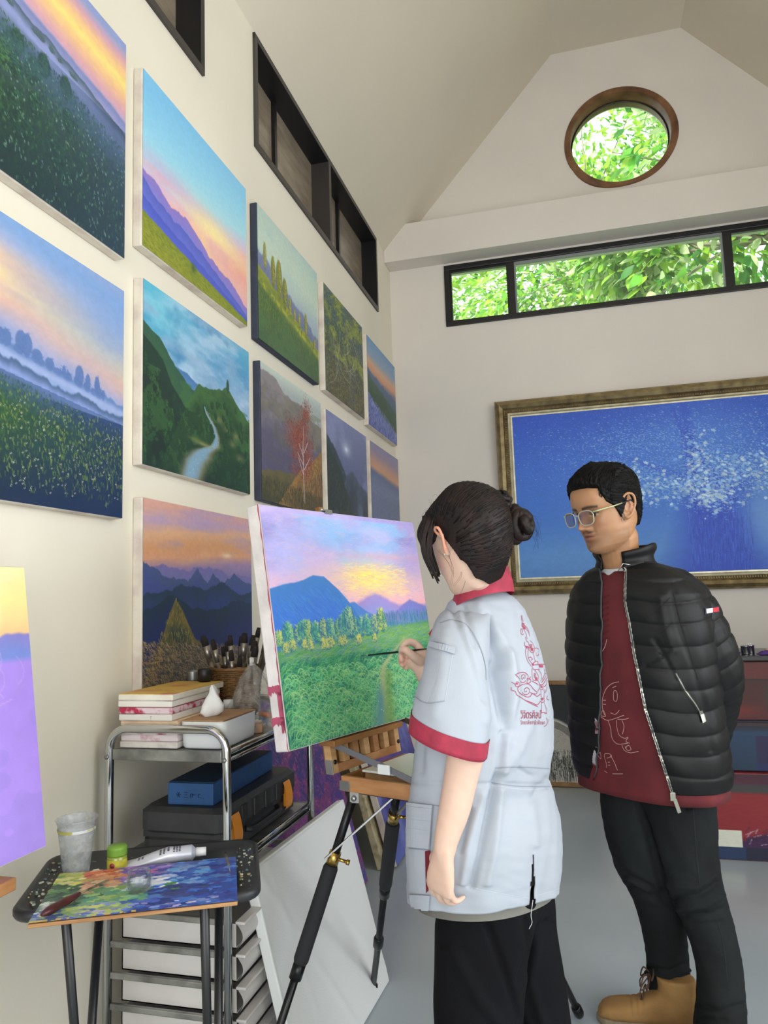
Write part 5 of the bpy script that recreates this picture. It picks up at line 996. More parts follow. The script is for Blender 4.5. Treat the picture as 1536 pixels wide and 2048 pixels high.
def surf_tube(t_, a): w_ = .026 - .008 * t_; h_ = .0025 + .0150 * min(1, t_ * 1.5); c_ = ta + (tb_ - ta) * t_; return V(c_[0], c_[1], .7482 + h_) + ts_ * (w_ + .0006) * math.cos(a) + V(0, 0, (h_ + .0009) * math.sin(a))
b = MB()
sgn = -1 if ts_ @ V(0, 1, 0) > 0 else 1
def aa(x): return PI / 2 + sgn * -1 * x if sgn > 0 else PI / 2 + x
for (t0, n_) in ((.55, 5), (.60, 5), (.66, 4), (.74, 5), (.78, 5), (.82, 5), (.25, 3), (.3, 3)):
    for k in range(n_):
        a0 = .1 + k * .18; q0, q1 = aa(a0), aa(a0 + .12)
        b.add([surf_tube(t0, q0), surf_tube(t0 + .028, q0), surf_tube(t0 + .028, q1), surf_tube(t0, q1)], [(0, 1, 2, 3)])
b.build('printed_text', mat('dark_print', '#3c3c48', .6), tb)
# brush lying on the tray's right rim
o = empty('thin_brush', tp(.41, .05, .76), 'thin paint crusted brush lying over the right rim of the tray', 'brush'); a_, c_ = tp(.405, .215, .766), tp(.425, -.01, .764)
b = MB(); b.tube([a_, (a_ + c_) / 2, c_], [.003, .0035, .0022], 8); b.build('handle', hand_m[3], o); b = MB(); b.tube([a_, a_ + nrm(a_ - c_) * .02], [.0032, .0015], 8); b.build('bristles', brist, o)
o = empty('paper_scrap', tp(.10, .20, .748), 'crumpled white paper scrap between the cup and the jar', 'paper'); b = MB(); r_ = np.random.RandomState(6); pc = V(-1.075, 1.485, .7495); b.grid([[pc + V(.018 * (u_ - .5) * 2, .014 * (v_ - .5) * 2, .010 * r_.rand() * math.sin(PI * u_) + .0005) for v_ in np.linspace(0, 1, 6)] for u_ in np.linspace(0, 1, 7)]); b.build('paper', mat('white_tissue'), o)

# ------------------------------------------------------------------ box easel on tripod legs
beech = mat('oiled_beech', '#b88658', .45, col2='#96663c', vscale=10, stretch=(1, 1, 5), bump=.06, bscale=60); beech2 = mat('pale_beech', '#cfa878', .45, col2='#b08654', vscale=10, stretch=(1, 1, 5)); beechd = mat('brown_beech', '#8c6034', .5, var=.15, vscale=14)
greym = mat('grey_metal_strap', '#84868a', .4, .6); nick = mat('nickel_corner', '#b4b6b8', .3, .9); blk = mat('anodised_black', '#16171a', .32, .3); foam = mat('foam_grip', '#222428', .85, bump=.1)
de, dd = V(.331, .943, 0), V(.943, -.331, 0)
ez = empty('box_easel', (-.5, 2.05, 0), 'portable wooden box easel on black tripod legs holding the meadow painting', 'easel')
A_ = V(-.630, 1.874, .845)           # near left lower corner of the box
def ep(u_, v_, z_=0): return A_ + dd * u_ + de * v_ + V(0, 0, z_)
b = MB(); L_, W2 = .33, .30
b.frame(ep(L_ / 2, .006, .019), dd, de, (0, 0, 1), L_ / 2, .006, .019, .0015); b.build('side_rail', beech, ez)
b = MB(); b.frame(ep(L_ / 2, W2 - .006, .019), dd, de, (0, 0, 1), L_ / 2, .006, .019, .0015); b.build('side_rail', beech, ez)
b = MB(); b.frame(ep(.006, W2 / 2, .019), de, dd, (0, 0, 1), W2 / 2 - .012, .006, .019, .0015); b.build('end_rail', beechd, ez)
b = MB(); b.frame(ep(L_ - .006, W2 / 2, .019), de, dd, (0, 0, 1), W2 / 2 - .012, .006, .019, .0015); b.build('end_rail', beech, ez)
b = MB(); b.frame(ep(L_ / 2, W2 / 2, .003), dd, de, (0, 0, 1), L_ / 2 - .012, W2 / 2 - .012, .003); b.build('box_floor', beechd, ez)
for v_ in (.09, .15, .21):
    b = MB(); b.frame(ep(L_ / 2, v_, .016), dd, de, (0, 0, 1), L_ / 2 - .014, .003, .012); b.build('divider', beech2, ez)
b = MB(); b.frame(ep(.175, .165, .0425), dd, de, (0, 0, 1), .145, .115, .003, .002); b.build('white_palette', mat('white_laminate', '#dfe3dc', .35), ez)
# lid standing up behind the canvas; slats on its inner face
lidn = nrm(V(-.13, .029, .991)); L0 = ep(-.022, -.010, .040)
b = MB()
def lp(v_, h, o_=0): return L0 + de * v_ + lidn * h + dd * o_
def lslab(v0, v1, h0, h1, o0, o1, m_, nm):
    b = MB(); b.frame(lp((v0 + v1) / 2, (h0 + h1) / 2, (o0 + o1) / 2), de, lidn, nrm(np.cross(de, lidn)), abs(v1 - v0) / 2, abs(h1 - h0) / 2, abs(o1 - o0) / 2, .001); return b.build(nm, m_, ez)
lslab(0, .32, 0, .30, -.020, -.016, beechd, 'lid_panel')
lslab(0, .022, 0, .30, -.016, .006, beech2, 'lid_side'); lslab(.298, .32, 0, .30, -.016, .006, beech2, 'lid_side')
lslab(.022, .298, 0, .022, -.016, .006, beech, 'lid_foot')
for v0 in (.055, .10, .15, .195, .245): lslab(v0, v0 + .024, .022, .28, -.014, .004, beech2 if v0 in (.055, .15, .245) else beech, 'slat')
for (v_, h) in ((.011, .03), (.311, .03)):
    b = MB(); b.lathe(lp(v_, h, .006), [(.0001, .004), (.006, .003), (.006, 0)], 12, dd, cap=False); b.build('knob', blk, ez)
b = MB(); b.frame(lp(-.0015, .018, -.004), lidn, dd, de, .018, .012, .0012, .0006); b.frame(ep(.012, -.0015, .014), dd, (0, 0, 1), de, .016, .012, .0012, .0006); b.build('corner_plate', nick, ez)
# canvas support ledge and mast: the painting stands on the ledge
LB = CE['BL'] * .56 + CE['BR'] * .44
b = MB(); c0 = CE['BL'] * .55 + CE['BR'] * .45 - EN * .021 - V(0, 0, .0085)
b.frame(c0, de, nrm(np.cross(V(0, 0, 1), de)), (0, 0, 1), .16, .026, .0075, .002); b.build('canvas_ledge', beechd, ez)
b = MB(); m0 = c0 - EN * .036 - V(0, 0, .06); b.bar(m0 + lidn * -.0, m0 + lidn * .70, .022, .014, up=nrm(dd)); b.build('mast', beechd, ez)
b = MB(); tpc = CE['TL'] * .62 + CE['TR'] * .38; b.bar(tpc - EN * .050 + lidn * .004, tpc + EN * .004 + lidn * .004, .030, .004, up=lidn); b.bar(tpc + EN * .004 + lidn * .0045, tpc + EN * .004 - lidn * .006, .030, .003, up=EN); b.lathe(tpc - EN * .02 + lidn * .006, [(.001, 0), (.004, 0), (.004, .008), (.0015, .010)], 8, lidn); b.build('top_clamp', nick, ez)
# metal stays of the lid
s0, s1, s2 = lp(.004, .075, .02), ep(.13, -.004, .075), ep(.30, -.004, .026)
b = MB(); b.bar(s0, s1, .003, .015, up=(0, 0, 1)); b.bar(s1 - dd * .01 + V(0, 0, .004), s2, .003, .015, up=(0, 0, 1)); b.build('lid_stay', greym, ez)
s0b, s2b = lp(.315, .10, .02), ep(.30, W2 + .006, .03); b = MB(); b.bar(s0b, s2b, .003, .015, up=(0, 0, 1)); b.build('lid_stay', mat('bronze_strap', '#6f6252', .4, .6), ez)
b = MB(); b.frame(s1 + dd * .012 - de * .006 + V(0, 0, -.006), dd, de, (0, 0, 1), .018, .003, .012, .002); b.build('thumb_plate', mat('white_plastic'), ez)
# tripod legs
def leg(top, foot, clamp_t, g0, g1, j1, strut=None):
    top, foot = V(*top), V(*foot); d_ = foot - top; at_ = lambda t_: top + d_ * t_
    lg = None; b = MB(); b.tube([at_(0), at_(g0 + .02)], .0115, 14); lg = b.build('leg', blk, ez)
    b = MB(); b.tube([at_(g0), at_(g0 + .01), at_(g1 - .01), at_(g1)], [.016, .0195, .0195, .017], 18); b.build('foam_grip', foam, lg)
    b = MB(); b.tube([at_(g1), at_(.985)], .0105, 14); b.tube([at_(g1), at_(g1 + .045)], [.0165, .0165], 14)
    b.tube([at_(j1), at_(j1 + .01), at_(j1 + .045), at_(j1 + .055)], [.0125, .0165, .0165, .0125], 14); b.tube([at_(.955), at_(.965), at_(.99), at_(1.0)], [.0125, .0165, .0165, .014], 14); b.build('lower_tube', blk, lg)
    b = MB(); b.tube([at_(clamp_t - .018), at_(clamp_t + .018)], .0155, 14); sdv = nrm(np.cross(d_, V(*CF))); b.tube([at_(clamp_t) + sdv * .012, at_(clamp_t) + sdv * .034], .0045, 8); b.lathe(at_(clamp_t) + sdv * .034, [(.001, 0), (.007, 0), (.007, .008), (.001, .008)], 8, sdv); b.build('brass_collar', brass, lg)
    return at_
hub = ep(.16, .15, -.02)
topA, topB, topC = V(-.596, 1.888, .846), V(-.496, 1.93, .846), V(-.30, 1.90, .846)
FA, FB, FC = V(-.890, 1.82, .012), V(-.768, 2.563, .012), V(-.090, 2.56, .012)
la = leg(topA, FA, .20, .22, .50, .78); lb_ = leg(topB, FB, .115, .14, .42, .68); lc = leg(topC, FC, .12, .14, .40, .70)
b = MB(); b.bar(topA + V(-.0, -.012, -.03), topA + V(.0, -.012, .0), .024, .003, up=(0, 1, 0)); b.lathe(topA + V(0, -.016, -.018), [(.007, 0), (.007, -.004), (.0001, -.005)], 10, (0, 1, 0), cap=False); b.build('leg_bracket', nick, ez)
b = MB(); b.frame(ep(.16, .15, -.010), dd, de, (0, 0, 1), .15, .10, .008, .003); b.build('leg_mount', blk, ez)
b = MB(); j = ep(.12, .05, -.10); b.bar(la(.20) + V(-.02, -.012, 0), V(-.49, 1.90, .835), .010, .004); b.bar(lb_(.115) + V(.004, 0, 0), V(-.44, 1.90, .838), .010, .004); b.build('folding_strut', mat('bright_strut', '#a8a8a8', .35, .7), ez)

# simple stand under the purple canvas (mostly beyond the left edge of the photo)
st = empty('wall_easel', (-1.2, 1.0, 0), 'wooden stand carrying the purple canvas at the left edge', 'easel')
b = MB(); b.box((-1.205, .70, .800), (-1.085, 1.26, .8245), .003); b.build('ledge', beech, st)
for y in (.80, 1.14):
    b = MB(); b.bar(V(-1.15, y, .802), V(-1.15 + .06, y, .0), .03, .02); b.build('leg', beech, st)
# ------------------------------------------------------------------ figure building tools
from mathutils.bvhtree import BVHTree
Rh = nrm(V(CR[0], CR[1], 0)); Fh = nrm(V(CF[0], CF[1], 0)); UP = V(0, 0, 1)
def remeshed(mb, voxel, smooth=4, fac=.5):
    me = bpy.data.meshes.new('tmp'); me.from_pydata(mb.v, [], mb.f); me.update()
    bm = bmesh.new(); bm.from_mesh(me); bmesh.ops.recalc_face_normals(bm, faces=bm.faces); bm.to_mesh(me); bm.free()
    o = bpy.data.objects.new('tmp', me); COL.objects.link(o)
    r = o.modifiers.new('r', 'REMESH'); r.mode = 'VOXEL'; r.voxel_size = voxel; r.adaptivity = 0
    if smooth: s_ = o.modifiers.new('s', 'SMOOTH'); s_.iterations = smooth; s_.factor = fac
    dg = bpy.context.evaluated_depsgraph_get(); dg.update(); out = bpy.data.meshes.new_from_object(o.evaluated_get(dg))
    bpy.data.objects.remove(o); out.polygons.foreach_set('use_smooth', [True] * len(out.polygons)); out.materials.clear(); return out
def verts_of(me): a = np.empty(len(me.vertices) * 3); me.vertices.foreach_get('co', a); return a.reshape(-1, 3)
def set_verts(me, a): me.vertices.foreach_set('co', a.reshape(-1)); me.update()
def normals_of(me): a = np.empty(len(me.vertices) * 3); me.vertices.foreach_get('normal', a); return a.reshape(-1, 3)
def paint_attr(me, c):
    at = me.attributes.new('paint', 'FLOAT_COLOR', 'POINT'); q = np.ones((len(c), 4)); q[:, :3] = lin(np.clip(c, 0, 1)); at.data.foreach_set('color', q.reshape(-1))
def proj(P):
    """pixel position and optical depth of world points (used to read measured outlines)"""
    q = np.asarray(P, float) - EYE; z = q @ CF; return 768 + FPX * (q @ CR) / z, 1024 - FPX * (q @ CU) / z, z
def ring(c, A, B, n=48, p=2.0, ph=0.0):
    c, A, B = [np.asarray(q, float) for q in (c, A, B)]; t = np.linspace(0, 2 * PI, n, endpoint=False) + ph; ct, st = np.cos(t), np.sin(t)
    return c + np.outer(np.sign(ct) * np.abs(ct) ** (2 / p), A) + np.outer(np.sign(st) * np.abs(st) ** (2 / p), B)
def limb(mb, pts, rs, n=18, flat=None, fdir=None, sub=4):
    """tapered limb through pts with radii rs, rounded at both ends"""
    pts = [np.asarray(p, float) for p in pts]; rs = list(rs)
    P = catmull([np.append(p, r) for p, r in zip(pts, rs)], sub); C = [q[:3] for q in P]; R_ = [q[3] for q in P]
    d0 = nrm(C[0] - C[1]); d1 = nrm(C[-1] - C[-2])
    C = [C[0] + d0 * R_[0] * .92, C[0] + d0 * R_[0] * .6] + C + [C[-1] + d1 * R_[-1] * .6, C[-1] + d1 * R_[-1] * .92]; R_ = [R_[0] * .35, R_[0] * .8] + R_ + [R_[-1] * .8, R_[-1] * .35]
    t0 = nrm(C[1] - C[0]); a = np.cross(t0, fdir if fdir is not None else (0, 0, 1))
    if np.linalg.norm(a) < 1e-3: a = np.cross(t0, (1, 0, 0))
    a = nrm(a); vs = []; N = len(C)
    for i in range(N):
        t = nrm(C[min(i + 1, N - 1)] - C[max(i - 1, 0)]); a = nrm(a - t * (a @ t)); b = np.cross(t, a)
        fa, fb = (1, 1) if flat is None else flat
        for k in range(n): q = 2 * PI * k / n; vs.append(C[i] + (a * math.cos(q) * fa + b * math.sin(q) * fb) * R_[i])
    fs = [(i * n + k, i * n + (k + 1) % n, (i + 1) * n + (k + 1) % n, (i + 1) * n + k) for i in range(N - 1) for k in range(n)]
    fs += [tuple(range(n))[::-1], tuple((N - 1) * n + k for k in range(n))]; mb.add(vs, fs, 0, True)
def blob(mb, c, ax, ay, az, n=14):
    c, ax, ay, az = [np.asarray(q, float) for q in (c, ax, ay, az)]
    P = [[c + az * math.cos(PI * i / n) + (ax * math.cos(2 * PI * k / (2 * n)) + ay * math.sin(2 * PI * k / (2 * n))) * max(math.sin(PI * i / n), .02) for k in range(2 * n)] for i in range(n + 1)]
    o = len(mb.v); mb.grid(P, wrap=True); mb.f += [tuple(o + k for k in range(2 * n)), tuple(o + n * 2 * n + k for k in range(2 * n))[::-1]]; mb.mi += [0, 0]; mb.sm += [True, True]
def solid_loft(mb, rings):
    o = len(mb.v); n = len(rings[0]); mb.grid(rings, wrap=True); mb.f += [tuple(o + k for k in range(n))[::-1], tuple(o + (len(rings) - 1) * n + k for k in range(n))]; mb.mi += [0, 0]; mb.sm += [True, True]

# head: z = 0 is the eye level, sizes in metres
HZ = np.array([-.116, -.110, -.102, -.092, -.080, -.070, -.062, -.054, -.046, -.036, -.026, -.012, .0, .012, .026, .045, .065, .085, .100, .110, .1155])
HF = np.array([.046, .066, .0765, .0800, .0785, .0790, .0815, .0825, .0835, .0815, .0810, .0810, .0815, .0865, .0900, .0895, .083, .067, .047, .026, .004])
HW = np.array([.014, .028, .040, .0510, .0575, .0612, .0625, .065, .0665, .068, .0695, .071, .072, .0735, .0750, .076, .073, .062, .045, .026, .004])
HB = np.array([.010, .012, .020, .032, .045, .056, .066, .074, .081, .087, .092, .097, .100, .103, .105, .104, .098, .083, .062, .036, .004])
def head_base(z, ph):
    f = np.interp(z, HZ, HF); w_ = np.interp(z, HZ, HW); b_ = np.interp(z, HZ, HB); c, s_ = np.cos(ph), np.sin(ph)
    e = 2 / 2.25; x = np.sign(c) * np.abs(c) ** e * np.where(c > 0, f, b_); y = np.sign(s_) * np.abs(s_) ** e * w_; return x, y
def head_mesh(mb, fr, male=True, nz=170, nph=200, sc_=1.0, eo=1.0):
    """fr = (origin, forward, left, up)"""
    O, Fw, Lt, Up_ = fr; t = np.linspace(0, 1, nz); z = -.116 + .2315 * (t - .06 * np.sin(2 * PI * t)); ph = np.linspace(-PI, PI, nph, endpoint=False)
    Z, PH = np.meshgrid(z, ph, indexing='ij'); X, Y = head_base(Z, PH); g = lambda y0, z0, sy, sz: np.exp(-((Y - y0) / sy) ** 2 - ((Z - z0) / sz) ** 2)
    fm_ = np.clip(np.cos(PH) * 2, 0, 1); D = np.zeros_like(X)
    nz_ = np.interp(Z, [-.050, -.044, -.0395, -.034, -.028, -.015, 0, .010, .02], [0, .002, .017, .0275, .0260, .0170, .0090, .0035, 0]); ns = np.interp(Z, [-.04, -.03, -.015, 0, .02], [.0105, .0105, .0078, .0068, .009]); D += nz_ * np.exp(-(Y / ns) ** 2)
    for s_ in (-1, 1):
        D += .0095 * g(s_ * .0150, -.0355, .0062, .0065); D -= .0145 * g(s_ * .0300, .002, .0160, .0105); D += .0075 * g(s_ * .0315, .0005, .0125, .0068)
        D -= .0013 * g(s_ * .0315, -.0015, .012, .0016); D += .0035 * g(s_ * .034, .0155, .018, .006); D += .0035 * g(s_ * .047, -.024, .016, .014); D -= .003 * g(s_ * .040, -.060, .012, .016)
        D -= .003 * g(s_ * .0265, -.047, .004, .010)
    D += .0078 * g(0, -.0520, .019, .0045) + .0080 * g(0, -.0665, .017, .0055) - .0062 * g(0, -.0590, .024, .0018) - .0045 * g(0, -.0765, .020, .0045) + .0055 * g(0, -.094, .015, .010) - .001 * g(0, -.046, .003, .004)
    X = X + D * fm_
    P = np.asarray(O) + (X[..., None] * Fw + Y[..., None] * Lt + Z[..., None] * Up_) * sc_
    o = len(mb.v); mb.grid(P, wrap=True); mb.f += [tuple(o + k for k in range(nph))[::-1], tuple(o + (nz - 1) * nph + k for k in range(nph))]; mb.mi += [0, 0]; mb.sm += [True, True]
    for s_ in (-1, 1):       # ears
        E0 = lambda x, y, z_: np.asarray(O) + (x * Fw + s_ * (.068 + (y - .068) * eo) * Lt + z_ * Up_) * sc_
        rim = [E0(-.006, .070, .010), E0(-.002, .078, .026), E0(-.014, .084, .0335), E0(-.028, .087, .026), E0(-.031, .086, .008), E0(-.024, .083, -.010), E0(-.014, .079, -.024), E0(-.005, .073, -.030), E0(-.002, .069, -.022)]
        limb(mb, rim, [.0040, .0042, .0042, .0042, .0042, .0042, .0050, .0062, .0045], 8, sub=4)
        limb(mb, [E0(-.010, .076, .020), E0(-.018, .080, .012), E0(-.019, .080, .000), E0(-.012, .077, -.012)], [.0034, .004, .004, .0034], 8, sub=3)
        blob(mb, E0(-.015, .0715, .002), Fw * .015 * sc_, Up_ * .027 * sc_, Lt * .0055 * sc_ * eo, 8)
        limb(mb, [E0(-.002, .0715, .002), E0(-.001, .073, -.008)], [.0035, .0038], 8, sub=2)
def local(fr, P, sc_=1.0):
    O, Fw, Lt, Up_ = fr; q = (P - np.asarray(O)) / sc_; return q @ Fw, q @ Lt, q @ Up_
def hair_cap(fr, off, nz=200, nph=300, zlo=-.116, sc_=1.0, extra=None):
    """cap over the skull: off(X, Y, Z, PH) = thickness, negative where there is no hair"""
    O, Fw, Lt, Up_ = fr; t = np.linspace(0, 1, nz); z = zlo + (.1155 - zlo) * (1 - (1 - t) ** 1.5); ph = np.linspace(-PI, PI, nph, endpoint=False); Z, PH = np.meshgrid(z, ph, indexing='ij'); X, Y = head_base(Z, PH)
    T = off(X, Y, Z, PH); th = np.arctan2(Z - .01, np.hypot(X, Y)); nx, ny, nz_ = np.cos(PH) * np.cos(th), np.sin(PH) * np.cos(th), np.sin(th)
    X2, Y2, Z2 = X + nx * T, Y + ny * T, Z + nz_ * T
    if extra: X2, Y2, Z2 = extra(X2, Y2, Z2, T)
    P = np.asarray(O) + (X2[..., None] * Fw + Y2[..., None] * Lt + Z2[..., None] * Up_) * sc_; return P, T
def frame_of(O, yaw_left, away, pitch, roll=0.0):
    """yaw_left = share of the image-left direction, away>0 = turned away from the camera; angles in degrees"""
    a = math.radians(away); Fw = -Rh * math.cos(a) + Fh * math.sin(a); Lt = np.cross(UP, Fw); p = math.radians(pitch); F2 = Fw * math.cos(p) - UP * math.sin(p); U2 = UP * math.cos(p) + Fw * math.sin(p)
    r = math.radians(roll); L3 = Lt * math.cos(r) + U2 * math.sin(r); U3 = U2 * math.cos(r) - Lt * math.sin(r); return (np.asarray(O, float), F2, L3, U3)
def hand(mb, wrist, d, back, side, size=1.0, curl=(.9, .9, 1.0, 1.1), thumb=.6, spread=.12, fl=None):
    """wrist point, direction d towards the fingers, back = normal of the back of the hand, side = towards the thumb"""
    d, back = nrm(d), nrm(back); side = nrm(side - d * (side @ d)); back = nrm(back - d * (back @ d) - side * (back @ side)); L_ = .088 * size
    W_ = lambda x, y, z: np.asarray(wrist) + (d * x + side * y + back * z) * size
    rings = []
    for (x, w_, h_, o) in ((-.012, .024, .019, 0), (.008, .027, .018, 0), (.03, .034, .016, .001), (.06, .040, .0145, .002), (.082, .041, .0125, .002), (.094, .037, .010, .001)): rings.append(ring(W_(x, 0, o), side * w_ * size, back * h_ * size, 24, 2.5))
    solid_loft(mb, rings)
    lens = fl or (.043, .048, .044, .034); ys = (.031, .0105, -.0105, -.030)
    for i in range(4):
        a = 0; p = W_(.084 - .004 * abs(i - 1.2), ys[i], 0); dr = nrm(d + side * spread * (1.5 - i) / 1.5 * .6); pts = [W_(.062, ys[i] * .92, .001), p]; rs = [.0095, .0093]
        for j, (f_, r_) in enumerate(((1.0, .0086), (.62, .0078), (.5, .0068))):
            a += curl[i] * (.75, 1.0, .7)[j]; dd_ = dr * math.cos(a) - back * math.sin(a); p = p + dd_ * lens[i] * f_ * size; pts.append(p); rs.append(r_)
        limb(mb, pts, [r_ * size * (1 if i < 3 else .88) for r_ in rs], 12, sub=3)
    b0 = W_(.012, .020, -.006); b1 = W_(.036, .040 + .012 * thumb, -.014); b2 = W_(.062, .046 + .016 * thumb, -.024 - .012 * (1 - thumb)); b3 = W_(.084, .044 + .010 * thumb, -.030 - .022 * (1 - thumb)); limb(mb, [b0, b1, b2, b3], [.013 * size, .0118 * size, .0098 * size, .0080 * size], 12, sub=4)
# things drawn on cloth: a ribbon or patch laid on the surface
def bvh_of(*objs):
    vs = []; fs = []
    for o in objs:
        M_ = o.matrix_basis if o.parent is None else (Matrix.Translation(o.parent.location) @ o.matrix_basis if o.parent.type == 'EMPTY' else Matrix.Identity(4)); k = len(vs)
        vs += [M_ @ v.co for v in o.data.vertices]; fs += [[i + k for i in p.vertices] for p in o.data.polygons]
    return BVHTree.FromPolygons(vs, fs)
def lay(bvh, px, py, off=.0012):
    d = nrm(CF * FPX + CR * (px - 768.0) - CU * (py - 1024.0)); h = bvh.ray_cast(Vector(EYE), Vector(d), 6.0)
    if h[0] is None: return None
    n_ = np.array(h[1]); n_ = -n_ if n_ @ d > 0 else n_; return np.array(h[0]) + n_ * off, n_
def ribbon(mb, bvh, pts, wpx=1.6, off=.0012, step=4.0, smooth_=True):
    P = [np.append(np.asarray(p, float), 0) for p in pts]
    if smooth_ and len(P) > 2: P = catmull(P, 6)
    Q = []
    for a, b in zip(P[:-1], P[1:]):
        k = max(1, int(np.linalg.norm(b - a) / step)); Q += [a + (b - a) * i / k for i in range(k)]
    Q.append(P[-1]); row = []
    for i, q in enumerate(Q):
        t = nrm(Q[min(i + 1, len(Q) - 1)] - Q[max(i - 1, 0)]); n2 = V(-t[1], t[0]); h = lay(bvh, q[0], q[1], off)
        if h is None or (row and np.linalg.norm((row[-1][0] + row[-1][1]) / 2 - h[0]) > .05):
            if len(row) > 1: mb.grid(row, sm=False)
            row = []; continue
        c, nn = h; w_ = m_px(wpx / 2, (c - EYE) @ CF); sd = CR * n2[0] - CU * n2[1]; sd = nrm(sd - nn * (sd @ nn)); row.append([c - sd * w_, c + sd * w_])
    if len(row) > 1: mb.grid(row, sm=False)
def patch(mb, bvh, quad, nu=12, nv=12, off=.002):
    q = [np.asarray(p, float) for p in quad]; P = []
    for j in range(nv + 1):
        row = []
        for i in range(nu + 1):
            u_, v_ = i / nu, j / nv; p = q[0] * (1 - u_) * (1 - v_) + q[1] * u_ * (1 - v_) + q[2] * u_ * v_ + q[3] * (1 - u_) * v_; h = lay(bvh, p[0], p[1], off); row.append(None if h is None else h[0])
        P.append(row)
    for j in range(nv):
        for i in range(nu):
            c = (P[j][i], P[j][i + 1], P[j + 1][i + 1], P[j + 1][i])
            if all(k is not None for k in c) and max(np.linalg.norm(c[0] - k) for k in c) < .05: mb.add(c, [(0, 1, 2, 3)])
def crease(P, N_, folds):
    """pushes cloth in (negative) or out along measured fold lines: (points, amplitude m, half width px)"""
    x, y, z = proj(P); vis = (N_ * (EYE - P)).sum(1) > 0; d_ = np.zeros(len(P))
    for pts, amp, wd in folds:
        pts = [np.asarray(p, float) for p in pts]; best = np.full(len(P), 1e9)
        for a, b in zip(pts[:-1], pts[1:]):
            ab = b - a; t = np.clip(((x - a[0]) * ab[0] + (y - a[1]) * ab[1]) / (ab @ ab), 0, 1); best = np.minimum(best, np.hypot(x - a[0] - t * ab[0], y - a[1] - t * ab[1]))
        d_ += amp * np.exp(-(best / wd) ** 2)
    return P + N_ * (d_ * vis)[:, None]
def noise3(P, f, seed=0):
    r = np.random.RandomState(seed); s_ = 0
    for k in range(5): a = r.randn(3) * f * (1 + k * .5); s_ = s_ + np.sin(P @ a + r.rand() * 6 + 1.5 * np.sin(P @ (r.randn(3) * f * .6))) / (1 + k * .6)
    return s_ / 3
def skin_material(name, rough=.5):
    m = mat(name, (.7, .5, .4), rough, sss=.12, bump=.06, bscale=260); nt = m.node_tree; at = nt.nodes.new('ShaderNodeAttribute'); at.attribute_name = 'paint'; nt.links.new(at.outputs['Color'], nt.nodes['Principled BSDF'].inputs['Base Color']); return m
def link_tmp(me, name, m, parent, smooth=True):
    for mm in (m if isinstance(m, (list, tuple)) else [m]): me.materials.append(mm)
    return link(name, me, parent)
def outward(me):
    P = verts_of(me); N_ = normals_of(me); c = P.mean(0)
    if (((P - c) * N_)[:, :2].sum(1)).mean() < 0: me.flip_normals()
    me.update()
def shell(outer, thick, name, m, parent, wrap=False):
    """cloth of real thickness from a grid of points"""
    b = MB(); b.grid(outer, wrap=wrap); o = b.build(name, m, parent); outward(o.data); md = o.modifiers.new('thickness', 'SOLIDIFY'); md.thickness = thick; md.offset = -1; return o
# ------------------------------------------------------------------ the woman painting
WD = 1.72
wfoot = onz(0, 985, 2420)
wc0 = S(968, 1500, WD)
woman = empty('person', (wc0[0], wc0[1], 0), 'woman with a hair bun in a light grey work jacket with crimson trim, painting', 'person')
TH = math.radians(38); WF = -Rh * math.cos(TH) + Fh * math.sin(TH); WL = np.cross(UP, WF)      # facing, her left
PROJW = math.sqrt((.21 * math.sin(TH)) ** 2 + (.15 * math.cos(TH)) ** 2)
def wring(py, xl, xr, D=WD, n=48, k=1.0, p=2.3, tilt=0.0, a_=.21, b_=.15):
    hw = m_px((xr - xl) / 2, D) * k; s_ = hw / math.sqrt((a_ * math.sin(TH)) ** 2 + (b_ * math.cos(TH)) ** 2); c = S((xl + xr) / 2, py, D)
    return ring(c, WF * b_ * s_ + UP * tilt, WL * a_ * s_, n, p)
hw_fr = frame_of(S(930, 1088, 1.66), 1, 50, 22, 0)
skin = MB(); HS = .91
head_mesh(skin, hw_fr, male=False, sc_=HS, eo=2.0)
hO, hF, hL, hU = hw_fr
neck0 = hO - hU * .078 - hF * .002
limb(skin, [neck0, S(955, 1152, 1.69), S(962, 1188, 1.72)], [.034, .039, .052], 24)
solid_loft(skin, [wring(y, a, b, k=.84) for (y, a, b) in ((1185, 940, 1005), (1205, 925, 1020), (1240, 900, 1050), (1300, 880, 1072), (1400, 862, 1082), (1500, 868, 1075), (1560, 870, 1072), (1640, 850, 1095), (1720, 870, 1090))])
# near (left) arm, hanging
sh = S(925, 1262, 1.60)
armp = [S(928, 1285, 1.62), S(930, 1380, 1.56), S(932, 1490, 1.545), S(921, 1559, 1.54), S(909, 1618, 1.53), S(893, 1677, 1.52), S(889, 1705, 1.515)]
limb(skin, armp, [m_px(36, 1.6), m_px(40, 1.56), m_px(38.5, 1.545), m_px(34, 1.54), m_px(31.5, 1.53), m_px(25, 1.52), m_px(22, 1.515)], 24, flat=(1, .92))
whd = nrm(S(880, 1800, 1.515) - S(889, 1700, 1.515)); wback = nrm(-Fh * .80 - Rh * .60)
hand(skin, S(887, 1703, 1.515), whd, wback, nrm(-Rh * .66 + Fh * .75), .90, curl=(.55, .60, .66, .74), thumb=.1, fl=(.034, .038, .035, .028))
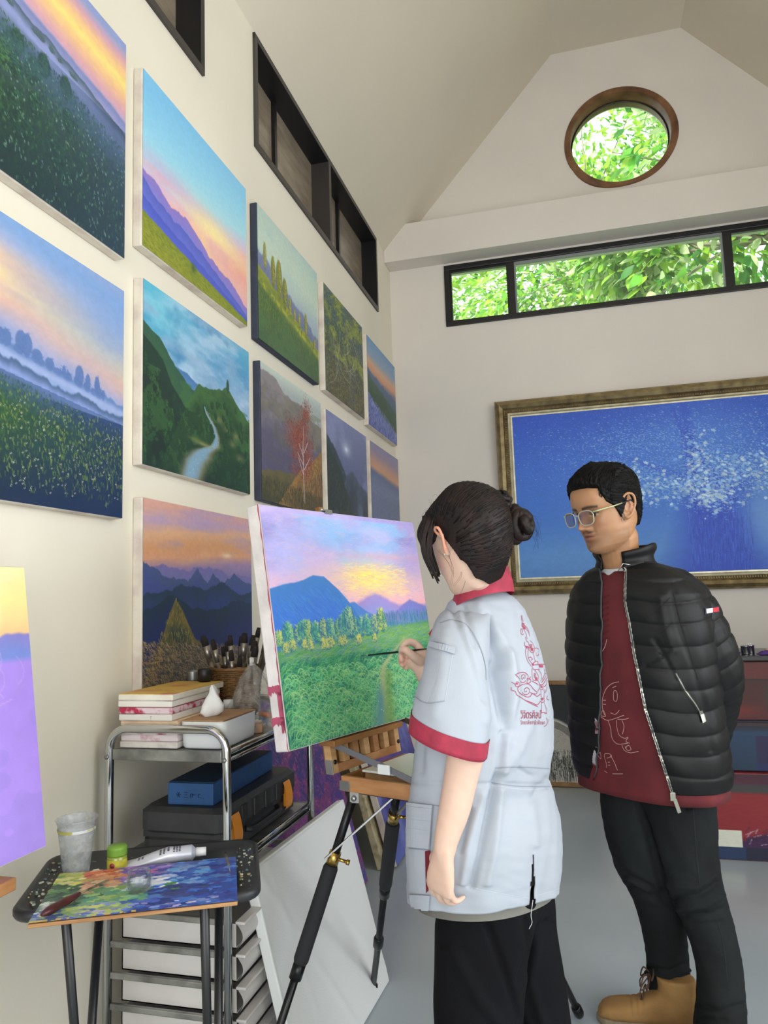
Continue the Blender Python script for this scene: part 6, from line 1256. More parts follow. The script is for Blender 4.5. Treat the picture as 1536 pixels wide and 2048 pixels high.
# far (right) arm reaching to the canvas
pen_tip = CE['TL'] * 0 + (lambda d: EYE + d * (((CE['BL'] + EN * .003 - EYE) @ EN) / (d @ EN)))(CF * FPX + CR * (722 - 768.0) - CU * (1312 - 1024.0))
hand_c = S(822, 1305, 1.915); wrp = S(852, 1345, 1.905)
armr = [S(1000, 1262, 1.88), S(965, 1350, 1.93), S(915, 1425, 1.94), S(880, 1385, 1.92), wrp]
limb(skin, armr, [.047, .043, .038, .032, m_px(23, 1.905)], 24)
kd = nrm(S(815, 1300, 1.915) - wrp); hb = nrm(-Fh * .55 + Rh * .25 + UP * .75)
Hs = m_px(1, 1.91)
def hp(px, py, dz=0): return S(px, py, 1.91 + dz)
rr_ = []
solid_loft(skin, [ring(hp(x, y, dz), (CR * c_ + CU * s_) * m_px(w_, 1.91), -CF * m_px(t_, 1.91), 24, 2.3) for (x, y, w_, t_, c_, s_, dz) in ((858, 1350, 21, 17, .78, .62, 0), (848, 1332, 24, 17, .78, .62, 0), (836, 1317, 25, 16, .76, .65, 0), (826, 1306, 22, 14, .72, .7, 0))])
limb(skin, [hp(843, 1303, .0), hp(832, 1289, .002), hp(817, 1284, -.006), hp(806, 1293, -.012), hp(801, 1304, -.014)], [m_px(9, 1.9), m_px(8.5, 1.9), m_px(7.6, 1.9), m_px(6.4, 1.9), m_px(5.2, 1.9)], 14)            # index over the brush
limb(skin, [hp(842, 1322, -.02), hp(826, 1312, -.032), hp(812, 1300, -.034), hp(803, 1300, -.026)], [m_px(10.5, 1.9), m_px(8.8, 1.9), m_px(7.8, 1.9), m_px(6.2, 1.9)], 14)                                     # thumb
limb(skin, [hp(830, 1312, .012), hp(815, 1306, .010), hp(803, 1308, .004), hp(803, 1320, -.006)], [m_px(8.5, 1.9), m_px(8, 1.9), m_px(7, 1.9), m_px(5.6, 1.9)], 14)
limb(skin, [hp(828, 1322, .018), hp(811, 1317, .018), hp(801, 1321, .012), hp(805, 1331, -.002)], [m_px(8.2, 1.9), m_px(7.4, 1.9), m_px(6.4, 1.9), m_px(5.2, 1.9)], 14)
limb(skin, [hp(829, 1330, .024), hp(813, 1326, .026), hp(806, 1330, .020), hp(813, 1337, .006)], [m_px(7.4, 1.9), m_px(6.4, 1.9), m_px(5.6, 1.9), m_px(4.6, 1.9)], 14)
# legs and bare ankles inside the trousers
hipL, hipR = S(950, 1830, 1.69), S(1030, 1830, 1.78)
def gz(p, z): q = np.array(p); q[2] = z; return q
fl_, fr_w = V(-.285, 1.72, .05), V(-.14, 1.84, .05)
for hp_, ft in ((hipL, fl_), (hipR, fr_w)): limb(skin, [gz(hp_, .80), gz(hp_ * .6 + ft * .4, .45), gz(ft, .12), gz(ft, .055) - WF * .01], [.045, .033, .028, .028], 20); limb(skin, [gz(ft, .035) - WF * .03, gz(ft, .032) + WF * .08, gz(ft, .022) + WF * .15], [.034, .034, .022], 16, flat=(1, .8))
me = remeshed(skin, .0036, 3, .5); P = verts_of(me); x_, y_, z_ = local(hw_fr, P)
base = np.tile(hexc('#d8b7a4'), (len(P), 1)); inh = (np.abs(z_) < .13) & (np.hypot(x_, y_) < .14)
px_, py_, dd_ = proj(P); warm = np.exp(-((z_ + .03) / .03) ** 2 - ((x_ - .05) / .04) ** 2) * inh; base = base * (1 - .25 * warm[:, None]) + hexc('#e0907c') * .25 * warm[:, None]
kn_ = np.exp(-((py_ - 1832) / 14.0) ** 2) * (np.abs(px_ - 892) < 40) * .30 + np.exp(-((py_ - 1322) / 18.0) ** 2 - ((px_ - 802) / 12.0) ** 2) * .35; base = base * (1 - kn_[:, None]) + hexc('#d98a78') * kn_[:, None]
ear = (np.abs(y_) > .080) & (np.abs(z_) < .05) & (np.abs(x_ + .012) < .04); base[ear] = hexc('#dc9a82')
lips = np.exp(-(y_ / .02) ** 2 - ((z_ + .059) / .008) ** 2) * (x_ > .07); base = base * (1 - .6 * lips[:, None]) + hexc('#b8605c') * .6 * lips[:, None]
paint_attr(me, base * (1 + .02 * noise3(P, 60)[:, None])); wskin = skin_material('fair_skin'); wbody = link_tmp(me, 'body', wskin, woman)
b = MB(); b.lathe(hO + (hF * -.004 + hL * .080 + hU * -.028), [(.0001, .0024), (.0018, .0018), (.0022, 0)], 8, hL, cap=False); b.build('ear_stud', mat('silver_stud', '#e2e2e6', .15, 1.0), wbody)
# hair
def hairmat(name, c1, c2, rough=.38):
    m = mat(name, c1, rough, col2=c2, vscale=26, contrast=(.35, .75), bump=.5, bscale=120); return m
hm = hairmat('dark_brown_hair', '#241512', '#0b0707', .5); hm.node_tree.nodes['Principled BSDF'].inputs['Specular IOR Level'].default_value = .25
def woff(X, Y, Z, PH):
    # hair swept from the face line back to the bun
    aph = np.abs(PH); zfront = np.interp(aph, [0, .5, .9, 1.15, 1.35, 1.6, 1.9, 2.4, PI], [.052, .048, .026, .012, .014, .030, -.055, -.098, -.108])
    side = np.clip((Z - zfront) / .012, 0, 1); side = side * side * (3 - 2 * side)
    t = .016 + .010 * np.clip(-np.cos(PH), 0, 1) + .010 * np.clip((Z + .06) / .12, 0, 1) * np.clip(-np.cos(PH) + .3, 0, 1)
    gr = .0
    return -.006 + side * (t + .006 + gr)
Pc, T = hair_cap(hw_fr, woff, sc_=HS); b = MB(); b.grid(Pc, wrap=True); blob(b, S(972, 1105, 1.66), Rh * m_px(48, 1.66), Fh * .062, UP * m_px(47, 1.66), 16); hair = b.build('hair', hm, woman)
def bun(mb, c, r_, ax, turns, rt, seed, tilt=.5):
    r = np.random.RandomState(seed); pts = []; ax = nrm(ax); a = nrm(np.cross(ax, (0, 0, 1))); bb_ = np.cross(ax, a); n = int(26 * turns)
    for i in range(n + 1):
        t = i / n; q = 2 * PI * turns * t; rad = r_ * (1 - .55 * t); pts.append(np.asarray(c) + (a * math.cos(q) + bb_ * math.sin(q)) * rad + ax * (r_ * (-.5 + 1.25 * t) + .10 * r_ * math.sin(q * 1.5)))
    for s_ in range(5):
        o = r.randn(3) * rt * .35; mb.tube([p + o * (1 + .3 * math.sin(i * .4 + s_)) for i, p in enumerate(pts)], [rt * (.8 + .12 * math.sin(i * .9 + s_)) for i in range(len(pts))], 10)
    blob(mb, c, a * r_ * .85, bb_ * r_ * .85, ax * r_ * .8)
b = MB(); bun(b, S(1034, 1044, 1.73), m_px(31, 1.74), -Fh * .6 + Rh * .8, 2.2, m_px(13, 1.74), 4); bun(b, S(1003, 1004, 1.72), m_px(16, 1.74), UP * .9 + Rh * .35 - Fh * .3, 1.8, m_px(7, 1.74), 8)
b.build('hair_bun', hm, hair)
# gathered strands running over the skull to the bun, loose wisps and the lock in front of the ear
r_ = np.random.RandomState(17); b = MB(); bunp = S(1006, 1030, 1.74); cap_bvh = BVHTree.FromPolygons([Vector(p) for p in Pc.reshape(-1, 3)], [(i * 300 + j, i * 300 + (j + 1) % 300, (i + 1) * 300 + (j + 1) % 300, (i + 1) * 300 + j) for i in range(0, 199) for j in range(300)])
for k in range(900):
    ph = r_.uniform(-PI, PI); z0 = r_.uniform(-.07, .09) if abs(ph) > 1.9 else r_.uniform(.03, .10)
    x0, y0 = head_base(np.array(z0), np.array(ph)); p0 = hO + (hF * x0 + hL * y0 + hU * z0) * HS; pts = []; hs_ = r_.rand()
    for t in np.linspace(0, 1, 12):
        q = p0 * (1 - t) + bunp * t; c_ = hO + hU * .015 - hF * .01; dr = nrm(q - c_); h = cap_bvh.ray_cast(Vector(c_ + dr * .35), Vector(-dr), .4); pp_ = np.array(h[0]) + dr * (.0002 + .0012 * math.sin(PI * t) * hs_) if h[0] is not None else q; pts.append(pp_)
    b.tube(pts, [.0007 + .0011 * r_.rand()] * 12, 4)
for (px0, py0, px1, py1, D0, bend) in [(862, 1030, 880, 1150, 1.63, -14), (856, 1030, 868, 1140, 1.64, -16), (850, 1032, 862, 1128, 1.66, -12), (868, 1040, 872, 1150, 1.62, -10), (860, 1035, 874, 1160, 1.62, -18), (864, 1030, 866, 1132, 1.63, -15), (858, 1024, 858, 1118, 1.66, -14), (866, 1040, 862, 1120, 1.64, -8), (878, 1100, 905, 1150, 1.60, 6), (900, 1110, 905, 1170, 1.60, 4), (925, 1130, 912, 1175, 1.60, 3), (935, 1140, 918, 1190, 1.61, 5), (985, 1130, 975, 1150, 1.66, 4), (930, 1135, 960, 1150, 1.62, 5)]:
    for q in range(6 if px0 < 872 else 2):
        j = r_.randn(4) * (3.0 if px0 < 872 else 2); pts = catmull([S(px0 + j[0], py0, D0), S((px0 + px1) / 2 + bend + j[1], (py0 + py1) / 2, D0 - .01), S(px1 + j[2] + j[3], py1 + j[3], D0 - .005)], 6); b.tube(pts, [m_px(3.4 if px0 < 872 else .26, D0) * (1 - .55 * i / 12) for i in range(len(pts))], 5)
for k in range(20):
    a0 = r_.uniform(2.2, 4.9); cx0_, cy0_ = 936, 1062; R0 = 92; xx, yy = cx0_ + R0 * math.cos(a0) * .98, cy0_ + R0 * math.sin(a0) * (1.0); a1 = a0 + r_.uniform(-.35, .35); R1 = R0 + r_.uniform(3, 10); b.tube(catmull([S(xx, yy + 4, 1.66), S((xx + cx0_ + R1 * math.cos(a1)) / 2 + r_.randn() * 3, (yy + cy0_ + R1 * math.sin(a1)) / 2 - 3, 1.66), S(cx0_ + R1 * math.cos(a1), cy0_ + R1 * math.sin(a1), 1.66)], 8), .00018, 3)
for k in range(14): b.tube(catmull([S(1050 + r_.randn() * 6, 1030 + r_.randn() * 12, 1.78), S(1070 + r_.randn() * 5, 1050 + r_.randn() * 10, 1.78), S(1078 + r_.randn() * 6, 1085 + r_.randn() * 14, 1.78)], 8), .00022, 3)
for k in range(150):
    t0 = r_.rand(); xs, ys_ = 926 + 92 * t0, 1132 + 12 * math.sin(PI * t0) + r_.uniform(-26, 3); D_ = 1.607 + .075 * abs(t0 - .45) ** 1.6 * 2
    b.tube(catmull([S(xs, ys_, D_ + .012), S(xs * .72 + 1008 * .28 - 4, ys_ * .72 + 1050 * .28, D_ - .002), S(xs * .35 + 1012 * .65, ys_ * .35 + 1048 * .65, D_ * .5 + 1.66 * .5 - .01), S(1012, 1046, 1.69)], 4), [.0009 + .0008 * r_.rand()] * 13, 4)
o = b.build('hair_strands', hm, hair); o['kind'] = 'stuff'
# trousers
trm = mat('black_twill', '#101115', .85, spec=.15, col2='#0c0c10', vscale=5, bump=.12, bscale=160)
tb2 = MB()
for (tab, D0, D1) in ((((1760, 880, 1075), (1850, 868, 1068), (1920, 866, 1055), (1990, 866, 1048), (2060, 868, 1048), (2180, 872, 1045), (2320, 878, 1040), (2520, 884, 1036)), 1.68, 1.62), (((1760, 930, 1104), (1850, 940, 1112), (1920, 960, 1122), (1990, 980, 1132), (2060, 995, 1142), (2180, 1005, 1142), (2320, 1012, 1136), (2460, 1016, 1130)), 1.79, 1.74)):
    rings = []
    for i, (y, a, b_) in enumerate(tab):
        D = D0 + (D1 - D0) * i / (len(tab) - 1); c = S((a + b_) / 2, y, D); hw = m_px((b_ - a) / 2, D); c[2] = max(c[2], .03); rings.append(ring(c, Rh * hw, Fh * min(hw * 1.0, .088), 40, 2.2))
    solid_loft(tb2, rings)
blob(tb2, S(985, 1790, WD), Rh * m_px(108, WD), Fh * .085, UP * .10)
me = remeshed(tb2, .007, 5, .5); P = verts_of(me); N_ = normals_of(me); P = crease(P, N_, [([(975, 1850), (1015, 1960), (1048, 2060)], -.012, 7), ([(1050, 1840), (1058, 1900), (1040, 1960)], -.010, 8), ([(905, 1900), (960, 2000), (1010, 2060)], .008, 12), ([(1075, 1880), (1060, 1960), (1085, 2048)], .008, 9), ([(1090, 1845), (1108, 1840)], -.012, 5), ([(885, 1890), (935, 1900)], -.004, 4)]); P += N_ * (.004 * noise3(P * [1, 1, .4], 26, 4))[:, None]; set_verts(me, P); link_tmp(me, 'trousers', trm, woman)
b = MB()
for ft in (fl_, fr_w):
    c = gz(ft, 0); solid_loft(b, [ring(c + WF * x + UP * h / 2, np.cross(UP, WF) * w_, UP * h / 2, 16, 2.6) for (x, w_, h) in ((-.085, .02, .03), (-.07, .032, .05), (-.02, .038, .06), (.05, .045, .055), (.12, .046, .045), (.16, .030, .03), (.172, .012, .02))])
b.build('shoes', mat('white_canvas_shoe', '#cfcfca', .7), woman)
# grey T-shirt peeping out under the hem
tsm = mat('grey_jersey', '#77766f', .9, bump=.15, bscale=300)
tsg = np.array([wring(1700, 840, 1105, n=80, k=.93), wring(1770, 842, 1104, n=80, k=.95), wring(1798, 838, 1110, n=80, k=.985)]); tsg[1:, :, 2] += .024 * np.clip(((S(968, 1500, WD) - tsg[1:]) @ Fh + .02) / .16, 0, 1); b = MB(); b.grid(tsg, wrap=True); b.build('tshirt_hem', tsm, woman)
# jacket
jm = mat('light_grey_workcloth', '#a9b0bb', .8, var=.04, vscale=5, bump=.1, bscale=320); jcr = mat('crimson_trim', '#a02c44', .75, var=.12, vscale=40, bump=.12, bscale=260)
tabs = [(1178, 938, 1006), (1190, 915, 1020), (1203, 897, 1036), (1222, 886, 1050), (1250, 874, 1063), (1290, 864, 1077), (1340, 852, 1091), (1400, 843, 1104), (1450, 838, 1110), (1500, 832, 1111), (1540, 828, 1104), (1564, 824, 1099), (1570, 823, 1099), (1600, 819, 1111), (1650, 816, 1123), (1700, 816, 1127), (1750, 817, 1127), (1788, 819, 1122)]
ys = [t[0] for t in tabs]; yy_ = np.concatenate([np.linspace(1178, 1250, 24), np.linspace(1254, 1788, 170)]); NJ = 260
rings = []
for y in yy_:
    a, c = np.interp(y, ys, [t[1] for t in tabs]), np.interp(y, ys, [t[2] for t in tabs]); rings.append(wring(y, a, c, n=NJ, tilt=0.0))
G = np.array(rings); me = bpy.data.meshes.new('jacket'); idx = np.arange(G.shape[0] * NJ).reshape(G.shape[0], NJ)
Fq = np.stack([idx[:-1], np.roll(idx, -1, 1)[:-1], np.roll(idx, -1, 1)[1:], idx[1:]], -1).reshape(-1, 4); P = G.reshape(-1, 3).copy()
me.from_pydata([tuple(p) for p in P], [], [tuple(f) for f in Fq]); me.update(); N_ = normals_of(me); cen = np.repeat(G.mean(1), NJ, 0); N_ = np.where(((P - cen) * N_).sum(1, keepdims=True) < 0, -N_, N_)
P = crease(P, N_, [([(975, 1235), (985, 1290), (1000, 1330)], -.016, 9), ([(960, 1215), (1010, 1290), (1030, 1380)], .008, 12), ([(985, 1330), (1000, 1400), (1012, 1460)], -.020, 11), ([(1012, 1310), (1022, 1400), (1008, 1470), (1000, 1540)], .015, 12), ([(1005, 1470), (995, 1560)], -.018, 8), ([(925, 1215), (950, 1260)], -.008, 8), ([(1040, 1540), (1062, 1553)], -.006, 5), ([(1060, 1450), (1040, 1500), (1010, 1540)], .005, 10),
                   ([(990, 1570), (975, 1640), (955, 1740), (945, 1800)], -.016, 7), ([(1000, 1580), (990, 1680), (975, 1790)], .010, 9), ([(965, 1590), (935, 1700), (925, 1790)], .008, 8), ([(940, 1620), (920, 1700)], -.010, 6), ([(1062, 1580), (1072, 1690)], .006, 10), ([(822, 1566), (985, 1568), (1100, 1572)], -.004, 4), ([(1095, 1560), (1060, 1600)], -.005, 8), ([(850, 1350), (845, 1450), (840, 1540)], -.006, 9)])
hq = np.clip((.80 - P[:, 2]) / .12, 0, 1) * np.clip(((S(968, 1500, WD) - P) @ Fh + .02) / .16, 0, 1); P[:, 2] += .036 * hq
zr = (P[:, 2] - P[:, 2].min()) / (P[:, 2].max() - P[:, 2].min()); P += N_ * (.0045 * noise3(P * [1, 1, .5], 24, 3) * (1 - zr * .5) + .0015 * noise3(P, 70, 9))[:, None]
set_verts(me, P); qx, qy, qd = proj(P); cenp = P[Fq].mean(1); fx, fy, fdp = proj(cenp); near = ((cenp - S(968, 1500, WD)) @ Fh) < 0
cut = near & (fy > 1694) & (np.abs(fx - (1068 - (fy - 1694) * .03)) < (fy - 1690) * .055)
me2 = bpy.data.meshes.new('jacket'); me2.from_pydata([tuple(p) for p in P], [], [tuple(f) for f in Fq[~cut]]); me2.polygons.foreach_set('use_smooth', [True] * len(me2.polygons)); me2.materials.append(jm); outward(me2); jacket = link('jacket', me2, woman); md = jacket.modifiers.new('thickness', 'SOLIDIFY'); md.thickness = .002; md.offset = -1
# near sleeve with crimson cuff
def sleeve_rings(tab, n=90):
    out = []; T_ = catmull([np.array(t, float) for t in tab], 14)
    for (x, y, D, hw, sl, dep) in T_:
        A = nrm(Rh * 1.0 - UP * sl) * m_px(hw, D); out.append(ring(S(x, y, D), A, Fh * dep + UP * .10 * dep, n, 2.2))
    return np.array(out)
SLT = [(975, 1225, 1.72, 12, .1, .015), (955, 1216, 1.68, 30, .1, .045), (930, 1234, 1.63, 50, .15, .066), (917, 1290, 1.59, 59, .2, .074), (912, 1350, 1.57, 66, .28, .078), (905, 1410, 1.56, 76, .34, .082), (899, 1452, 1.555, 80, .36, .084)]
SG = sleeve_rings(SLT); nS = SG.shape[1]; me = bpy.data.meshes.new('sleeve'); idx = np.arange(SG.shape[0] * nS).reshape(SG.shape[0], nS)
Fs = np.stack([idx[:-1], np.roll(idx, -1, 1)[:-1], np.roll(idx, -1, 1)[1:], idx[1:]], -1).reshape(-1, 4); P = SG.reshape(-1, 3); me.from_pydata([tuple(p) for p in P], [], [tuple(f) for f in Fs]); me.update(); N_ = normals_of(me); cen = np.repeat(SG.mean(1), nS, 0); N_ = np.where(((P - cen) * N_).sum(1, keepdims=True) < 0, -N_, N_)
P = crease(P, N_, [([(905, 1215), (930, 1290), (965, 1400)], -.008, 8), ([(925, 1260), (955, 1360), (970, 1440)], .007, 12), ([(890, 1260), (885, 1350), (870, 1430)], .005, 14), ([(930, 1225), (950, 1290)], -.007, 7)]); P += N_ * (.003 * noise3(P, 30, 8))[:, None]; set_verts(me, P); me.polygons.foreach_set('use_smooth', [True] * len(me.polygons)); me.materials.append(jm); outward(me); slv = link('sleeve', me, woman); md = slv.modifiers.new('thickness', 'SOLIDIFY'); md.thickness = .002; md.offset = -1
last = P[-nS:]; CT2 = sleeve_rings([SLT[-2], (899, 1452, 1.555, 80.5, .36, .084), (896, 1474, 1.553, 78.5, .36, .083), (894, 1486, 1.552, 77.5, .36, .082)])
b = MB(); lo = CT2[-1]; dn = (CT2[-1].mean(0) - last.mean(0)); rows = [last + (last - last.mean(0)) * .022 + dn * t for t in (-.05, 0, .25, .5, .75, 1.0)]; rows += [last * 1.0 - (last - last.mean(0)) * .02 + dn * 1.0, last - (last - last.mean(0)) * .05 + dn * .3]; b.grid(rows, wrap=True); cuff = b.build('cuff', jcr, slv)
# far sleeve
SLR = [(1000, 1228, 1.84, 40, .0, .06), (985, 1290, 1.90, 48, -.1, .068), (960, 1350, 1.93, 54, -.2, .07), (935, 1385, 1.94, 54, -.3, .07), (918, 1405, 1.94, 54, -.4, .07)]
SG2 = sleeve_rings(SLR, 48); b = MB(); b.grid(SG2, wrap=True); s2 = b.build('sleeve', jm, woman); b = MB(); l2 = SG2[-1]; d2 = (SG2[-1].mean(0) - SG2[-6].mean(0)); b.grid([l2 + (l2 - l2.mean(0)) * .02, l2 + (l2 - l2.mean(0)) * .02 + d2], wrap=True); b.build('cuff', jcr, s2)
# collar: crimson band round the neck, lower in front
def collar_row(k, h):
    out = []
    for t in np.linspace(0, 2 * PI, 64, endpoint=False):
        c = S(962, 1174, 1.70); f = math.cos(t); l = math.sin(t); p = c + WF * f * .060 * k + WL * l * .072 * k + UP * (.004 - .050 * (f * .5 + .5) ** 1.2 + h * (1 - .15 * f)); out.append(p - WF * .004)
    return out
b = MB(); b.grid([collar_row(1.14, -.014), collar_row(1.10, .010), collar_row(.98, .036), collar_row(.95, .040), collar_row(.93, .034), collar_row(.98, -.01)], wrap=True); b.build('collar', jcr, jacket)
jb = bvh_of(jacket, slv)
b = MB(); tip = [S(857, 1268, 1.70), S(874, 1243, 1.69), S(872, 1276, 1.685), S(866, 1280, 1.69)]; b.add(tip + [q + Fh * .004 for q in tip], [(0, 1, 2), (0, 2, 3), (4, 6, 5), (4, 7, 6), (0, 3, 7, 4), (0, 4, 5, 1), (1, 5, 6, 2), (2, 6, 7, 3)]); b.build('lapel_tip', jcr, jacket)
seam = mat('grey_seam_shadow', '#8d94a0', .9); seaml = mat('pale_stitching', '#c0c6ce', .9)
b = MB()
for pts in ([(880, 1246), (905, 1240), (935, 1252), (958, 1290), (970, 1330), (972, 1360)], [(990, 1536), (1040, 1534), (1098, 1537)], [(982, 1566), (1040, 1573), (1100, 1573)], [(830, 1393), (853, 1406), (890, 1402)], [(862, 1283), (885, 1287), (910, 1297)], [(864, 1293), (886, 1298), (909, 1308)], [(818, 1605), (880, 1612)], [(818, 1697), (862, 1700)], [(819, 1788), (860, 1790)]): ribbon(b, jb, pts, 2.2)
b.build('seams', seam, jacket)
b = MB()
for pts in ([(879, 1275), (878, 1330), (868, 1370), (855, 1405)], [(905, 1310), (897, 1360), (890, 1402)], [(915, 1770), (960, 1778), (1010, 1788), (1058, 1796)], [(1076, 1790), (1120, 1776)], [(985, 1571), (1040, 1578), (1098, 1578)], [(818, 1690), (862, 1694)]): ribbon(b, jb, pts, .9)
b.build('stitching', seaml, jacket)['kind'] = 'stuff'
# pocket flaps on the front panel and the maroon pocket lining
for q_, f_o in (([(819, 1606), (868, 1611), (862, 1697), (819, 1692)], .006), ([(823, 1788), (862, 1790), (858, 1828), (828, 1826)], .004)):
    b = MB(); patch(b, jb, q_, 10, 14, f_o); o = b.build('pocket_flap', jm, jacket); md = o.modifiers.new('t', 'SOLIDIFY'); md.thickness = .004; md.offset = 0
b = MB(); patch(b, jb, [(851, 1702), (862, 1700), (858, 1780), (853, 1786)], 4, 14, .002); b.build('pocket_lining', mat('maroon_lining', '#6c1024', .8), jacket)
b = MB(); patch(b, jb, [(863, 1284), (911, 1298), (909, 1310), (861, 1294)], 10, 4, .0035); o = b.build('pen_pocket_flap', jm, slv); md = o.modifiers.new('t', 'SOLIDIFY'); md.thickness = .003; md.offset = -1
b = MB(); b.tube(catmull([S(1066, 1800, 1.57), S(1062, 1830, 1.57), S(1064, 1845, 1.57), S(1058, 1858, 1.57)], 5), .0006, 4); b.build('loose_thread', mat('white_tissue'), jacket)
# crimson line print on the back
def T7(pts): return [(1000 + x / 7.875, 1210 + y / 7.875) for x, y in pts]
art = [[(335, 165), (335, 230), (350, 265)], [(335, 165), (362, 260)], [(345, 265), (360, 300), (430, 370), (455, 440), (462, 495)], [(350, 280), (345, 330), (380, 400), (410, 470), (420, 540)], [(330, 370), (320, 430), (345, 470), (370, 455)], [(330, 370), (350, 390), (345, 440)], [(400, 370), (440, 420), (450, 470)], [(395, 500), (410, 560), (440, 590)], [(385, 580), (385, 640), (440, 660), (445, 700)], [(445, 590), (455, 700), (500, 750), (535, 730)], [(400, 690), (400, 780), (430, 880), (490, 970)], [(440, 700), (440, 830), (500, 930)], [(445, 830), (480, 820), (505, 850), (490, 870)], [(470, 560), (520, 620), (540, 700), (520, 750)], [(540, 680), (600, 690), (605, 780), (575, 800), (560, 750)], [(520, 750), (545, 870), (590, 890), (590, 930)], [(500, 930), (530, 910), (560, 880)], [(500, 960), (520, 1010), (560, 1020), (620, 1010)], [(530, 945), (700, 940), (700, 1060), (725, 1090)], [(500, 1000), (500, 1100), (520, 1180), (590, 1190)], [(540, 1020), (600, 1120), (590, 1180)], [(600, 1020), (650, 1100), (640, 1200)], [(690, 1000), (700, 1080), (660, 1180)],
       [(235, 1100), (300, 1070), (370, 1060), (420, 1090), (440, 1130), (420, 1170), (450, 1160), (480, 1130)], [(245, 1100), (300, 1160), (320, 1210), (370, 1220), (400, 1190)], [(370, 1140), (350, 1170), (330, 1140), (350, 1100), (390, 1110), (385, 1170)], [(440, 1185), (420, 1200), (430, 1230), (470, 1220), (480, 1180), (440, 1160)], [(180, 1215), (230, 1240), (250, 1280), (300, 1270), (290, 1220), (250, 1210)], [(180, 1290), (180, 1340), (240, 1360), (260, 1410), (330, 1460), (410, 1510), (500, 1560), (590, 1600)], [(275, 1300), (330, 1260), (420, 1240), (470, 1260), (520, 1320), (575, 1370)], [(275, 1300), (285, 1360), (340, 1410), (420, 1450), (470, 1440), (510, 1395), (580, 1440), (630, 1400)], [(420, 1350), (390, 1370), (380, 1330), (420, 1300), (460, 1340), (440, 1400), (380, 1410), (345, 1370)], [(470, 1380), (560, 1400), (600, 1340), (620, 1300)], [(500, 1200), (560, 1230), (600, 1260)], [(590, 1190), (620, 1240), (650, 1280)], [(410, 1505), (500, 1540), (580, 1570), (640, 1510)], [(720, 1110), (690, 1170), (650, 1220)], [(735, 1140), (700, 1210), (660, 1260)], [(740, 1180), (720, 1260), (690, 1290)], [(620, 1260), (670, 1260), (670, 1320), (630, 1330), (620, 1260)], [(640, 1330), (645, 1460)], [(690, 1320), (690, 1460)], [(640, 1470), (690, 1470), (690, 1520), (650, 1530), (640, 1470)], [(650, 1530), (650, 1700)], [(690, 1530), (725, 1640), (730, 1710)], [(650, 1700), (680, 1690), (730, 1710)], [(740, 1280), (720, 1350), (700, 1390)], [(745, 1430), (730, 1470), (765, 1500)], [(725, 1770), (740, 1830), (730, 1880), (690, 1915)], [(760, 1800), (745, 1870)]]
pr = mat('crimson_print_ink', '#a83a5c', .8); b = MB()
for pts in art: ribbon(b, jb, T7(pts), 1.25, .0014, 2.5)
for (x, y, a, q) in ((360, 320, 40, 70), (380, 365, 30, 40), (480, 650, 45, 70), (500, 700, 40, 50), (415, 665, 30, 40), (640, 965, 60, 40), (545, 1110, 35, 80), (565, 1160, 30, 40), (650, 1290, 20, 25), (665, 1490, 22, 24), (515, 940, 25, 35), (260, 1240, 30, 22)):
    for k in range(6): ribbon(b, jb, T7([(x - a / 2, y - q / 2 + k * q / 6), (x + a / 2, y - q / 2 + (k + .8) * q / 6)]), .8, .0014, 3, False)
b.build('emblem_print', pr, jacket)
def cloth_text(body, x0, y0, x1, y1, skew, bvh, m_, parent, name):
    c = bpy.data.curves.new('t', 'FONT'); c.body = body; c.size = 1; o = bpy.data.objects.new('t', c); COL.objects.link(o); dg = bpy.context.evaluated_depsgraph_get(); dg.update(); me = bpy.data.meshes.new_from_object(o.evaluated_get(dg)); bpy.data.objects.remove(o)
    P = verts_of(me)
    if len(P) == 0: return
    lo, hi = P.min(0), P.max(0); out = []
    for p in P:
        u_, v_ = (p[0] - lo[0]) / (hi[0] - lo[0]), (p[1] - lo[1]) / (hi[1] - lo[1]); h = lay(bvh, x0 + (x1 - x0) * u_, y1 + (y0 - y1) * v_ + skew * u_, .0014); out.append(h[0] if h is not None else S(x0 + (x1 - x0) * u_, y1 + (y0 - y1) * v_ + skew * u_, WD - .15))
    set_verts(me, np.array(out)); me.name = name; me.materials.clear(); me.materials.append(m_); link(name, me, parent)
cloth_text('วิจิตรศิลป์', 1040, 1420, 1082, 1437, 0, jb, mat('crimson_print_bold', '#962444', .8), jacket, 'thai_lettering')
cloth_text('วิทยาลัยอาชีวศึกษา', 1040, 1440, 1089, 1449, 0, jb, mat('crimson_print_bold'), jacket, 'thai_lettering')
# the brush in her hand
bend = S(860, 1297, 1.86); pb0 = pen_tip; bd = nrm(bend - pb0)
br = empty('fine_brush', pb0, 'long thin black brush held by the woman, touching the meadow painting', 'brush')
b = MB(); b.tube([pb0 + bd * .030, pb0 + bd * .10, pb0 + bd * .20, bend], [.0020, .0032, .0027, .0015], 10); b.build('handle', mat('black_lacquered_wood', '#141416', .25), br)
b = MB(); b.tube([pb0 + bd * .012, pb0 + bd * .031], [.0014, .0021], 8); b.build('ferrule', ferr, br); b = MB(); b.tube([pb0, pb0 + bd * .013], [.0003, .0014], 8); b.build('bristles', brist, br)
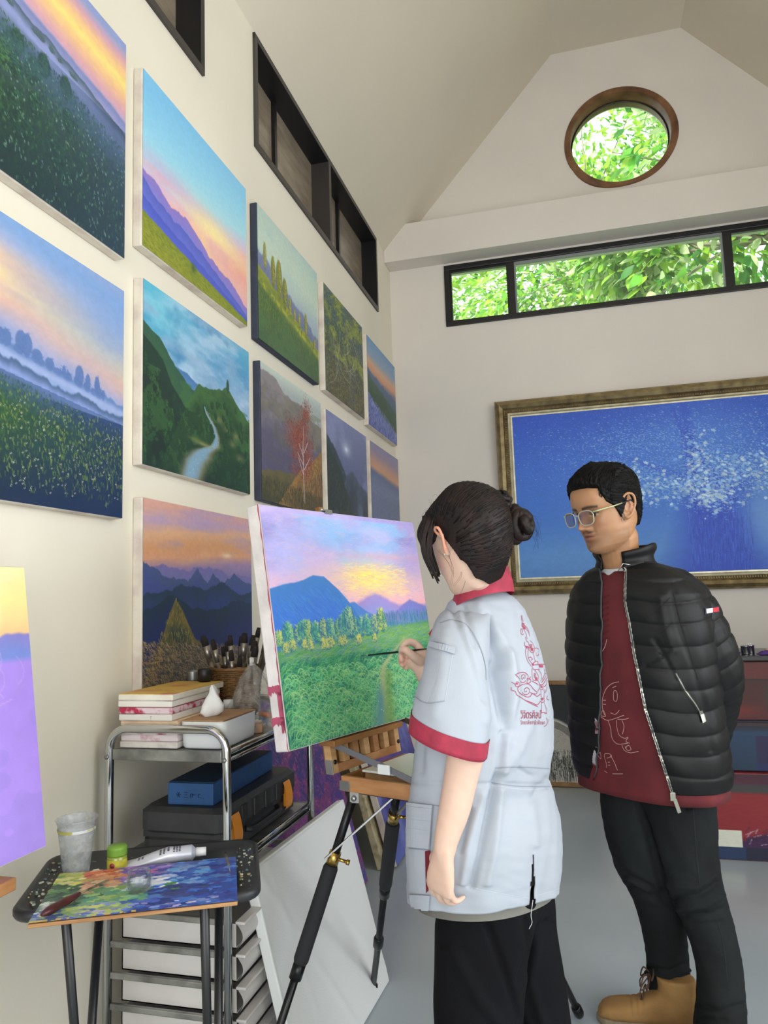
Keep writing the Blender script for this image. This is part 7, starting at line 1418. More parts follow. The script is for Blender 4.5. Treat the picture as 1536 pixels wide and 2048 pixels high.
# ------------------------------------------------------------------ the man watching
MD = 2.30
man = empty('person', (S(1290, 1500, MD)[0], S(1290, 1500, MD)[1] + .1, 0), 'man in a black quilted jacket, dark red shirt and tan boots, watching', 'person')
AL = math.radians(40); MF = -Rh * math.cos(AL) - Fh * math.sin(AL); ML = np.cross(UP, MF)
mh = frame_of(S(1211, 1020, 2.27), 1, -24, 13, 0); mO, mF_, mL, mU = mh; MS = 1.10
sk = MB(); head_mesh(sk, mh, sc_=MS)
limb(sk, [mO - mU * .085 - mF_ * .022, S(1243, 1130, 2.30), S(1258, 1175, 2.32)], [.060, .058, .070], 24)
def mring(py, xl, xr, D=MD, n=48, k=1.0, p=2.35, a_=.215, b_=.135):
    hw = m_px((xr - xl) / 2, D) * k; f_ = MF @ Rh; l_ = ML @ Rh; s_ = hw / math.sqrt((a_ * l_) ** 2 + (b_ * f_) ** 2); c = S((xl + xr) / 2, py, D); return ring(c, MF * b_ * s_, ML * a_ * s_, n, p)
MT = [(1128, 1205, 1300), (1140, 1185, 1330), (1160, 1168, 1358), (1190, 1158, 1382), (1240, 1152, 1396), (1320, 1152, 1402), (1400, 1156, 1408), (1470, 1160, 1418), (1530, 1168, 1426), (1560, 1176, 1424)]
def mt(y): ys_ = [t[0] for t in MT]; return np.interp(y, ys_, [t[1] for t in MT]), np.interp(y, ys_, [t[2] for t in MT])
solid_loft(sk, [mring(y, *mt(y), k=.82) for y in (1140, 1160, 1190, 1240, 1320, 1400, 1470, 1540)])
solid_loft(sk, [mring(y, a, b_, k=.75) for (y, a, b_) in ((1530, 1200, 1400), (1580, 1210, 1410), (1620, 1225, 1410))])
LH, RH_ = S(1350, 1610, 2.28), S(1283, 1610, 2.34)
lf = S(1440, 2090, 2.07); rf = S(1340, 1975, 2.31)
LK, RK = S(1396, 1790, 2.25), S(1308, 1780, 2.34)
heelR = onz(0.02, 1398, 2054); heelL = onz(0.02, 1478, 2205)
for (h_, k_, ft) in ((LH, LK, lf), (RH_, RK, rf)): limb(sk, [h_, k_, ft, gz(ft * .85 + (heelL if ft is lf else heelR) * .15, .075)], [.055, .042, .034, .034], 20)
toeR = onz(0.02, 1196, 2026); heelR = onz(0.02, 1398, 2054); heelL = onz(0.02, 1478, 2205); toeL = onz(.02, 1270, 2215)
for h_, t_ in ((heelL, toeL), (heelR, toeR)): q_ = gz((h_ * .8 + t_ * .2), .05); limb(sk, [q_, gz(h_ * .5 + t_ * .5, .045), gz(h_ * .25 + t_ * .75, .038)], [.028, .026, .020], 16)
# arms: both go behind the back, hands clasped there
hands_c = S(1412, 1532, 2.47)
limb(sk, [S(1350, 1190, 2.26), S(1395, 1280, 2.24), S(1432, 1370, 2.27), S(1430, 1450, 2.36), hands_c - UP * .0 + V(0, 0, .03)], [.050, .044, .038, .032, .026], 20)
limb(sk, [S(1190, 1190, 2.46), S(1215, 1290, 2.56), S(1290, 1400, 2.62), S(1370, 1490, 2.56), hands_c + Fh * .03 + V(0, 0, .02)], [.050, .044, .038, .032, .026], 20)
hand(sk, hands_c + V(0, 0, .02), -UP * .6 + Rh * -.5 + Fh * .2, -Fh * .6 + Rh * .6, UP * .2 + Fh * .8, .9, curl=(.8, .8, .85, .9)); hand(sk, hands_c + Fh * .035 + V(0, 0, .01), -UP * .5 + Rh * .3, -Fh * .7, UP * .3 - Rh * .6, .9, curl=(.8, .8, .85, .9))
me = remeshed(sk, .0029, 1, .4); P = verts_of(me); x_, y_, z_ = local(mh, P, MS)
base = np.tile(hexc('#a97c58'), (len(P), 1)); on = (np.hypot(x_, y_) < .13) & (z_ > -.13); G_ = lambda cx_, cy_, sx_, sy_: np.exp(-((y_ - cx_) / sx_) ** 2 - ((z_ - cy_) / sy_) ** 2) * (x_ > .02) * on
def tint(col, m):
    global base
    m = np.clip(m, 0, 1)[:, None]; base = base * (1 - m) + hexc(col) * m
tint('#b98866', .5 * G_(0, .05, .06, .02)); tint('#94604a', .4 * (G_(.04, -.03, .02, .02) + G_(-.04, -.03, .02, .02) + G_(0, -.034, .012, .012)))
tint('#94564c', .8 * np.clip(G_(0, -.0535, .022, .0045) + G_(0, -.0655, .019, .0055), 0, 1)); tint('#4a2420', .9 * G_(0, -.0588, .022, .0016) * (np.abs(y_) < .024))
nzs = .5 + .5 * noise3(P, 900, 5)
tint('#211815', .95 * np.clip((G_(.014, -.0465, .010, .0030) + G_(-.014, -.0465, .010, .0030)) * 1.1, 0, 1) * (.55 + .45 * nzs)); tint('#3a2c26', .6 * G_(0, -.088, .012, .008) * nzs); tint('#5c463a', .22 * np.clip((-.045 - z_) / .02, 0, 1) * (x_ > -.01) * (z_ > -.115) * on)
for s_ in (-1, 1):
    brow = np.exp(-((z_ - (.0185 + .004 * (1 - ((y_ * s_ - .030) / .02) ** 2) * .6)) / .0036) ** 2) * (np.abs(y_ * s_ - .031) < .021); tint('#241a17', .9 * brow * (x_ > .04) * on)
    eye = np.exp(-((y_ - s_ * .0315) / .0125) ** 4 - ((z_ + .0022) / .0034) ** 4) * (x_ > .04) * on; tint('#d6cdc6', .9 * eye); tint('#1a1210', np.exp(-((y_ - s_ * .033) / .0045) ** 4 - ((z_ + .0028) / .0042) ** 4) * (x_ > .04) * on)
    lid = np.exp(-((z_ - .0018) / .0014) ** 2) * (np.abs(y_ * s_ - .0315) < .0145) * (x_ > .04) * on; tint('#1c1412', .85 * lid); tint('#8e6248', .3 * G_(s_ * .0315, .008, .015, .004))
    tint('#5a3022', .8 * np.exp(-((y_ - s_ * .0085) / .0035) ** 2 - ((z_ + .0415) / .0022) ** 2) * (x_ > .05) * on)
    tint('#935a44', .45 * np.exp(-((x_ + .014) / .010) ** 2 - ((z_ - .002) / .016) ** 2) * (y_ * s_ > .066) * on)
paint_attr(me, base * (1 + .025 * noise3(P, 70)[:, None])); mskin = skin_material('tan_skin', .42); mbody = link_tmp(me, 'body', mskin, man)
# hair: short sides, longer top combed up and back
mhm = hairmat('black_hair', '#0d0b0a', '#050404', .62); mhm.node_tree.nodes['Principled BSDF'].inputs['Specular IOR Level'].default_value = .18
def moff(X, Y, Z, PH):
    aph = np.abs(PH); line = np.interp(aph, [0, .45, .85, 1.05, 1.25, 1.42, 1.55, 1.75, 1.95, 2.3, PI], [.071, .069, .062, .022, .006, -.030, -.012, .034, -.005, -.060, -.068])
    m = np.clip((Z - line) / .008, 0, 1); m = m * m * (3 - 2 * m); top = np.clip((Z - .035) / .05, 0, 1); fr_ = np.clip(np.cos(PH), 0, 1)
    t = .005 + .009 * top + .003 * top * fr_ + .005 * np.exp(-((Y - .01) / .03) ** 2) * top * fr_ + .003 * np.clip(-np.cos(PH), 0, 1); gr = (.0018 * np.sin(Y * 520 + 5 * np.sin(X * 60)) + .0013 * np.sin(Y * 900 + X * 130)) * top + .0009 * np.sin(Z * 500 + PH * 30) * (1 - top)
    return -.006 + m * (t + .006 + gr)
Pm, Tm = hair_cap(mh, moff, sc_=MS); b = MB(); b.grid(Pm, wrap=True); mhair = b.build('hair', mhm, man)
r_ = np.random.RandomState(31); b = MB()
for k in range(900):
    ph = r_.uniform(-1.3, 1.3) if k < 520 else r_.uniform(1.15, 2.7) * (1 if k % 2 else -1); z0 = .072 + .025 * r_.rand() if abs(ph) < .8 else (r_.uniform(.02, .08) if abs(ph) < 1.3 else r_.uniform(-.03 if abs(ph) > 1.9 else .035, .085)); y_s = r_.uniform(-.9, .9); pts = []
    x0, y0 = head_base(np.array(z0), np.array(ph)); lift = .018 + .012 * r_.rand()
    for t in np.linspace(0, 1, 8):
        if k >= 520: xs_, ys2 = head_base(np.array(z0 - .01 * t), np.array(ph + math.copysign(.45 * t, ph))); q = V(xs_, ys2, z0 - .012 * t)
        xx = x0 * (1 - t) - .06 * t; yy = y0 * (1 - .25 * t) + .006 * r_.randn() * .3; zz = z0 + (.112 - z0) * math.sin(min(1, t * 1.5) * PI / 2) * (1 - .25 * max(0, t - .6)); q = V(xx, yy, zz) if k < 520 else q; c_ = V(-.01, 0, .01); dr = nrm(q - c_)
        cc = mO + (mF_ * c_[0] + mL * c_[1] + mU * c_[2]) * MS; dw = nrm(mF_ * dr[0] + mL * dr[1] + mU * dr[2]); pts.append(cc + dw * .001)
        if not hasattr(b, 'bv'): b.bv = BVHTree.FromPolygons([Vector(p) for p in Pm.reshape(-1, 3)], [(i * 300 + j, i * 300 + (j + 1) % 300, (i + 1) * 300 + (j + 1) % 300, (i + 1) * 300 + j) for i in range(0, 199) for j in range(300)])
        h = b.bv.ray_cast(Vector(cc + dw * .35), Vector(-dw), .4); pts[-1] = (np.array(h[0]) if h[0] is not None else cc + dw * .13) + dw * (.0003 + (.0040 if k < 520 else .0008) * math.sin(PI * t) * r_.rand() + (.008 * r_.rand() ** 4 if t > .9 else 0))
    b.tube(pts, [.0010] * 5 + [.0009, .0007, .0003], 4)
for k in range(36):      # sideburns
    for s_ in (-1, 1):
        q = V(.012 + .010 * r_.randn() * .4, s_ * .0745, -.005 - .028 * r_.rand()); p = mO + (mF_ * q[0] + mL * q[1] + mU * q[2]) * MS; b.tube([p, p - mU * .010 + mL * s_ * .0008], [.0004, .0002], 4)
o = b.build('hair_strands', mhm, mhair); o['kind'] = 'stuff'
# spectacles: pale green-grey translucent frames, tinted lenses
def hl(x, y, z): return mO + (mF_ * x + mL * y + mU * z) * MS
rimm = mat('pale_acetate_rim', '#a9ab98', .3, coat=.4); b = MB(); lens = MB()
for s_ in (-1, 1):
    pts = []
    for t in np.linspace(0, 2 * PI, 33)[:-1]:
        c_, q = math.cos(t), math.sin(t); yy = s_ * .0335 + .0245 * np.sign(c_) * abs(c_) ** .7 * (1 + .06 * (q > 0) * 1); zz = -.005 + .0195 * np.sign(q) * abs(q) ** .75; pts.append(hl(.103 - abs(yy) ** 2 * 2.2, yy, zz))
    b.tube(pts, .0016 * MS, 8, closed=True); o = len(lens.v); lens.add(pts, [tuple(range(32))])
b.tube([hl(.1025, -.010, .003), hl(.106, 0, .0055), hl(.1025, .010, .003)], .0016, 8)
sp = b.build('spectacle_rims', rimm, man); lens.build('tinted_lens', glassy('tinted_lens', (.50, .44, .50), .10), sp)
b = MB(); b.tube([hl(.096, .059, .008), hl(.080, .072, .009), hl(.040, .080, .010), hl(.012, .083, .012)], [.0024, .0026, .0022, .002], 8); b.build('temple_arm', mat('brushed_temple', '#b3b58e', .3, .4), sp)
b = MB(); b.tube([hl(.096, -.059, .008), hl(.080, -.072, .009), hl(.012, -.083, .012)], [.0024, .0026, .002], 8); b.build('temple_arm', mat('brushed_temple'), sp)
b = MB(); b.tube([hl(.012, .083, .012), hl(-.02, .0835, .014), hl(-.032, .082, .002)], [.0022, .0022, .0018], 8); b.build('temple_tip', blk, sp)
# shirt and T-shirt
shm = mat('dark_red_linen', '#6a2228', .85, col2='#571a20', vscale=8, bump=.15, bscale=220)
sy = np.concatenate([np.linspace(1165, 1570, 60)]); rg = []
for y in sy:
    a, c = mt(min(y, 1560)); k = .93 if y < 1500 else .93 + .05 * (y - 1500) / 70
    rg.append(mring(y, a, c, n=120, k=k))
nk = ring(S(1246, 1146, 2.30), MF * .066, ML * .073, 120, 2.1); G = np.array([nk + UP * .004, nk * .55 + rg[0] * .45] + rg)
# front hem reaches lower than the back
shirt_me = MB(); G[-1] += -UP * .012; P = G.reshape(-1, 3) + 0; shirt_me.grid(G, wrap=True); shirt = shirt_me.build('shirt', shm, man); P = verts_of(shirt.data) - 0; N_ = normals_of(shirt.data); cen = np.repeat(G.mean(1), 120, 0); N_ = np.where(((P - cen) * N_).sum(1, keepdims=True) < 0, -N_, N_)
P = P + N_ * (.004 * noise3(P * [1, 1, .5], 28, 6))[:, None]; set_verts(shirt.data, P); outward(shirt.data); md = shirt.modifiers.new('t', 'SOLIDIFY'); md.thickness = .002; md.offset = -1
sb = bvh_of(shirt)
b = MB()
for k in range(8):
    y = 1190 + k * 12; ribbon(b, sb, [(1190, y), (1205, y + 6), (1219, y)], 3.2, .002); ribbon(b, sb, [(1219, y), (1205, y + 8), (1190, y + 12)], 2.5, .003)
b.build('crochet_trim', mat('dark_red_crochet', '#561820', .9, bump=.5, bscale=300), shirt)
b = MB(); chalk = mat('pale_embroidery', '#c59a92', .9)
el = [[(1239, 1363), (1225, 1367), (1213, 1378), (1206, 1398), (1206, 1415), (1210, 1430)], [(1206, 1420), (1203, 1430), (1212, 1432), (1208, 1420)], [(1202, 1433), (1215, 1440), (1230, 1437), (1249, 1430)], [(1228, 1392), (1229, 1400), (1234, 1402), (1236, 1392), (1234, 1382), (1229, 1382), (1228, 1392)], [(1226, 1375), (1234, 1372)], [(1222, 1425), (1232, 1428), (1240, 1420)], [(1217, 1440), (1222, 1455), (1225, 1475), (1235, 1487), (1250, 1487), (1258, 1485)], [(1234, 1440), (1235, 1455), (1240, 1470), (1250, 1476), (1257, 1474), (1253, 1482), (1260, 1486)], [(1245, 1440), (1249, 1452), (1246, 1468)], [(1236, 1438), (1250, 1438), (1258, 1436)], [(1245, 1490), (1250, 1500), (1262, 1505), (1278, 1502)], [(1251, 1492), (1256, 1500), (1263, 1498), (1258, 1490), (1251, 1496)], [(1192, 1435), (1187, 1445), (1188, 1458), (1193, 1468)], [(1194, 1380), (1197, 1400), (1197, 1428), (1190, 1440)], [(1186, 1305), (1192, 1309), (1200, 1308), (1210, 1295), (1215, 1278)], [(1190, 1503), (1197, 1511), (1203, 1517), (1202, 1504), (1199, 1507)], [(1212, 1506), (1210, 1512), (1214, 1527), (1214, 1535)], [(1212, 1506), (1220, 1507), (1224, 1512), (1215, 1516)], [(1222, 1510), (1230, 1525), (1236, 1540)], [(1217, 1524), (1221, 1524)], [(1217, 1530), (1222, 1530)], [(1210, 1541), (1216, 1545)], [(1226, 1547), (1247, 1547)], [(1207, 1400), (1213, 1400)], [(1207, 1408), (1213, 1408)]]
for pts in el: ribbon(b, sb, pts, 1.2, .003, 2.5)
b.build('elephant_embroidery', chalk, shirt)
b = MB(); b.grid([[S(1245, 1122, 2.30) + MF * f * .062 * k + ML * l * .068 * k + UP * (h - .03 * (f * .5 + .5)) for (f, l) in [(math.cos(t), math.sin(t)) for t in np.linspace(0, 2 * PI, 48, endpoint=False)]] for (k, h) in ((.98, .005), (1.02, .0), (1.10, -.02), (1.14, -.055))], wrap=True); b.build('undershirt', mat('white_cotton', '#b9bcc0', .9), man)
# shirt tail sticking out at the back
b = MB(); tl = [(1405, 1500), (1420, 1515), (1440, 1535), (1450, 1545), (1446, 1556), (1432, 1563), (1420, 1555), (1413, 1530)]; c0 = [S(x, y, 2.36) for x, y in tl]; b.add(c0 + [p + Fh * .012 for p in c0], [tuple(range(8)), tuple(range(8, 16))[::-1]] + [(i, (i + 1) % 8, 8 + (i + 1) % 8, 8 + i) for i in range(8)]); b.build('shirt_tail', shm, shirt)
# quilted jacket: open front between angles found from the measured edge lines
qm = mat('black_quilted_nylon', '#101113', .5, col2='#0b0b0d', vscale=6, bump=.25, bscale=45, spec=.3); lin_m = mat('black_lining', '#101012', .9)
f_, l_ = MF @ Rh, ML @ Rh
def angle_at(px, y, D=MD):
    a, c = mt(min(y, 1560)); hw = m_px((c - a) / 2, D); s_ = hw / math.sqrt((.215 * l_) ** 2 + (.135 * f_) ** 2); tt_ = np.linspace(-1.9, 1.9, 381); e = 2 / 2.35; off = .135 * s_ * np.abs(np.cos(tt_)) ** e * np.sign(np.cos(tt_)) * f_ + .215 * s_ * np.abs(np.sin(tt_)) ** e * np.sign(np.sin(tt_)) * l_
    dep = .135 * s_ * np.cos(tt_) * (MF @ Fh) + .215 * s_ * np.sin(tt_) * (ML @ Fh); xs_ = (a + c) / 2 + off * FPX / (D + dep); return tt_[np.argmin(np.abs(xs_ - px) + (tt_ < -1.2) * 5)]
LE = ([1128, 1160, 1200, 1300, 1400, 1480, 1560], [1236, 1226, 1221, 1233, 1250, 1272, 1297]); RE = ([1128, 1160, 1200, 1300, 1400, 1480, 1540], [1200, 1192, 1187, 1185, 1184, 1184, 1184])
NQ = 220; yq = np.linspace(1126, 1556, 230); rows = []; back_hem = []
def tilt_y(y, t): return y
sn = []
for y in yq:
    tL = angle_at(np.interp(y, *LE), y); tR = angle_at(np.interp(y, *RE), y) if y < 2000 else 0; tR = min(tR, tL - .25); tt_ = np.linspace(tL, tR + 2 * PI, NQ); a, c = mt(min(y, 1560)); hw = m_px((c - a) / 2, MD); s_ = hw / math.sqrt((.215 * l_) ** 2 + (.135 * f_) ** 2); e = 2 / 2.35
    ct, st = np.cos(tt_), np.sin(tt_); c0 = S((a + c) / 2, y, MD); rows.append(c0 + np.outer(np.sign(ct) * np.abs(ct) ** e, MF * .135 * s_) + np.outer(np.sign(st) * np.abs(st) ** e, ML * .215 * s_))
G = np.array(rows); cen = np.repeat(G.mean(1), NQ, 0).reshape(G.shape); N_ = G - cen; N_[..., 2] *= .2; N_ /= np.linalg.norm(N_, axis=-1, keepdims=True)
Z = G[..., 2]; wav = .010 * np.sin(np.linspace(0, 14, NQ))[None, :] + .006 * noise3(G.reshape(-1, 3), 12, 2).reshape(Z.shape)
def quilt(z, per=.062): q = np.abs(np.sin(PI * z / per)); return q ** .45
G = G + N_ * (.0062 * quilt(Z + wav) - .006 + .004 * noise3(G.reshape(-1, 3) * [1, 1, .6], 22, 12).reshape(Z.shape))[..., None]
P = G.reshape(-1, 3); Nf = N_.reshape(-1, 3)
P = crease(P, Nf, [([(1345, 1190), (1360, 1260), (1390, 1340), (1412, 1420), (1424, 1500)], -.005, 8), ([(1310, 1280), (1338, 1330), (1352, 1360)], -.004, 5), ([(1290, 1330), (1340, 1300)], -.004, 5), ([(1320, 1200), (1330, 1250), (1345, 1300)], .005, 9)]); G = P.reshape(G.shape)
mj = shell(G, .006, 'jacket', qm, man)
zipm = mat('zip_metal', '#9a9a90', .3, .8)
b = MB(); edge = G[:, 0]
for i in range(0, len(edge) - 1):
    p = edge[i]; q = edge[i + 1]; d_ = nrm(q - p); n_ = N_[i, 0]; b.frame((p + q) / 2 + n_ * .001, d_, nrm(np.cross(d_, n_)), n_, .0022, .0035, .0018)
zp = b.build('zip_teeth', zipm, mj); zp['kind'] = 'stuff'
b = MB(); b.tube([p + N_[i * 5, 0] * .001 + MF * .0 for i, p in enumerate(edge[::5])], .0028, 8); b.tube([p for p in G[::5, -1]], .0028, 8); b.build('front_piping', mat('grey_black_tape', '#3c3d42', .6), mj)
e1 = edge[-1]; b = MB(); b.frame(e1 + UP * -.004 + N_[-1, 0] * .004, Rh, Fh, UP, .008, .003, .012, .002); b.frame(e1 - UP * .030 + Rh * .010 + N_[-1, 0] * .004, nrm(Rh * .3 - UP), Fh, nrm(Rh + UP * .3), .020, .002, .0055, .0015); b.build('zip_slider', zipm, mj)
b = MB(); rg_ = G[60:, -1]; b.grid([[p, p + nrm(MF * .2 - Rh * .0 + Fh * .5) * .006 - ML * .010] for p in G[110:, -1]], sm=False); b.build('striped_tape', mat('red_white_tape', '#b8b0b4', .7, col2='#6a1422', vscale=7, contrast=(.45, .5)), mj)
# collar of the jacket, standing and open
def jcol(side):
    rows = []
    for h in np.linspace(0, 1, 12):
        row = []
        for t in np.linspace(.42, PI, 26):
            tt2 = t * side; rad = 1.0 + .10 * h; f = math.cos(tt2); l = math.sin(tt2); p = S(1250, 1128, 2.305) + MF * (f * .078 * rad) + ML * (l * .088 * rad) + UP * (-.018 + .078 * h - .028 * h * max(0, f)) ; row.append(p + (MF * f + ML * l) * .004 * math.sin(h * PI * 3))
        rows.append(row)
    return rows
shell(np.array(jcol(1)), .008, 'collar', qm, mj); shell(np.array(jcol(-1)), .008, 'collar', qm, mj)
cj = S(1248, 1130, 2.20); b = MB(); b.tube([S(1236, 1142, 2.205), S(1246, 1127, 2.20), S(1262, 1130, 2.20)], .0014, 6); b.tube(catmull([S(1247, 1134, 2.20), S(1252, 1140, 2.198), S(1248, 1143, 2.2)], 4), .001, 5); b.build('collar_zip_pull', mat('bright_steel', '#d0d0cc', .2, 1.0), mj)
# sleeves
def qsleeve(tab, n=110, sub=44, per=.058, ph=0, name='sleeve'):
    T_ = catmull([np.array(t, float) for t in tab], sub); C = np.array([S(t[0], t[1], t[2]) for t in T_]); out = []; L_ = 0
    for i, t in enumerate(T_):
        if i: L_ += np.linalg.norm(C[i] - C[i - 1])
        tg = nrm(C[min(i + 1, len(C) - 1)] - C[max(i - 1, 0)]); A = nrm(Rh - tg * (Rh @ tg)); B = np.cross(tg, A); r_ = m_px(t[3], t[2]); q = ring(C[i], A * r_, B * r_ * .92, n, 2.1); nn = q - C[i]; nn /= np.linalg.norm(nn, axis=1, keepdims=True)
        av = np.linspace(0, 2 * PI, n, endpoint=False); w_ = .35 * np.sin(av + 1) * .02; out.append(q + nn * (.0058 * quilt(L_ + w_ + ph, per) - .003)[:, None])
    return np.array(out)
QS = [(1330, 1150, 2.26, 26), (1352, 1178, 2.24, 44), (1376, 1220, 2.22, 55), (1400, 1275, 2.21, 58), (1424, 1330, 2.22, 55), (1432, 1380, 2.26, 48), (1431, 1430, 2.32, 40), (1424, 1480, 2.39, 31), (1416, 1512, 2.44, 25)]
g1 = qsleeve(QS); P = g1.reshape(-1, 3); cc = np.repeat(g1.mean(1), g1.shape[1], 0); n_ = P - cc; n_ /= np.linalg.norm(n_, axis=1, keepdims=True); P = crease(P, n_, [([(1352, 1225), (1372, 1290), (1400, 1370)], -.006, 8), ([(1385, 1290), (1400, 1340), (1406, 1400)], .006, 9), ([(1345, 1195), (1400, 1180)], -.003, 5)]) + n_ * (.004 * noise3(P, 26, 15))[:, None]; g1 = P.reshape(g1.shape)
b = MB(); b.grid(g1, wrap=True); ms = b.build('sleeve', qm, man); outward(ms.data); md = ms.modifiers.new('t', 'SOLIDIFY'); md.thickness = .003; md.offset = -1
g2 = qsleeve([(1215, 1152, 2.40, 24), (1196, 1180, 2.44, 42), (1190, 1230, 2.47, 46), (1208, 1300, 2.53, 46), (1250, 1370, 2.57, 44), (1300, 1430, 2.58, 40), (1350, 1480, 2.56, 34), (1390, 1515, 2.53, 26)], n=60, sub=16); b = MB(); b.grid(g2, wrap=True); b.build('sleeve', qm, man)
qb = bvh_of(mj, ms)
b = MB()
stl = mat('stitch_line', '#0c0c0e', .9)
for pts in ([(1345, 1182), (1362, 1250), (1384, 1320), (1396, 1360)], [(1310, 1225), (1340, 1195)], [(1290, 1238), (1322, 1215)], [(1320, 1270), (1345, 1245)], [(1310, 1300), (1340, 1320)], [(1303, 1330), (1330, 1315)]): ribbon(b, qb, pts, 1.6, .001)
b.build('stitched_seams', stl, mj)
b = MB(); patch(b, qb, [(1408, 1216), (1438, 1212), (1439, 1225), (1409, 1230)], 6, 4, .0016); fl1 = b.build('flag_patch', mat('navy_patch', '#10142a', .7), ms)
b = MB(); patch(b, qb, [(1411, 1218), (1424, 1216.3), (1424.5, 1225), (1411.5, 1227)], 4, 3, .0026); b.build('white_field', mat('white_thread', '#d8dae0', .7), fl1)
b = MB(); patch(b, qb, [(1424, 1216.3), (1436, 1214.5), (1436.5, 1223.3), (1424.5, 1225)], 4, 3, .0026); b.build('red_field', mat('red_thread', '#b02030', .7), fl1)
b = MB(); ribbon(b, qb, [(1352, 1345), (1370, 1380), (1388, 1405), (1400, 1425)], 7, .0016); b.build('pocket_tape', mat('black_tape', '#0e0e10', .5), mj)
b = MB(); ribbon(b, qb, [(1353, 1347), (1371, 1381), (1389, 1406), (1398, 1422)], 2.2, .0035); patch(b, qb, [(1396, 1421), (1402, 1420), (1409, 1442), (1403, 1446)], 4, 8, .006); b.build('pocket_zip', zipm, mj)
# trousers
mtm = mat('charcoal_denim', '#25282a', .85, spec=.15, col2='#191b1c', vscale=4, bump=.15, bscale=150); tm = MB()
def legloft(tab):
    rings = []
    for (y, a, c, D) in tab: hw = m_px((c - a) / 2, D); cc_ = S((a + c) / 2, y, D); rings.append(ring(cc_, Rh * hw, Fh * min(hw * 1.08, .115), 40, 2.15))
    solid_loft(tm, rings)
blob(tm, S(1312, 1585, 2.31), Rh * m_px(100, 2.3), Fh * .115, UP * .09)
legloft([(1540, 1215, 1400, 2.32), (1580, 1203, 1370, 2.33), (1620, 1205, 1355, 2.33), (1680, 1216, 1350, 2.33), (1740, 1233, 1352, 2.32), (1770, 1252, 1360, 2.32), (1800, 1268, 1364, 2.32), (1850, 1282, 1368, 2.32), (1900, 1294, 1374, 2.32), (1950, 1298, 1377, 2.32), (1985, 1300, 1374, 2.32)])
legloft([(1540, 1225, 1418, 2.30), (1580, 1255, 1428, 2.28), (1620, 1275, 1426, 2.26), (1680, 1298, 1428, 2.24), (1740, 1318, 1437, 2.22), (1770, 1328, 1444, 2.20), (1800, 1345, 1452, 2.19), (1850, 1368, 1464, 2.17), (1900, 1386, 1475, 2.15), (1950, 1396, 1483, 2.13), (2000, 1398, 1488, 2.11), (2048, 1392, 1490, 2.09), (2100, 1390, 1492, 2.07), (2140, 1388, 1494, 2.06)])
me = remeshed(tm, .0065, 4, .5); P = verts_of(me); N_ = normals_of(me)
P = crease(P, N_, [([(1268, 1590), (1295, 1660), (1316, 1740), (1330, 1790)], -.016, 7), ([(1250, 1750), (1300, 1775), (1330, 1800)], -.011, 6), ([(1262, 1772), (1310, 1795), (1345, 1815)], -.010, 6), ([(1256, 1762), (1300, 1785)], .009, 5), ([(1345, 1800), (1400, 1790), (1440, 1765)], -.012, 6), ([(1360, 1818), (1410, 1812), (1445, 1790)], .010, 6), ([(1370, 1830), (1420, 1830), (1455, 1815)], -.010, 6), ([(1335, 1770), (1390, 1775), (1430, 1750)], .009, 7), ([(1385, 1850), (1440, 1845)], -.006, 6),
                   ([(1295, 1935), (1340, 1945), (1375, 1930)], -.012, 5), ([(1298, 1955), (1340, 1965), (1374, 1950)], -.010, 5), ([(1296, 1945), (1340, 1955), (1376, 1940)], .010, 4), ([(1375, 1615), (1400, 1575), (1408, 1555)], -.014, 6), ([(1395, 2010), (1440, 2025), (1488, 2010)], -.010, 6), ([(1400, 2035), (1450, 2040)], -.008, 5), ([(1402, 1600), (1420, 1640)], .004, 8)]); P += N_ * (.004 * noise3(P * [1, 1, .7], 28, 21) + .0015 * noise3(P, 80, 22))[:, None]; set_verts(me, P); mtr = link_tmp(me, 'trousers', mtm, man)
tbv = bvh_of(mtr); b = MB(); ribbon(b, tbv, [(1385, 1600), (1388, 1640), (1394, 1720), (1400, 1775)], 1.4, .001); ribbon(b, tbv, [(1430, 1830), (1445, 1880), (1455, 1960)], 1.4, .001); b.build('side_seam', mat('denim_seam', '#1c1e20', .9), mtr)
b = MB(); patch(b, tbv, [(1370, 1563), (1376, 1568), (1384, 1588), (1378, 1580)], 3, 6, .003); b.build('pocket_lining', mat('white_cotton'), mtr)
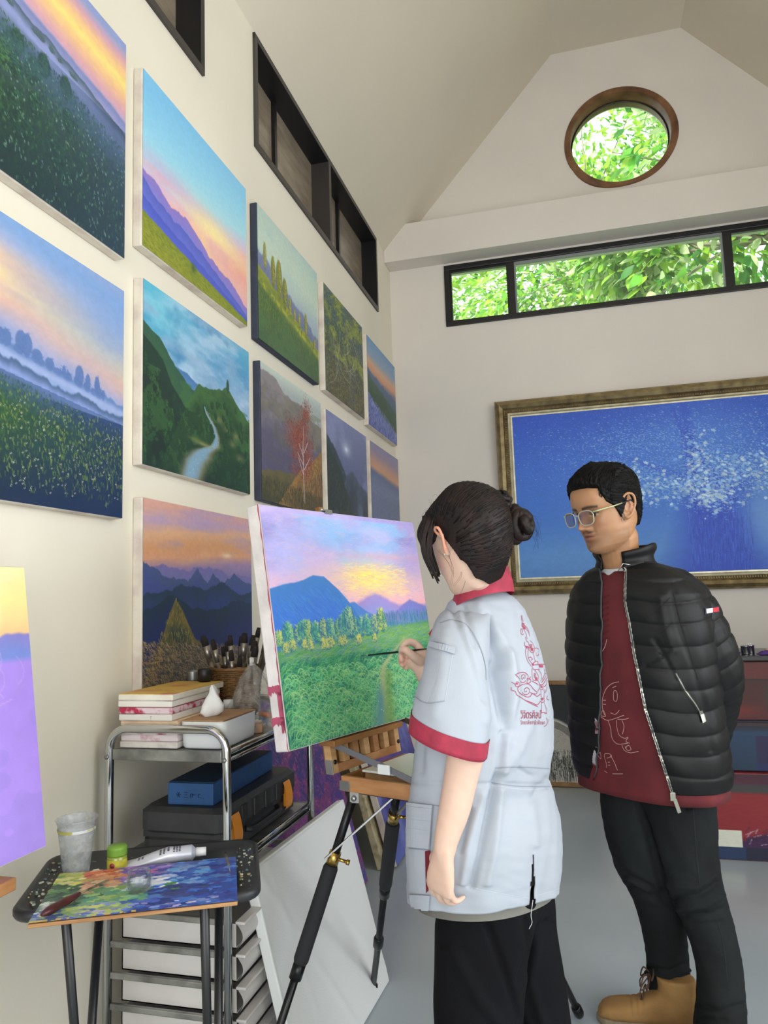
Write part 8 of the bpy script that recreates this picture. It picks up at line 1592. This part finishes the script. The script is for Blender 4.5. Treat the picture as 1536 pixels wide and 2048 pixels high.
# boots
bootm = mat('tan_nubuck', '#a8824e', .8, col2='#8f6a3c', vscale=12, bump=.2, bscale=160); solem = mat('worn_gum_sole', '#a3937a', .75, col2='#857660', vscale=20); lacem = mat('brown_lace', '#5a4030', .8)
def boot(heel, toe, zg, lean):
    d_ = nrm(V(toe[0] - heel[0], toe[1] - heel[1], 0)); sd = np.cross(UP, d_); L_ = np.linalg.norm((toe - heel)[:2]); Hp = lambda x, y, z: V(heel[0], heel[1], zg) + d_ * x * L_ + sd * y + UP * z
    b = MB(); rings = []
    for (x, w_, top, low) in ((.0, .020, .060, .02), (.02, .032, .095, .018), (.10, .038, .120, .018), (.25, .040, .125, .018), (.40, .041, .108, .018), (.52, .044, .092, .018), (.65, .048, .078, .018), (.78, .050, .070, .018), (.88, .047, .064, .018), (.95, .038, .054, .018), (1.0, .018, .036, .020)): rings.append(ring(Hp(x, 0, (top + low) / 2), sd * w_, UP * (top - low) / 2, 30, 2.6))
    solid_loft(b, rings)
    solid_loft(b, [ring(Hp(.17 + i * .008 * lean, 0, z), d_ * a_, sd * w_, 30, 2.3) for i, (z, a_, w_) in enumerate(((.05, .060, .036), (.09, .058, .038), (.13, .056, .041), (.155, .057, .043)))])
    me = remeshed(b, .0045, 4, .5); P = verts_of(me); N_ = normals_of(me); q = ((P - Hp(0, 0, 0)) @ d_) / L_; P += N_ * (-.003 * (np.exp(-((q - .60) / .012) ** 2) + np.exp(-((q - .54) / .012) ** 2) + np.exp(-((q - .66) / .010) ** 2)) * (P[:, 2] > zg + .05))[:, None]; set_verts(me, P); up_ = link_tmp(me, 'boot', bootm, man)
    b = MB(); so = []
    for (z, k) in ((0.0, .97), (.004, 1.0), (.020, 1.0), (.024, .96)):
        row = []
        for t in np.linspace(0, 2 * PI, 60, endpoint=False): x = .5 - .5 * math.cos(t); w_ = np.interp(x, [0, .05, .2, .45, .75, .92, 1], [.012, .034, .039, .038, .050, .040, .006]); row.append(Hp(x * 1.03 * k - .015 + (1 - k) * .5, (1 if math.sin(t) > 0 else -1) * w_ * k if 0 < t < 2 * PI else 0, z))
        so.append(row)
    solid_loft(b, so); b.build('sole', solem, up_)
    bb_ = bvh_of(up_); b = MB(); pts = []
    for k in range(7): z = .150 - k * .0105; x = .42 + k * .028 - .03; s_ = .020 if k % 2 else -.020; pts.append(Hp(x + .015, s_, z * (1 - .045 * k) + .012)); pts.append(Hp(x + .022, -s_, z * (1 - .045 * k) + .010))
    b.tube(catmull(pts, 4), .0024, 6); c_ = Hp(.44, -.012, .150)
    for s_ in (-1, 1): b.tube(catmull([c_, c_ + d_ * .02 + sd * s_ * .03 + UP * .004, c_ + d_ * .03 + sd * s_ * .045 - UP * .03, c_ + d_ * .008 + sd * s_ * .040 - UP * .012, c_], 6), .0022, 6); b.tube(catmull([c_, c_ + d_ * .03 + sd * s_ * .030 - UP * .03, c_ + d_ * .034 + sd * s_ * .040 - UP * .06], 5), .0020, 6)
    b.build('laces', lacem, up_); b = MB(); b.tube(catmull([Hp(.02, s_ * .0, .06) for s_ in (0,)] + [Hp(.10, -.039, .075), Hp(.30, -.044, .055), Hp(.36, -.045, .026)], 6), .0013, 5); b.build('boot_seam', lacem, up_)
boot(heelR, toeR, .0, 1); boot(heelL, toeL, .0, 1)
